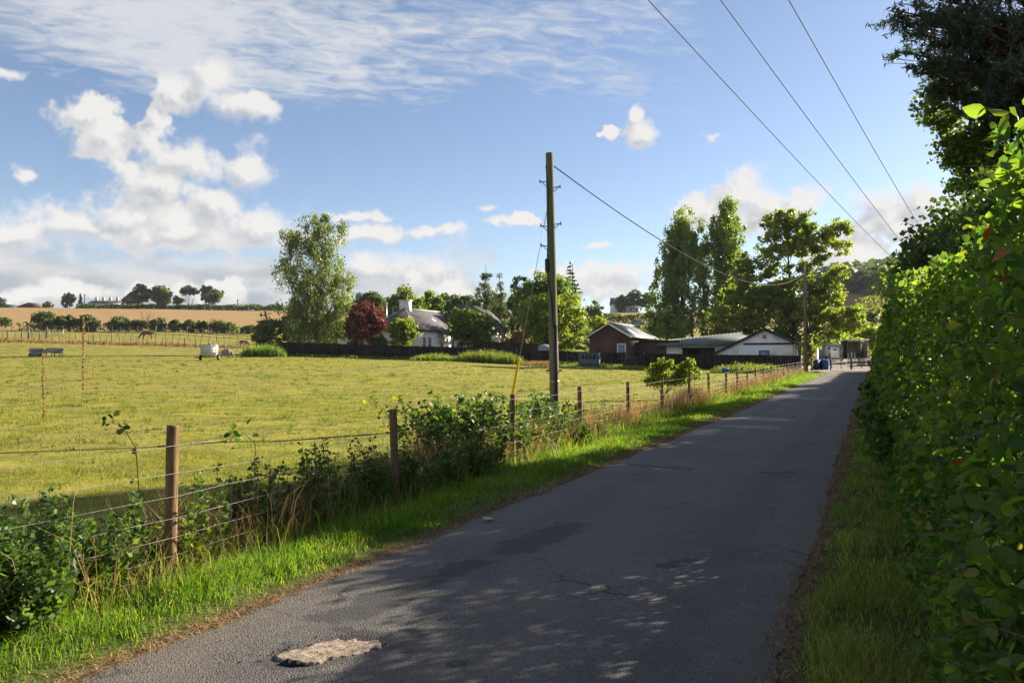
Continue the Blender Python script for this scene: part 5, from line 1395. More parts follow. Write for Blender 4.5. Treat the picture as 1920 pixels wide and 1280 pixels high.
n = 5000; k = rng.random(n); px = 530 + 640 * k; Y = np.interp(px, [525, 970, 1180], [95.5, 90.8, 87.5]) - .1 - np.abs(rng.normal(0, .9, n)); x = (px - 960) / F * Y
tag(blades('fence_foot_weeds', np.stack([x, Y, ground_h(x, Y) - .03], 1), .12 + .5 * rng.random(n) ** 2, .035, M['leaf_green'], .5), 'low shaded weeds along the foot of the dark fence', 'weeds', kind='stuff')
n = 2600; px = rng.uniform(-20, 470, n); Y = 113.6 + rng.normal(0, .7, n); x = (px - 960) / F * Y
tag(blades('paddock_rough', np.stack([x, Y, ground_h(x, Y) - .03], 1), .2 + .4 * rng.random(n), .05, M['grass_dry'], .5), 'rough dry grass along the paddock fence', 'grass', kind='stuff')

# ------------------------------------------------------------------ buildings (all stand square to the road)
def bld(name, label, x, y, cat='building', z=None, rz=-RA):
    return thing(name, label, cat, (x, y, G(x, y) if z is None else z), rz)
def part(name, mat, parent, fn, smooth=False, kind=None):
    mb = MB(); fn(mb); o = mb.build(name, M[mat], parent, smooth)
    if kind: o['kind'] = kind
    return o
def slab(mb, pts, th=.12):
    """sloping sheet: 4 corner points, given thickness downward"""
    p = np.asarray(pts, float); q = p - [0, 0, th]
    v = np.concatenate([p, q]); k = len(p)
    f = [(i, (i + 1) % k, k + (i + 1) % k, k + i) for i in range(k)]
    mb.add(v, [np.array(f)[:, ::-1], np.arange(k)[None], (np.arange(k) + k)[None, ::-1]])
def ribs(mb, a0, a1, b0, b1, n, r=.035):
    """raised ribs running from edge a (a0..a1) to edge b (b0..b1)"""
    a0, a1, b0, b1 = map(lambda v: np.asarray(v, float), (a0, a1, b0, b1))
    for i in range(n + 1):
        f = i / n; mb.tube([a0 + (a1 - a0) * f + [0, 0, .015], b0 + (b1 - b0) * f + [0, 0, .015]], r, 4, True)
def window(parent, x0, x1, z0, z1, y, face='front', mat='glass', mull=True, wall_t=.0, frame='white_paint'):
    def tr(mb):
        if face == 'front': return mb
        # side face: local x const = y argument, runs along y
        return mb.xf(lambda v: np.stack([y - (v[:, 1] - y) * -1 * -1, v[:, 0], v[:, 2]], -1)) if False else mb
    w = MB(); g = MB(); s = MB(); b = .07
    if face == 'front':
        g.box(x0, x1, y - .02, y + .03, z0, z1)
        for (a, c, d, e) in ((x0 - b, x0, z0 - b, z1 + b), (x1, x1 + b, z0 - b, z1 + b), (x0, x1, z1, z1 + b), (x0, x1, z0 - b, z0)): w.box(a, c, y - .05, y + .03, d, e)
        if mull: w.box(x0, x1, y - .045, y - .021, (z0 + z1) / 2 - .03, (z0 + z1) / 2 + .03)
        s.box(x0 - .15, x1 + .15, y - .12, y + .02, z0 - .2, z0 - b - .002)
    else:
        X = y
        g.box(X - .03, X + .02, x0, x1, z0, z1)
        for (a, c, d, e) in ((x0 - b, x0, z0 - b, z1 + b), (x1, x1 + b, z0 - b, z1 + b), (x0, x1, z1, z1 + b), (x0, x1, z0 - b, z0)): w.box(X - .03, X + .05, a, c, d, e)
        if mull: w.box(X + .021, X + .045, x0, x1, (z0 + z1) / 2 - .03, (z0 + z1) / 2 + .03)
        s.box(X - .02, X + .12, x0 - .15, x1 + .15, z0 - .2, z0 - b - .002)
    o = w.build('window', M[frame], parent)
    g.build('pane', M[mat], o); s.build('sill', M['stone'], o)
    return o

def cottage():
    C = np.array([(783 - 960) / F * 104, 104.0])
    WD, L = 8.0, 12.5
    o = C - RN * WD                                    # front left corner; local x = RN, y = RD
    r = bld('cottage', 'white harled cottage with slate roof, chimney and skylights', o[0], o[1])
    r.location.z = 1.6
    e, rd = 3.55, 6.55
    part('wall', 'white', r, lambda m: m.box(0, WD, 0, L, -1, e))
    def hip(m):
        ov = .3
        a = (-ov, -ov, e); b = (WD + ov, -ov, e); c = (WD + ov, L + ov, e); d = (-ov, L + ov, e); p = (WD / 2, 3.2, rd); q = (WD / 2, L + ov, rd)
        v = np.array([a, b, c, d, p, q]); v2 = v - [0, 0, .14]
        m.add(np.concatenate([v, v2]), [np.array([(1, 2, 5, 4), (3, 0, 4, 5)]), np.array([(0, 1, 4), (2, 3, 5)]), np.array([(0, 6, 7, 1), (1, 7, 8, 2), (2, 8, 9, 3), (3, 9, 6, 0)])])
    rf = part('roof', 'slate', r, hip)
    part('ridge', 'lead', rf, lambda m: (m.tube([(WD / 2, 3.1, rd + .02), (WD / 2, L + .3, rd + .02)], .11, 6), m.tube([(-.3, -.3, e + .02), (WD / 2, 3.2, rd + .02)], .09, 6), m.tube([(WD + .3, -.3, e + .02), (WD / 2, 3.2, rd + .02)], .09, 6)), kind='stuff')
    ch = part('chimney', 'white', r, lambda m: (m.box(WD / 2 - .9, WD / 2 + .5, 3.3, 4.2, rd - .5, rd + 1.05), m.box(WD / 2 - 1.0, WD / 2 + .6, 3.2, 4.3, rd + 1.052, rd + 1.2)))
    part('chimney_pot', 'clay', ch, lambda m: m.lathe([(.17, rd + 1.2), (.14, rd + 1.6), (.2, rd + 1.62), (.2, rd + 1.72)], 10, (WD / 2 - .05, 3.75, 0)))
    part('cowl', 'iron', ch, lambda m: m.lathe([(.24, rd + 1.75), (.22, rd + 1.9), (.05, rd + 2.05)], 10, (WD / 2 - .05, 3.75, 0)))
    window(r, 1.3, 2.0, .9, 2.5, WD, 'side'); window(r, 2.75, 3.45, .9, 2.5, WD, 'side'); window(r, 9.2, 10.0, .9, 2.5, WD, 'side')
    window(r, 2.2, 3.1, .9, 2.3, 0); window(r, 5.0, 5.9, .9, 2.3, 0)
    # porch with dark pitched roof and timber brackets
    pz = 2.75
    po = part('porch_roof', 'slate', r, lambda m: (slab(m, [(WD, 5.2, pz + 1.0), (WD, 7.4, pz + 1.0), (WD + 1.5, 7.4, pz + .15), (WD + 1.5, 5.2, pz + .15)], .14)))
    for yy in (5.4, 7.2):
        part('bracket', 'post_old', po, lambda m, yy=yy: m.tube([(WD, yy, pz - .9), (WD + 1.2, yy, pz + .15)], .06, 4))
    d = part('door', 'white_paint', r, lambda m: m.box(WD - .02, WD + .04, 5.8, 6.8, 0, 2.15)); part('door_pane', 'glass', d, lambda m: m.box(WD + .041, WD + .05, 6.0, 6.6, 1.1, 1.9))
    part('drainpipe', 'iron', r, lambda m: m.tube([(WD + .07, 7.9, -.5), (WD + .07, 7.9, e)], .06, 6))
    part('gutter', 'iron', r, lambda m: m.tube([(WD + .38, -.3, e - .05), (WD + .38, L + .3, e - .05)], .08, 6))
    sk = part('skylight', 'white_paint', rf, lambda m: slab(m, [(5.6, 7.2, rd - 1.1), (5.6, 7.95, rd - 1.1), (6.5, 7.95, rd - 1.75), (6.5, 7.2, rd - 1.75)], .1))
    # taller wing behind, gable toward the camera
    wx, wy, w2, l2 = 3.2, L + .31, 7.4, 9.5; e2, r2 = 4.2, 7.75
    wg = part('wing_wall', 'white', r, lambda m: m.prism([(wx, 0, -1), (wx + w2, 0, -1), (wx + w2, 0, e2), (wx + w2 / 2, 0, r2 - .2), (wx, 0, e2)], (0, wy, 0), (0, wy + l2, 0)))
    wr = part('wing_roof', 'slate', r, lambda m: (slab(m, [(wx + w2 / 2, wy - .3, r2), (wx - .3, wy - .3, e2 - .1), (wx - .3, wy + l2 + .3, e2 - .1), (wx + w2 / 2, wy + l2 + .3, r2)], .14),
                                                    slab(m, [(wx + w2 / 2, wy + l2 + .3, r2), (wx + w2 + .3, wy + l2 + .3, e2 - .1), (wx + w2 + .3, wy - .3, e2 - .1), (wx + w2 / 2, wy - .3, r2)], .14)))
    part('gable_shade_sheet', 'slate', wr, lambda m: m.prism([(wx + .3, 0, e2 + .3), (wx + w2 - .3, 0, e2 + .3), (wx + w2 / 2, 0, r2 - .25)], (0, wy - .06, 0), (0, wy + .02, 0)))  # dark sheet standing in for the shade on this gable
    def skyl(m, y0, y1, f0, f1, up):
        g = lambda f: (wx + w2 / 2 + (w2 / 2 + .3) * f, r2 + (e2 - .1 - r2) * f + up)
        (xa, za), (xb, zb) = g(f0), g(f1)
        slab(m, [(xa, y1, za), (xb, y1, zb), (xb, y0, zb), (xa, y0, za)], .12)
    w_ = part('roof_window', 'iron', wr, lambda m: skyl(m, 2 + wy, 3.1 + wy, .28, .60, .10)); part('roof_window_pane', 'white_paint', w_, lambda m: skyl(m, 2.12 + wy, 2.98 + wy, .30, .58, .115))
    part('vent_pipe', 'white_paint', wr, lambda m: m.lathe([(.16, r2 - .3), (.16, r2 + .35), (.24, r2 + .37), (.24, r2 + .5), (.02, r2 + .6)], 8, (wx + w2 / 2 + .3, wy + 7.5, 0)))
    # low side extension seen through the purple tree
    ex = part('extension_wall', 'white', r, lambda m: m.box(-5.2, -.005, .6, 6, -1, 2.6)); part('extension_roof', 'slate', r, lambda m: slab(m, [(0.2, .3, 3.4), (-5.5, .3, 2.65), (-5.5, 6.3, 2.65), (.2, 6.3, 3.4)], .14))
    window(r, -3.6, -2.6, .9, 2.1, .6); window(r, -1.6, -.8, .9, 2.1, .6)
    for (x, h, rr) in ((1.2, 7.2, .11), (2.3, 6.7, .08)):
        part('flue', 'galv', r, lambda m, x=x, h=h, rr=rr: (m.tube([(x, 3.0, e), (x, 3.0, h)], rr, 8), m.tube([(x, 3.0, h + .01), (x, 3.0, h + .16)], rr * 1.5, 8)))
cottage()

def brick_shed():
    x0, y0 = (1105 - 960) / F * 98, 98.0; w, L, e, rd = 5.05, 13.0, 3.45, 5.05
    r = bld('brick_shed', 'dark brick gabled shed with grey roof and white door', x0, y0, 'shed', .65)
    part('wall', 'brick', r, lambda m: m.prism([(0, 0, -1), (w, 0, -1), (w, 0, e), (w / 2, 0, rd - .12), (0, 0, e)], (0, 0, 0), (0, L, 0)))
    rf = part('roof', 'roof_grey', r, lambda m: (slab(m, [(w / 2, -.35, rd), (-.4, -.35, e - .12), (-.4, L + .3, e - .12), (w / 2, L + .3, rd)], .1), slab(m, [(w / 2, L + .3, rd), (w + .4, L + .3, e - .12), (w + .4, -.35, e - .12), (w / 2, -.35, rd)], .1)))
    part('ridge_cap', 'lead', rf, lambda m: m.tube([(w / 2, -.36, rd + .02), (w / 2, L + .3, rd + .02)], .12, 6))
    part('rooflight', 'white_paint', rf, lambda m: slab(m, [(w / 2 + 1.2, 4.6, rd - .62), (w + .1, 4.6, e + .10), (w + .1, 2.4, e + .10), (w / 2 + 1.2, 2.4, rd - .62)], .05))
    part('barge_board', 'white_shed', r, lambda m: (m.prism([(w / 2, 0, rd), (w + .4, 0, e - .12), (w + .4, 0, e - .3), (w / 2, 0, rd - .18)], (0, -.40, 0), (0, -.352, 0)), m.prism([(-.4, 0, e - .12), (w / 2 - .003, 0, rd), (w / 2 - .003, 0, rd - .18), (-.4, 0, e - .3)], (0, -.40, 0), (0, -.352, 0))), kind='stuff')
    d = part('door', 'white_paint', r, lambda m: (m.box(3.55, 3.68, -.06, .02, -.6, 2.55), m.box(4.5, 4.63, -.06, .02, -.6, 2.55), m.box(3.68, 4.5, -.06, .02, 2.4, 2.55), m.box(3.68, 4.5, -.05, .01, -.6, .9)), kind='stuff')
    part('door_pane', 'glass_blue', d, lambda m: m.box(3.68, 4.5, -.03, .0, .9, 2.4))
    # flat roofed brick link to the metal shed
    part('link_wall', 'brick', r, lambda m: m.box(w + .005, 10.2, 3, 8, -1, 2.75)); part('link_roof', 'iron', r, lambda m: m.box(w + .41, 10.4, 2.7, 8.3, 2.752, 2.95))
brick_shed()

def metal_shed():
    x0, y0 = (1238 - 960) / F * 97, 97.0; w = 11.2
    r = bld('metal_roof_shed', 'long white shed under a green ribbed metal roof', x0, y0, 'shed', .45)
    e = 2.72
    part('wall', 'white_shed', r, lambda m: (m.box(.7, 2.6, .3, 6.2, -1, e - .12), m.box(6.5, w, .3, 6.2, -1, e - .12), m.box(2.602, 6.498, 4, 6.2, -1, e - .12), m.box(2.602, 6.498, .3, .5, 2.25, e - .12)), kind='stuff')
    part('dark_bay', 'dark_in', r, lambda m: (m.box(2.602, 2.7, .51, 3.99, -.8, 2.24), m.box(6.4, 6.498, .51, 3.99, -.8, 2.24), m.box(2.71, 6.39, 3.9, 3.99, -.8, 2.24)), kind='stuff')
    part('bay_door', 'dark_in', r, lambda m: m.box(4.6, 6.3, .42, .48, -.8, 2.24))
    A, B, Cc, D = (-.3, -.4, e), (w + .2, -.4, e), (w + .2, 6.6, e + 1.75), (-.3, 6.6, e + .62)
    rf = part('roof', 'roof_green', r, lambda m: slab(m, [A, B, Cc, D], .09))
    tag(part('roof_rib', 'roof_green', rf, lambda m: ribs(m, A, B, D, Cc, 26, .04)), kind='stuff')
    part('fascia', 'roof_green', r, lambda m: m.box(-.3, w + .2, -.46, -.41, e - .28, e + .02))
    part('wall_lamp', 'white_paint', r, lambda m: m.lathe([(.02, 0), (.16, .02), (.2, .2), (.02, .3)], 10, (1.3, .2, 1.95)))
metal_shed()

def barn():
    x0, y0 = (1332 - 960) / F * 92, 92.0; w, a = 9.25, 6.0
    r = bld('white_barn', 'whitewashed barn gable with black barge boards and long low slope', x0, y0, 'barn', .3)
    el, er, ap, L = 1.55, 2.95, 4.5, 11.0
    part('wall', 'white_shed', r, lambda m: m.prism([(0, 0, -1), (w, 0, -1), (w, 0, er), (a, 0, ap - .1), (0, 0, el)], (0, 0, 0), (0, L, 0)))
    rf = part('roof', 'roof_grey', r, lambda m: (slab(m, [(a, -.2, ap), (-.3, -.2, el - .12), (-.3, L, el - .12), (a, L, ap)], .08), slab(m, [(a, L, ap), (w + .3, L, er - .15), (w + .3, -.2, er - .15), (a, -.2, ap)], .08)))
    part('barge_board', 'black_plastic', r, lambda m: (m.prism([(-.4, 0, el - .16), (a - .002, 0, ap + .02), (a - .002, 0, ap - .24), (-.4, 0, el - .42)], (0, -.28, 0), (0, -.202, 0)), m.prism([(a, 0, ap + .02), (w + .3, 0, er - .13), (w + .3, 0, er - .33), (a, 0, ap - .24)], (0, -.28, 0), (0, -.202, 0))), kind='stuff')
    part('tie_board', 'dark_in', r, lambda m: m.box(3.7, w - .1, -.06, .02, er - .30, er - .10))
    window(r, 5.45, 6.45, 1.15, 1.95, 0, 'front', 'glass_blue', False, frame='post_old'); window(r, 1.55, 1.85, .75, 1.35, 0, 'front', 'glass', False)
    part('gable_vent', 'clay', r, lambda m: m.box(5.8, 6.2, -.05, .02, 3.35, 3.75)); part('shutter', 'white_paint', r, lambda m: m.box(2.3, 3.2, -.05, .02, .6, 1.5))
    part('wall_plaque', 'stone', r, lambda m: m.box(8.2, 8.5, -.04, .02, 1.1, 1.4)); part('side_drainpipe', 'iron', r, lambda m: m.tube([(w + .07, .6, -1), (w + .07, .6, er - .2)], .05, 6))
    part('corner_quoin', 'stone', r, lambda m: m.box(w - .25, w + .02, -.02, .3, -1, er - .34))
barn()

# far buildings on the left skyline and above the field
def far_box(name, label, px0, px1, py_base, py_eave, py_top, Y, wall, roof, cat='building', chim=0, gable=False):
    p = W((px0 + px1) / 2, py_base, Y); k = Y / F; w = (px1 - px0) * k; e = (py_base - py_eave) * k; t = (py_base - py_top) * k
    r = thing(name, label, cat, p); dp = 8.0
    part('wall', wall, r, lambda m: m.prism([(-w / 2, 0, -3), (w / 2, 0, -3), (w / 2, 0, e), (0, 0, t - .2), (-w / 2, 0, e)] if gable else [(-w / 2, 0, -3), (w / 2, 0, -3), (w / 2, 0, e), (-w / 2, 0, e)], (0, 0, 0), (0, dp, 0)))
    if gable: part('roof', roof, r, lambda m: (slab(m, [(0, -.4, t), (-w / 2 - .4, -.4, e - .2), (-w / 2 - .4, dp, e - .2), (0, dp, t)], .2), slab(m, [(0, dp, t), (w / 2 + .4, dp, e - .2), (w / 2 + .4, -.4, e - .2), (0, -.4, t)], .2)))
    else: part('roof', roof, r, lambda m: (slab(m, [(-w / 2 - .3, -.4, e), (w / 2 + .3, -.4, e), (w / 2 + .3, dp / 2, t), (-w / 2 - .3, dp / 2, t)], .2), slab(m, [(-w / 2 - .3, dp / 2, t), (w / 2 + .3, dp / 2, t), (w / 2 + .3, dp + .4, e), (-w / 2 - .3, dp + .4, e)], .2)))
    for i in range(chim):
        x = -w / 2 + w * (i + .5) / chim
        part('chimney', 'stone', r, lambda m, x=x: (m.box(x - .5, x + .5, dp / 2 - .4, dp / 2 + .4, t - .5, t + 1.5), m.tube([(x - .2, dp / 2, t + 1.5), (x - .2, dp / 2, t + 2.2)], .13, 6), m.tube([(x + .2, dp / 2, t + 1.5), (x + .2, dp / 2, t + 2.2)], .13, 6)))
    if not gable:
        for i in range(max(2, int(w / 5))):
            x = -w / 2 + w * (i + .5) / max(2, int(w / 5))
            fr = part('window', 'white_paint', r, lambda m, x=x: m.box(x - .6, x + .6, -.05, .02, e - 1.9, e - .5)); part('pane', 'glass', fr, lambda m, x=x: m.box(x - .5, x + .5, -.07, -.051, e - 1.8, e - .6))
    else: part('door', 'dark_in', r, lambda m: m.box(-w * .25, w * .25, -.06, .02, -2, e * .8))
    return r
far_box('brown_shed', 'brown gabled farm shed on the left skyline', 33, 75, 579, 574, 567, 350, 'brick', 'roof_grey', 'shed', gable=True)
far_box('green_shed', 'dull green gabled farm shed cut by the picture edge', -6, 26, 579, 575, 570, 350, 'roof_green', 'roof_green', 'shed', gable=True)
far_box('cottage_row', 'row of low cottages with many chimneys on the skyline', 166, 232, 572, 568, 562.5, 372, 'white_shed', 'slate', 'cottages', chim=5)
far_box('stone_house', 'steep dark slate gable among the skyline trees', 229, 264, 574, 562, 546, 366, 'slate', 'slate', 'house', gable=True)
far_box('far_farmhouse', 'pale farmhouse with grey roof half hidden by far trees', 1148, 1180, 578, 570, 557, 350, 'white', 'slate', 'house')
far_box('far_shelter', 'small grey field shelter under the far trees', 1177, 1200, 582, 575, 573, 332, 'sheet_grey', 'roof_grey', 'shed')
far_box('hill_house', 'pale blue white house among the trees on the hillside', 1669, 1686, 563, 553, 545, 440, 'white', 'slate', 'house')
for (px, h, lb_) in [(158, 17, 'thin telegraph pole on the skyline by the pointed conifer'), (445, 12, 'thin telegraph pole on the skyline past the tree clump'), (1115, 14, 'thin telegraph pole over the trees behind the brick shed')]:
    p = on_ground(px, 340); rt = thing('far_pole', lb_, 'pole', p, group='far telegraph poles'); H = h * 340 / F + 3
    part('shaft', 'bark', rt, lambda m: m.tube([(0, 0, -.5), (0, 0, H)], [.2, .15], 6)); part('crossarm', 'bark', rt, lambda m: m.box(-.7, .7, -.08, .08, H - .6, H - .4))

# ------------------------------------------------------------------ dark garden fence
FT = lambda px: float(np.interp(px, [525, 650, 790, 968], [642, 645, 650, 653]))
def board_fence(name, label, px0, Y0, px1, Y1, topf, h=1.75):
    a = np.array([(px0 - 960) / F * Y0, Y0]); b = np.array([(px1 - 960) / F * Y1, Y1]); L = np.linalg.norm(b - a); n = int(round(L / 1.9)); d = (b - a) / L
    ang = math.atan2(d[1], d[0])
    r = thing(name, label, 'fence', (a[0], a[1], G(*a)))
    pw = L / n
    mb = MB()
    for i in range(13):
        x = .06 + (pw - .12) * i / 13; mb.box(x, x + (pw - .12) / 13 * (1.12 if i % 2 else .94), -.015 if i % 2 else .010, .008 if i % 2 else .028, .12, h, rng.random())
    mb.box(.06, pw - .06, .03, .08, .3, .4, .4); mb.box(.06, pw - .06, .03, .08, h - .35, h - .25, .4); mb.box(.06, pw - .06, -.05, .05, .0, .118, .7)
    cap = MB().box(.05, pw - .05, -.045, .06, h + .002, h + .04, .9)
    pm, cm = mb.mesh('panel'), cap.mesh('cap_rail'); pst = MB().box(-.055, .055, -.06, .07, -.5, h + .05, .3).mesh('post')
    for m_ in (pm, cm, pst): m_.materials.append(M['fence_black'])
    for i in range(n + 1):
        p = a + d * pw * i; px = 960 + F * p[0] / p[1]; zt = W(px, topf(px), p[1])[2]
        mid = a + d * pw * (min(i, n - 1) + .5); zm = W(960 + F * mid[0] / mid[1], topf(960 + F * mid[0] / mid[1]), mid[1])[2]
        loc = np.array([p[0], p[1], zm - h + .012 * rng.normal()]) - np.array(r.location)
        for nm, me in (('post', pst), ('panel', pm), ('cap_rail', cm)):
            if nm != 'post' and i == n: continue
            o = ob(nm, me, None, r); o.location = loc; o.rotation_euler = (rng.normal() * .01, 0, ang)
board_fence('garden_fence', 'long dark board fence in front of the white cottage', 525, 96.5, 968, 92, FT)
board_fence('low_garden_fence', 'lower dark board fence from the telegraph pole to the picket gate', 970, 91.8, 1172, 89, lambda px: float(np.interp(px, [970, 1172], [656.5, 662.5])), 1.65)
board_fence('yard_fence', 'dark board fence in front of the metal shed and barn', 1207, 88.5, 1499, 82.5, lambda px: float(np.interp(px, [1207, 1499], [663, 667.5])), 1.75)
board_fence('inner_fence', 'short dark fence behind the round tree near the pole', 905, 95, 1010, 94, lambda px: 641.0 + .03 * (px - 905), 1.7)
def picket_gate():
    x, y = (1173 - 960) / F * 88.9, 88.9; x1, y1 = (1206 - 960) / F * 88.5, 88.5; w = math.hypot(x1 - x, y1 - y)
    zt = W(1190, 665, 88.7)[2]; h = 1.5
    r = thing('picket_gate', 'dark picket garden gate with curved top below the white door', 'gate', (x, y, zt - h), math.atan2(y1 - y, x1 - x))
    for i in range(13):
        X = .12 + (w - .3) * i / 12; f = (i / 12 - .5) * 2; hh = h - .28 + .28 * f * f
        part('picket', 'fence_black', r, lambda m: m.box(X - .04, X + .04, -.02, .005, .08, hh))
    for z in (.3, .95): part('rail', 'fence_black', r, lambda m: m.box(.06, w - .1, .006, .05, z, z + .1))
    for X in (0, w): part('gate_post', 'fence_black', r, lambda m: (m.box(X - .07, X + .07, -.06, .08, -.5, h + .22), m.lathe([(.09, h + .22), (.10, h + .30), (.02, h + .4)], 8, (X, .01, 0))), kind='stuff')
    part('step', 'white_paint', r, lambda m: m.box(.05, w - .05, -.5, .3, -.25, -.12))
picket_gate()

# ------------------------------------------------------------------ paddock fences on the left
def stake_fence(name, label, pts, n, h, r, rails=(), jit=.06, mat='post_old', wires=(.45, .8, 1.1)):
    pts = np.array([[(p - 960) / F * Y, Y] for p, Y in pts]); seg = np.linalg.norm(np.diff(pts, axis=0), axis=1); c = np.concatenate([[0], np.cumsum(seg)])
    rt = thing(name, label, 'fence', (pts[0][0], pts[0][1], G(*pts[0]))); o0 = np.array(rt.location); P = []
    me = [MB().tube([(0, 0, -.4), (0, 0, h * .5), (0, 0, h * k)], [r, r, r * .85], 6).mesh('post') for k in (1, 1.08, .92)]
    for m in me: m.materials.append(M[mat])
    for i in range(n):
        d = c[-1] * i / (n - 1); d = np.clip(d + rng.normal() * .15, 0, c[-1]); x, y = np.interp(d, c, pts[:, 0]), np.interp(d, c, pts[:, 1]); p = np.array([x, y, G(x, y)])
        o = ob('post', me[i % 3], None, rt); o.location = p - o0; o.rotation_euler = (rng.normal() * jit, rng.normal() * jit, rng.random()); k = 1 + .25 * (rng.random() < .1); o.scale = (k * (1.6 if rng.random() < .08 else 1), k, k); P.append(p - o0)
    P = np.array(P)
    for z in wires: MB().tube(P + [0, -.03, z], .010, 3, False).build('wire', M['wire'], rt)
    for z in rails:
        for a, b in zip(P[:-1:1], P[1:]): 
            part('rail', mat, rt, lambda m: m.tube([a + [0, -.06, z + rng.normal() * .03], b + [0, -.06, z + rng.normal() * .03]], .045, 4))
    return rt
stake_fence('paddock_fence', 'uneven stake and wire fence across the paddock behind the sheep', [(-30, 119), (120, 117), (300, 113), (480, 107)], 46, 1.3, .055)
stake_fence('rail_fence', 'post and rail fence behind the grazing horse', [(190, 138), (330, 135), (490, 128)], 22, 1.15, .05, (.55, 1.0), wires=())
stake_fence('back_fence', 'row of small pale stakes under the thorn bushes', [(-20, 152), (120, 150), (300, 152), (470, 152)], 34, 1.1, .05)
def hurdle(name, label, px0, px1, py, Y, h, mat='galv'):
    a = on_ground(px0, Y); b = on_ground(px1, Y); r = thing(name, label, 'gate', a); w = b[0] - a[0]
    for z in np.linspace(.25, h, 5): part('bar', mat, r, lambda m: m.tube([(0, 0, z), (w, 0, z + b[2] - a[2])], .035, 5))
    for X in (0, w): part('upright', mat, r, lambda m: m.tube([(X, 0, -.1), (X, 0, h + .1)], .05, 6))
hurdle('field_gate', 'pale metal gate in the paddock near the picture edge', 55, 85, 640, 124, 1.2)
hurdle('field_gate', 'small metal gate farther along the far paddock', 92, 118, 640, 126, 1.2)
for (px, lb_) in [(53, 'thick dark gate post beside the pale paddock gate'), (87, 'thick dark post between the two paddock gates')]:
    p = on_ground(px, 123.5); r = thing('gate_post', lb_, 'post', p); part('shaft', 'bark', r, lambda m: m.tube([(0, 0, -.4), (0, 0, 1.7), (0, 0, 1.75)], [.16, .15, .10], 8)); part('hinge', 'iron', r, lambda m: m.box(.1, .3, -.05, .05, .9, 1.0))

# ------------------------------------------------------------------ animals
def skin_body(name, pts, edges, rad, mat, parent):
    me = bpy.data.meshes.new(name); me.from_pydata([tuple(p) for p in pts], edges, []); o = ob(name, me, M[mat], parent)
    md = o.modifiers.new('skin', 'SKIN'); o.modifiers.new('sub', 'SUBSURF').levels = 2; o.modifiers['sub'].render_levels = 2
    sv = me.skin_vertices[0].data
    for i, r in enumerate(rad): sv[i].radius = (r, r) if not isinstance(r, tuple) else r; sv[i].use_root = (i == 0)
    return o
def quadruped(name, label, cat, p, rz, k, mat, kind, legmat=None):
    r = thing(name, label, cat, p, rz)
    if kind == 'sheep':
        pts = [(0, 0, .62), (.32, 0, .64), (-.30, 0, .62), (-.48, 0, .60), (.50, 0, .52), (.62, 0, .34), (.66, 0, .20), (.74, 0, .08)]; rad = [.27, .26, .27, .18, .17, .11, .10, .06]; ed = [(0, 1), (0, 2), (2, 3), (1, 4), (4, 5), (5, 6), (6, 7)]
        legs = [(.30, .12, 1), (.30, -.12, 1), (-.34, .12, 2), (-.34, -.12, 2)]; lz = (.40, .20, .0); lr = (.085, .042, .035)
    else:
        pts = [(0, 0, 1.12), (.50, 0, 1.14), (-.55, 0, 1.15), (-.80, 0, 1.10), (.80, 0, 1.10), (1.08, 0, .80), (1.28, 0, .52), (1.36, 0, .30), (1.46, 0, .10)]; rad = [.34, .32, .33, .22, .22, .17, .14, .12, .07]; ed = [(0, 1), (0, 2), (2, 3), (1, 4), (4, 5), (5, 6), (6, 7), (7, 8)]
        legs = [(.55, .18, 1), (.55, -.18, 1), (-.62, .18, 2), (-.62, -.18, 2)]; lz = (.72, .40, .0); lr = (.13, .065, .06)
    for (x, y, j) in legs:
        n = len(pts); back = j == 2
        pts += [(x, y, lz[0]), (x + (.05 if not back else -.07) * (1 if kind == 'sheep' else 1.6), y, lz[1]), (x, y, lz[2])]; rad += list(lr); ed += [(j, n), (n, n + 1), (n + 1, n + 2)]
    pts = (np.array(pts) * k).tolist(); rad = [q * k for q in rad]
    b = skin_body('body', pts, ed, rad, mat, r)
    h = np.array(pts[7 if kind == 'sheep' else 8])
    n0 = np.array(pts[5 if kind == 'sheep' else 6])
    for sy in (-1, 1): part('ear', mat if kind == 'horse' else 'fleece_grey', r, lambda m: m.tube([n0 + [0, sy * .07 * k, .06 * k], n0 + [.02, sy * .16 * k, (.10 if kind == 'horse' else .05) * k]], [.03 * k, .01 * k], 5))
    tl = np.array(pts[3]); part('tail', mat, r, lambda m: m.tube([tl, tl + [-.18 * k, 0, -.1 * k], tl + [-.24 * k, 0, -.55 * k if kind == 'horse' else -.28 * k]], [.06 * k, .06 * k, .03 * k], 6), True)
    if kind == 'horse':
        mb = MB(); xs = np.linspace(-.95, .62, 8); th = np.linspace(-1.9, 1.9, 11); rr = np.array([.27, .35, .38, .39, .39, .39, .37, .34])
        v = np.stack([np.broadcast_to(xs[:, None], (8, 11)), rr[:, None] * np.sin(th), 1.13 + rr[:, None] * np.cos(th) * 1.02], -1).reshape(-1, 3) * k
        q = [(i * 11 + j, i * 11 + j + 1, (i + 1) * 11 + j + 1, (i + 1) * 11 + j) for i in range(7) for j in range(10)]
        mb.add(v, [np.array(q)]); mb.build('rug', M['rug'], r, True)
    return r
quadruped('sheep', 'pale sheep feeding between the two small sheep feeders', 'sheep', on_ground(94, 86), math.radians(205), 1.08, 'fleece', 'sheep')
quadruped('sheep', 'grey sheep grazing beside the white water tank', 'sheep', on_ground(424, 78), math.radians(12), 1.02, 'fleece_grey', 'sheep')
quadruped('horse', 'dark rugged horse grazing beyond the paddock fence', 'horse', on_ground(276, 127), math.radians(190), .92, 'horse', 'horse')
quadruped('pony', 'dark pony grazing at the paddock end near the shrub', 'pony', on_ground(457, 116), math.radians(10), .62, 'horse', 'horse')

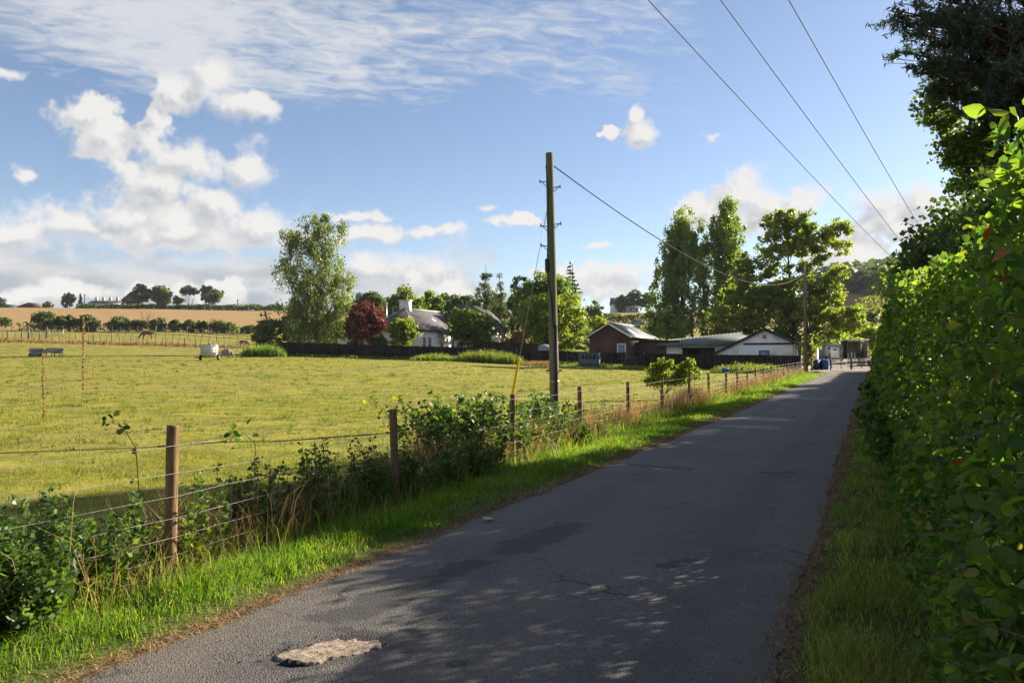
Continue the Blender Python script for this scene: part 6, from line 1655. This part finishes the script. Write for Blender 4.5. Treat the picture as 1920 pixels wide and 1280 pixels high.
# ------------------------------------------------------------------ farm things in the pasture
def feeder(label, px, Y, w, h, legs):
    p = on_ground(px, Y); r = thing('sheep_feeder', label, 'feeder', p, .1)
    z0 = .35 if legs else .06
    part('trough', 'feeder', r, lambda m: m.prism([(0, -.35, z0 + .4), (0, -.2, z0), (0, .2, z0), (0, .35, z0 + .4)], (-w / 2, 0, 0), (w / 2, 0, 0)))
    part('roof', 'sheet_grey', r, lambda m: (slab(m, [(-w / 2 - .12, -.5, h - .22), (w / 2 + .12, -.5, h - .22), (w / 2 + .12, 0, h), (-w / 2 - .12, 0, h)], .03), slab(m, [(-w / 2 - .12, 0, h), (w / 2 + .12, 0, h), (w / 2 + .12, .5, h - .22), (-w / 2 - .12, .5, h - .22)], .03)))
    if not legs: part('side_panel', 'feeder', r, lambda m: (m.box(-w / 2, w / 2, -.34, -.32, z0 + .402, h - .2), m.box(-w / 2, -w / 2 + .03, -.3, .3, z0 + .402, h - .15), m.box(w / 2 - .03, w / 2, -.3, .3, z0 + .402, h - .15)), kind='stuff')
    for sx in (-1, 1):
        for sy in (-1, 1): part('leg', 'galv', r, lambda m: m.box(sx * w / 2 - .03, sx * w / 2 + .03, sy * .3 - .03, sy * .3 + .03, -.05, h - .17))
    if not legs:
        for sx in (-1, 1): part('wheel', 'tyre', r, lambda m: m.tube([(sx * (w / 2 + .16) - .05, 0, .17), (sx * (w / 2 + .16) + .05, 0, .17)], .18, 12))
feeder('pale boxy sheep feeder with ridged lid at the picture edge', 68, 86, 1.0, .92, False)
feeder('open legged sheep feeder with pale roof beside the sheep', 107, 87, .85, .92, True)
def ibc():
    p = on_ground(393, 72); r = thing('water_bowser', 'white caged water tank on a small wheeled trailer', 'water tank', p, .12); w, d, h, z = .62, .5, 1.02, .42
    part('tank', 'tank', r, lambda m: m.prism([(-w + .05, 0, z + .03), (w - .05, 0, z + .03), (w, 0, z + .1), (w, 0, z + h - .1), (w - .06, 0, z + h), (-w + .06, 0, z + h), (-w, 0, z + h - .1), (-w, 0, z + .1)], (0, -d, 0), (0, d, 0)))
    part('tank_cap', 'black_plastic', r, lambda m: m.lathe([(.11, z + h), (.11, z + h + .06), (.02, z + h + .07)], 12))
    for i in range(6): part('cage_bar', 'galv', r, lambda m: m.tube([(-w - .02 + (2 * w + .04) * i / 5, -d - .03, z), (-w - .02 + (2 * w + .04) * i / 5, -d - .03, z + h)], .018, 5))
    for i in range(5):
        zz = z + .08 + (h - .1) * i / 4
        part('cage_hoop', 'galv', r, lambda m: m.tube([(-w - .04, -d - .04, zz), (w + .04, -d - .04, zz), (w + .04, d + .04, zz), (-w - .04, d + .04, zz), (-w - .04, -d - .039, zz)], .018, 5))
    for i in range(5): part('side_bar', 'galv', r, lambda m: m.tube([(w + .03, -d + 2 * d * i / 4, z), (w + .03, -d + 2 * d * i / 4, z + h)], .018, 5))
    part('chassis', 'iron', r, lambda m: (m.box(-w, w, -d, d, z - .12, z - .01), m.tube([(-w, 0, z - .08), (-w - .8, 0, z - .15)], .04, 6)))
    for sx in (-1, 1):
        wh = part('wheel', 'tyre', r, lambda m: m.tube([(sx * (w + .16) - .08, 0, .26), (sx * (w + .16) - .07, 0, .26), (sx * (w + .16) + .07, 0, .26), (sx * (w + .16) + .08, 0, .26)], [.22, .27, .27, .22], 16))
        part('hub', 'galv', wh, lambda m: m.tube([(sx * (w + .16) - .085, 0, .26), (sx * (w + .16) + .085, 0, .26)], .10, 10))
ibc()
def crate():
    p = on_ground(1106, 83); r = thing('metal_crate', 'green grey slatted metal crate standing against the dark fence', 'crate', p, -.25); w, d, h = 1.0, .6, 1.38
    for sx in (-1, 1):
        for sy in (-1, 1): part('corner_post', 'green_paint', r, lambda m: m.box(sx * w - .05, sx * w + .05, sy * d - .05, sy * d + .05, -.05, h))
    for z in (h - .1, .72, .02): part('rail', 'green_paint', r, lambda m: (m.box(-w + .05, w - .05, -d - .04, -d + .02, z, z + .09), m.box(-w + .05, w - .05, d - .02, d + .04, z, z + .09), m.box(-w - .04, -w + .02, -d + .05, d - .05, z, z + .09), m.box(w - .02, w + .04, -d + .05, d - .05, z, z + .09)), kind='stuff')
    for i in range(5): part('slat', 'green_paint', r, lambda m: m.box(-w + .12 + .38 * i, -w + .28 + .38 * i, -d - .03, -d - .005, .812, h - .102))
    part('lower_panel', 'green_paint', r, lambda m: m.box(-w + .05, w - .05, -d - .02, -d + .0, .112, .718)); part('side_panel', 'white_shed', r, lambda m: m.box(w - .01, w + .02, -d + .06, d - .06, .112, .718)); part('lid', 'feeder', r, lambda m: m.box(-w - .06, w + .06, -d - .07, d + .07, h + .002, h + .04))  # right side panel coloured white to look sunlit
crate()
# ------------------------------------------------------------------ poles and wires
def step_irons(r, x, zs, s0=1):
    pass
PY = 19.0; PX = (1041 - 960) / F * PY; PZ = G(PX, PY); PT = W(1030, 287, PY)
def main_pole():
    r = thing('telegraph_pole', 'tall leaning wooden telegraph pole with step irons by the fence', 'pole', (PX, PY, PZ)); H = PT[2] - PZ; lx = PT[0] - PX
    ax = lambda z: np.array([lx * z / H, 0, z])
    part('shaft', 'pole', r, lambda m: m.tube([ax(z) for z in (-.5, 0, 2, 4, H - .03, H)], [.125, .120, .110, .100, .088, .080], 16), False)
    for (py, sd) in [(342, -1), (352, 1), (425, -1), (421, 1), (462, -1)]:
        z = W(1032, py, PY)[2] - PZ; a = ax(z)
        part('step_iron', 'iron', r, lambda m: (m.tube([a + [sd * .07, 0, 0], a + [sd * .24, -.02, .02]], .012, 5), m.tube([a + [sd * .08, 0, -.11], a + [sd * .20, -.02, .01]], .009, 5), m.tube([a + [sd * .24, -.02, -.02], a + [sd * .24, -.02, .06]], .016, 5)), kind='stuff')
    z = W(1024, 498, PY)[2] - PZ
    part('junction_box', 'iron', r, lambda m: m.tube([ax(z - .16) + [-.115, -.06, 0], ax(z - .13) + [-.115, -.06, 0], ax(z + .13) + [-.115, -.06, 0], ax(z + .16) + [-.115, -.06, 0]], [.03, .052, .052, .03], 8))
    part('cable_guard', 'iron', r, lambda m: m.box(-.03, .05, -.128, -.105, .1, 2.35))
    part('down_cable', 'cable', r, lambda m: m.tube([ax(H - .3) + [-.095, -.02, 0], ax(H - .9) + [-.05, -.095, 0], ax(z + .5) + [-.09, -.06, 0], ax(z + .15) + [-.115, -.06, 0]], .009, 5))
    part('lower_cable', 'cable', r, lambda m: m.tube([ax(z - .16) + [-.115, -.06, 0], ax(z - .5) + [-.08, -.10, 0], ax(z - .75) + [-.03, -.115, 0], ax(2.3) + [0, -.12, 0]], .011, 5))
    part('pole_band', 'galv', r, lambda m: m.tube([ax(1.0), ax(1.04)], .119, 16)); 
    for sx in (-1, 1): part('insulator', 'black_plastic', r, lambda m: m.tube([ax(1.28) + [sx * .11, 0, 0], ax(1.28) + [sx * .19, 0, 0]], .022, 6))
main_pole()
def wire(name, label, a, b, sag, r, mat, n=26, cat='cable'):
    a = np.asarray(a, float); b = np.asarray(b, float); k = np.linspace(0, 1, n)
    p = a + (b - a) * k[:, None]; p[:, 2] -= sag * 4 * k * (1 - k)
    rr = r(p) if callable(r) else r
    return tag(MB().tube(p, rr, 5).build(name, M[mat]), label, cat)
def grey_pole():
    p = on_ground(1510, 76); zt = W(1508, 498, 76)[2]; r = thing('grey_pole', 'thin grey telegraph pole at the road end before the ash', 'pole', p); H = zt - p[2]
    part('shaft', 'post_old', r, lambda m: m.tube([(0, 0, -.5), (0, 0, H * .5), (-.1, 0, H)], [.16, .14, .11], 12)); part('pole_box', 'iron', r, lambda m: m.box(.1, .3, -.12, .1, H * .36, H * .47)); part('conduit', 'iron', r, lambda m: m.tube([(.15, -.05, 0), (.13, -.05, H * .5), (.08, -.04, H * .95)], .035, 5))
    for z in (.75, .62): part('step_iron', 'iron', r, lambda m: m.tube([(-.3, 0, H * z), (.3, 0, H * z)], .02, 5))
    return p + [-.05, 0, 0], zt
gp_, gz_ = grey_pole()
wire('phone_cable', 'dark cable sagging from the tall pole to the grey pole', W(1039, 312, PY), (gp_[0], gp_[1], W(1506, 512, 76)[2]), 1.9, lambda p: .010 + .00022 * p[:, 1], 'cable')
ga = np.array([(952 - 960) / F * 20.2, 20.2]); ga = np.array([ga[0], ga[1], G(*ga)]); gt = W(1026, 392, PY)
wire('guy_wire', 'thin steel stay wire slanting down beside the tall pole', gt, ga, 0.0, .008, 'wire', 4, 'wire')
d_ = norm(gt - ga); r_ = thing('guy_guard', 'bright yellow tube guarding the stay wire by the third post', 'guard', ga); L_ = 1.62
MB().tube([d_ * .05, d_ * L_ * .98, d_ * L_], [.034, .034, .026], 10).build('tube', M['yellow'], r_); MB().tube([d_ * -.1, d_ * .05], .02, 8).build('anchor_rod', M['galv'], r_)
far_end = [W(1700, 508, 110), W(1731, 502, 110), W(1752, 466, 110)]; near_mid = [W(1213, 0, 18.5), W(1349, 0, 18.5), W(1476, 0, 18.5)]
for a, b, lb_ in zip(far_end, near_mid, ('lowest of the three power lines crossing the sky', 'middle one of the three power lines crossing the sky', 'uppermost of the three power lines nearest the pine')):
    k = (a[1] + 30) / (a[1] - b[1]); e = a + (b - a) * k; mid_f = 1 / k
    e[2] += .8
    def rad(p): return .009 + .00022 * np.abs(p[:, 1])
    q = np.linspace(0, 1, 60); pth = a + (e - a) * q[:, None]; pth[:, 2] -= .8 * 4 * q * (1 - q) * .9
    # keep the line through the point seen at the picture's top edge
    i = int(np.argmin(np.abs(pth[:, 1] - b[1]))); pth[:, 2] += (b[2] - pth[i, 2]) * (q / q[i])
    tag(MB().tube(pth, rad(pth), 5).build('power_line', M['cable']), lb_, 'power line')
def far_power_pole():
    p = np.array([far_end[1][0], 110.3]); p = np.array([p[0], p[1], G(*p)]); H = far_end[1][2] - p[2]
    r = thing('power_pole', 'wooden power pole with crossarm hidden behind the hedge trees', 'pole', p); part('shaft', 'pole', r, lambda m: m.tube([(0, 0, -.5), (0, 0, H + .1)], [.18, .12], 10)); part('crossarm', 'iron', r, lambda m: m.box(-2.4, 2.2, -.06, .06, H - .45, H - .3))
far_power_pole()
hp = on_ground(1657, 300); r_ = thing('h_pole', 'small twin legged electricity pole on the far slope by the hedge', 'pole', hp)
for X in (-.9, .9): part('pole_leg', 'bark', r_, lambda m: m.tube([(X, 0, -.3), (X, 0, 7.5)], [.18, .14], 6))
part('crossarm', 'bark', r_, lambda m: m.box(-2.0, 2.0, -.1, .1, 7.0, 7.25))

# ------------------------------------------------------------------ road end: bins, gate, trailers
def bin_(label, px, Y, mat, rz):
    p = on_ground(px, Y); r = thing('wheelie_bin', label, 'bin', p, rz); h = 1.02
    v = np.array([(-.24, -.28, .08), (.24, -.28, .08), (.24, .26, .08), (-.24, .26, .08), (-.30, -.36, h), (.30, -.36, h), (.30, .36, h), (-.30, .36, h)])
    MB().add(v, [np.array([(0, 3, 2, 1), (4, 5, 6, 7), (0, 1, 5, 4), (1, 2, 6, 5), (2, 3, 7, 6), (3, 0, 4, 7)])]).build('bin_body', M[mat], r)
    l = np.array([(-.32, -.40, h + .005), (.32, -.40, h + .005), (.32, .38, h + .03), (-.32, .38, h + .03), (-.26, -.34, h + .07), (.26, -.34, h + .07), (.28, .36, h + .13), (-.28, .36, h + .13)])
    MB().add(l, [np.array([(0, 3, 2, 1), (4, 5, 6, 7), (0, 1, 5, 4), (1, 2, 6, 5), (2, 3, 7, 6), (3, 0, 4, 7)])]).build('lid', M[mat], r)
    for sx in (-1, 1): part('wheel', 'tyre', r, lambda m: m.tube([(sx * .27 - .03, .24, .1), (sx * .27 + .03, .24, .1)], .1, 12))
    part('handle', mat, r, lambda m: m.tube([(-.25, .42, h - .02), (.25, .42, h - .02)], .02, 6))
bin_('dark blue wheelie bin nearest the grey pole', 1529, 83, 'blue_dark', .1); bin_('brown black wheelie bin between the two blue bins', 1537, 83.6, 'black_plastic', 0); bin_('bright blue wheelie bin beside the black gate', 1547, 83, 'blue_bin', -.12)
pv = [on_ground(px, Y) + [0, 0, .03] for px, Y in ((1514, 79), (1553, 79), (1556, 85), (1520, 85))]
MB().add(np.array(pv), [np.array([[0, 1, 2, 3]])]).build('paving', M['terracotta_paving'])['kind'] = 'structure'
def black_gate(label, px0, px1, Y, h=1.12):
    a = on_ground(px0, Y); b = on_ground(px1, Y); w = b[0] - a[0]; r = thing('metal_gate', label, 'gate', a, math.atan2(b[1] - a[1], b[0] - a[0]))
    for z in np.linspace(.15, h, 6): part('bar', 'iron', r, lambda m: m.tube([(.05, 0, z), (w - .05, 0, z)], .028, 5))
    for X in (.05, w * .5, w - .05): part('upright', 'iron', r, lambda m: m.tube([(X, 0, .1), (X, 0, h + .04)], .035, 6))
    part('gate_post', 'iron', r, lambda m: m.box(-.13, -.03, -.06, .06, -.3, h + .75))
black_gate('left leaf of the black metal gate across the road end', 1558, 1595, 86); black_gate('right leaf of the black metal gate beside the hedge', 1597, 1633, 86)
def trailer():
    p = on_ground(1565, 104); r = thing('horse_trailer', 'pale horse trailer seen from behind with ribbed ramp', 'trailer', p, -RA + .12); w, h, z, L = .86, 2.12, .42, 3.2
    prof = [(-w, z), (w, z), (w, h - .25), (w - .12, h - .04), (w - .35, h), (-w + .35, h), (-w + .12, h - .04), (-w, h - .25)]
    part('trailer_body', 'galv', r, lambda m: m.prism([(x, 0, q) for x, q in prof], (0, 0, 0), (0, L, 0)))
    rp = part('ramp', 'white_shed', r, lambda m: (m.box(-.52, .52, -.07, -.002, z + .05, h - .3), *[m.box(-.5 + .2 * i, -.47 + .2 * i, -.085, -.071, z + .1, h - .4) for i in range(6)]), kind='stuff')
    part('ramp_window', 'glass', rp, lambda m: m.box(-.25, .25, -.10, -.086, 1.45, 1.65))
    for sx in (-1, 1):
        part('tail_lamp', 'lamp_red', r, lambda m: m.box(sx * .72 - .07, sx * .72 + .07, -.04, -.002, .55, .8)); part('side_grille', 'black_plastic', r, lambda m: m.box(sx * .7 - .09, sx * .7 + .09, -.03, -.002, 1.6, 1.85))
        part('mudguard', 'black_plastic', r, lambda m: m.box(sx * (w + .12) - .14, sx * (w + .12) + .14, 1.0, 2.4, .60, .68))
        for y in (1.35, 2.05):
            wh = part('wheel', 'tyre', r, lambda m: m.tube([(sx * (w + .1) - .09, y, .3), (sx * (w + .1) + .09, y, .3)], .3, 16)); part('rim', 'white_paint', wh, lambda m: m.tube([(sx * (w + .1) - .095, y, .3), (sx * (w + .1) + .095, y, .3)], .17, 10))
    part('drawbar', 'iron', r, lambda m: m.tube([(0, L, z), (0, L + 1.1, z + .05)], .06, 6)); part('roof_cap', 'white_paint', r, lambda m: m.box(-w + .36, w - .36, .02, L - .02, h + .002, h + .05))
trailer()
def shelter():
    p = on_ground(1588, 112); r = thing('metal_shelter', 'open fronted corrugated field shelter beside the horse trailer', 'shelter', p, -.12); w, d, h = 2.7, 2.4, 2.5
    part('back_wall', 'sheet_grey', r, lambda m: (m.box(0, w, d, d + .05, 0, h - .1), *[m.box(.1 + .2 * i, .2 + .2 * i, d - .035, d - .002, 0, h - .12) for i in range(13)]), kind='stuff')
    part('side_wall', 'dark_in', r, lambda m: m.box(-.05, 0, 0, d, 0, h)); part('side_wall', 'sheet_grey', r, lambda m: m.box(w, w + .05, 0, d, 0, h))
    part('roof', 'white_shed', r, lambda m: slab(m, [(-.2, -.3, h + .16), (w + .2, -.3, h + .16), (w + .2, d + .2, h + .05), (-.2, d + .2, h + .05)], .12))
    for X in (.05, w - .05): part('post', 'post_old', r, lambda m: m.box(X - .05, X + .05, -.1, -.002, -.1, h + .02))
shelter()
def grey_wall():
    a = on_ground(1524, 114); r = thing('timber_screen', 'grey board screen wall behind the horse trailer', 'wall', a, -.08); pw = .5
    for i in range(9): part('panel', 'sheet_grey', r, lambda m: m.box(pw * i, pw * i + pw - .015, 0, .06, -.3, 1.75 + .02 * rng.normal()))
    part('tall_panel', 'post_old', r, lambda m: m.box(1.35, 3.2, .1, .2, -.3, 2.55)); part('capping', 'white_shed', r, lambda m: m.box(1.3, 3.25, .06, .24, 2.552, 2.62))
grey_wall()
def pallet(label, px, Y, z, rz):
    p = on_ground(px, Y) + [0, 0, z]; r = thing('pallet', label, 'pallet', p, rz, 'pallets stacked by the gate')
    for i in range(5): part('deck_board', 'pallet', r, lambda m: m.box(-.6, .6, -.5 + .225 * i, -.4 + .225 * i, .112, .135))
    for i in range(3): part('bearer', 'pallet', r, lambda m: m.box(-.6 + .55 * i, -.5 + .55 * i, -.5, .5, .022, .11))
    for i in range(3): part('base_board', 'pallet', r, lambda m: m.box(-.6, .6, -.5 + .45 * i, -.4 + .45 * i, 0, .02))
for i, lb_ in enumerate(('bottom pallet of the stack inside the black gate', 'second pallet up in the stack inside the gate', 'third pallet up in the stack inside the gate', 'fourth pallet up in the stack inside the gate', 'fifth pallet up in the stack inside the gate', 'topmost pallet of the stack inside the black gate')): pallet(lb_, 1619, 95, .17 * i, .08 * rng.normal())
for i, lb_ in enumerate(('lower pallet beside the hedge at the gate', 'middle pallet beside the hedge at the gate', 'upper pallet beside the hedge at the gate')): pallet(lb_, 1641, 94, .17 * i + .002, .15)
hurdle('yard_hurdle', 'light metal hurdle standing in the yard by the shelter', 1590, 1603, 660, 99, 1.25)
def caravan():
    p = on_ground(1512, 98); r = thing('caravan', 'white caravan half hidden behind the ash and grey pole', 'caravan', p, -RA); w, z, h, L = 1.1, .4, 2.55, 5
    part('shell', 'white_paint', r, lambda m: m.prism([(-w, 0, z), (w, 0, z), (w, 0, h - .5), (w - .2, 0, h - .1), (w - .5, 0, h), (-w + .5, 0, h), (-w + .2, 0, h - .1), (-w, 0, h - .5)], (0, 0, 0), (0, L, 0)))
    part('rear_window', 'glass', r, lambda m: m.box(-.75, .75, -.03, -.002, 1.35, 2.0)); part('bumper', 'galv', r, lambda m: m.box(-1.05, 1.05, -.08, -.002, z, z + .25))
    for sx in (-1, 1): part('wheel', 'tyre', r, lambda m: m.tube([(sx * (w - .1) - .1, 2.4, .32), (sx * (w - .1) + .1, 2.4, .32)], .32, 14)); part('tail_lamp', 'lamp_red', r, lambda m: m.box(sx * .9 - .08, sx * .9 + .08, -.05, -.003, .75, .98))
caravan()
def car(label, p, rz, mat):
    r = thing('parked_car', label, 'car', p, rz); L, w = 4.1, .86
    low = [(-2.05, .28), (2.05, .28), (2.07, .62), (1.95, .78), (.95, .92), (-1.55, .95), (-2.0, .85), (-2.07, .6)]; top = [(.95, .92), (.30, 1.38), (.0, 1.45), (-1.05, 1.45), (-1.45, 1.34), (-1.75, .95)]
    part('body', mat, r, lambda m: m.prism([(x, 0, z) for x, z in low], (0, -w, 0), (0, w, 0)))
    part('cabin', 'glass', r, lambda m: m.prism([(x, 0, z) for x, z in top[::-1]], (0, -w + .1, 0), (0, w - .1, 0)))
    part('roof', mat, r, lambda m: m.prism([(.25, 0, 1.40), (.0, 0, 1.475), (-1.08, 0, 1.475), (-1.48, 0, 1.36)][::-1], (0, -w + .08, 0), (0, w - .08, 0)))
    for x in (1.3, -1.3):
        for sy in (-1, 1):
            wh = part('wheel', 'tyre', r, lambda m: m.tube([(x, sy * (w - .1) - .1, .31), (x, sy * (w - .1) + .12, .31)], .31, 16)); part('rim', 'galv', wh, lambda m: m.tube([(x, sy * (w - .1) - .1, .31), (x, sy * (w - .1) + .13, .31)], .19, 10))
    for sy in (-1, 1): part('headlight', 'white_paint', r, lambda m: m.box(1.9, 2.08, sy * .62 - .16, sy * .62 + .16, .62, .74)); part('tail_lamp', 'lamp_red', r, lambda m: m.box(-2.09, -1.95, sy * .66 - .12, sy * .66 + .12, .62, .82)); part('pillar', mat, r, lambda m: m.box(-.45, -.36, sy * (w - .1) - .012, sy * (w - .1) + .012, .94, 1.40))
car('white car parked behind the dark fence below the barn window', on_ground(1408, 87.2) + [0, 0, .15], -.35, 'car_white'); car('small blue car parked by the far field hedge', on_ground(1196, 250), .2, 'car_blue')
dm = on_ground(1022, 93.2); r_ = thing('garden_dome', 'pale blue domed cover showing over the fence behind the pole', 'cover', dm)
MB().lathe([(.85, 0), (.85, 1.75), (.78, 1.95), (.55, 2.12), (.25, 2.2), (.01, 2.22)], 16).build('cover', M['feeder'], r_, True); MB().lathe([(.87, 1.6), (.87, 1.7)], 16).build('band', M['galv'], r_)
bt = on_ground(1358, 66); r_ = thing('blue_tub', 'small blue plastic tub lying in the weeds behind the fence', 'tub', bt + [0, 0, .12])
MB().tube([(-.22, 0, .22), (-.2, 0, .22), (.25, 0, .26)], [.16, .2, .26], 12).build('tub', M['blue_bin'], r_); MB().tube([(.22, 0, .26), (.27, 0, .262)], .28, 12).build('rim', M['blue_bin'], r_)

# ------------------------------------------------------------------ pot-hole filling and lump
def pothole():
    hx, hy = 4.42 * (620 - 960) / F, 4.42; c_, s_ = math.cos(0.36), math.sin(0.36)
    n, m = 70, 40; v = []
    a, b = np.meshgrid(np.linspace(-1.12, 1.12, n), np.linspace(-1.12, 1.12, m), indexing='ij')
    lx, ly = a * .31, b * .17; X = hx + lx * c_ - ly * s_; Y = hy + lx * s_ + ly * c_
    rr = np.sqrt(a * a + b * b) + .5 * (vnoise(X * 9, Y * 9, 31) - .5) + .26 * (vnoise(X * 22, Y * 22, 33) - .5) + .12 * (vnoise(X * 60, Y * 60, 38) - .5)
    Z = base_h(X, Y) + .004 + .007 * (vnoise(X * 14, Y * 14, 34) - .3) + .007 * np.abs(vnoise(X * 32, Y * 32, 35) - .5) + .004 * vnoise(X * 90, Y * 90, 37) - .06 * sstep(rr, .80, 1.0)
    q = np.arange(n * m).reshape(n, m); q = np.stack([q[:-1, :-1], q[1:, :-1], q[1:, 1:], q[:-1, 1:]], -1).reshape(-1, 4)
    mt, t, out = new_mat('pale broken fill'); p = pos(t)
    f = t.noise(p, 22, 7.0, .7); g = t.noise(p, 7, 4.0, .6, .8); sp = t.noise(p, 120, 3.0, .7)
    c = t.mix(t.ramp(f, .36, .62), (.16, .122, .092), (.38, .32, .265)); c = t.mix(t.ramp(g, .52, .66), c, t.mix(.6, c, (.36, .26, .17)))
    c = t.mix(t.math('MULTIPLY', t.ramp(sp, .58, .68), .6), c, (.07, .06, .052))
    principled(t, out, c, .9, t.math('ADD', f, sp), .9, .012, 0, .2)
    r = thing('pothole_fill', 'pale broken stone fill in the road pothole', 'pothole', (hx, hy, float(base_h(hx, hy))))
    o0 = np.array(r.location)
    ob('fill', np_mesh('fill', np.stack([X, Y, Z], -1).reshape(-1, 3) - o0, [q], True), mt, r)
    # crumbs of stone and tar round the hole
    n = 260; th = rng.random(n) * 6.28; rd_ = .8 + np.abs(rng.normal(0, .38, n)); px_ = np.cos(th) * rd_ * .31; py_ = np.sin(th) * rd_ * .17
    gx2 = hx + px_ * c_ - py_ * s_; gy2 = hy + px_ * s_ + py_ * c_; r2 = .0025 + .007 * rng.random(n) ** 3
    ov = np.array([[1, 0, 0], [0, 1, 0], [-1, 0, 0], [0, -1, 0], [0, 0, .8]]); of = np.array([[0, 1, 4], [1, 2, 4], [2, 3, 4], [3, 0, 4]])
    vv_ = (np.stack([gx2, gy2, base_h(gx2, gy2) + .012 - .004 * (rd_ < 1)], 1)[:, None] + r2[:, None, None] * ov * (.6 + .8 * rng.random((n, 5, 1)))).reshape(-1, 3) - o0
    tag(ob('crumbs', np_mesh('crumbs', vv_, [(np.arange(n)[:, None, None] * 5 + of).reshape(-1, 3)], False), M['tar_lump'], r), kind='stuff')
    lx_ = W(545, 1243, 4.2); gx_, gy_ = lx_[0], 4.22
    # loose tarmac lump at its corner
    u = rand_unit(160); 
    import bmesh
    bm = bmesh.new()
    for k in range(3):
        cc = np.array([gx_ + .045 * k - .02, gy_ - .008 * k, float(base_h(gx_, gy_)) + .012]); sz = np.array([.045, .028, .022]) * (1.1 - .2 * k)
        ret = bmesh.ops.create_icosphere(bm, subdivisions=2, radius=1.0)
        for vv in ret['verts']:
            d = np.array(vv.co); vv.co = Vector(cc + d * sz * (.7 + .6 * float(vnoise(np.array(d[0] * 2.2 + k * 3), np.array(d[1] * 2.2 + d[2] * 3), 36))))
    me = bpy.data.meshes.new('tarmac_lump'); bm.to_mesh(me); bm.free()
    tag(ob('tarmac_lump', me, M['tar_lump']), 'black loose tarmac lump at the corner of the pothole', 'lump')
pothole()
pb = W(915, 973, 7.95); pl = MB().box(-.05, .05, -.03, .03, 0, .012); pl = pl.build('stone_chip', M['stone']); pl.location = (pb[0], pb[1], float(base_h(pb[0], pb[1])) + .012); pl.rotation_euler = (.05, .1, .4); tag(pl, 'flat pale stone chip on the tarmac edge', 'stone')

# ------------------------------------------------------------------ air: thin even haze round the whole place
hb = MB().box(-1700, 1700, -120, 1600, -3.0, 215.0).build('haze', None)
hm = bpy.data.materials.new('thin haze'); hm.use_nodes = True; hm.node_tree.nodes.clear(); ht = NT(hm.node_tree)
ho = ht.n('ShaderNodeOutputMaterial'); hv = ht.n('ShaderNodeVolumePrincipled'); hv.inputs['Color'].default_value = (0.80, 0.88, 1.0, 1); hv.inputs['Density'].default_value = 0.00009; hv.inputs['Anisotropy'].default_value = 0.0
ht.set(ho.inputs['Volume'], hv.outputs[0]); hb.data.materials.append(hm); hb['kind'] = 'stuff'
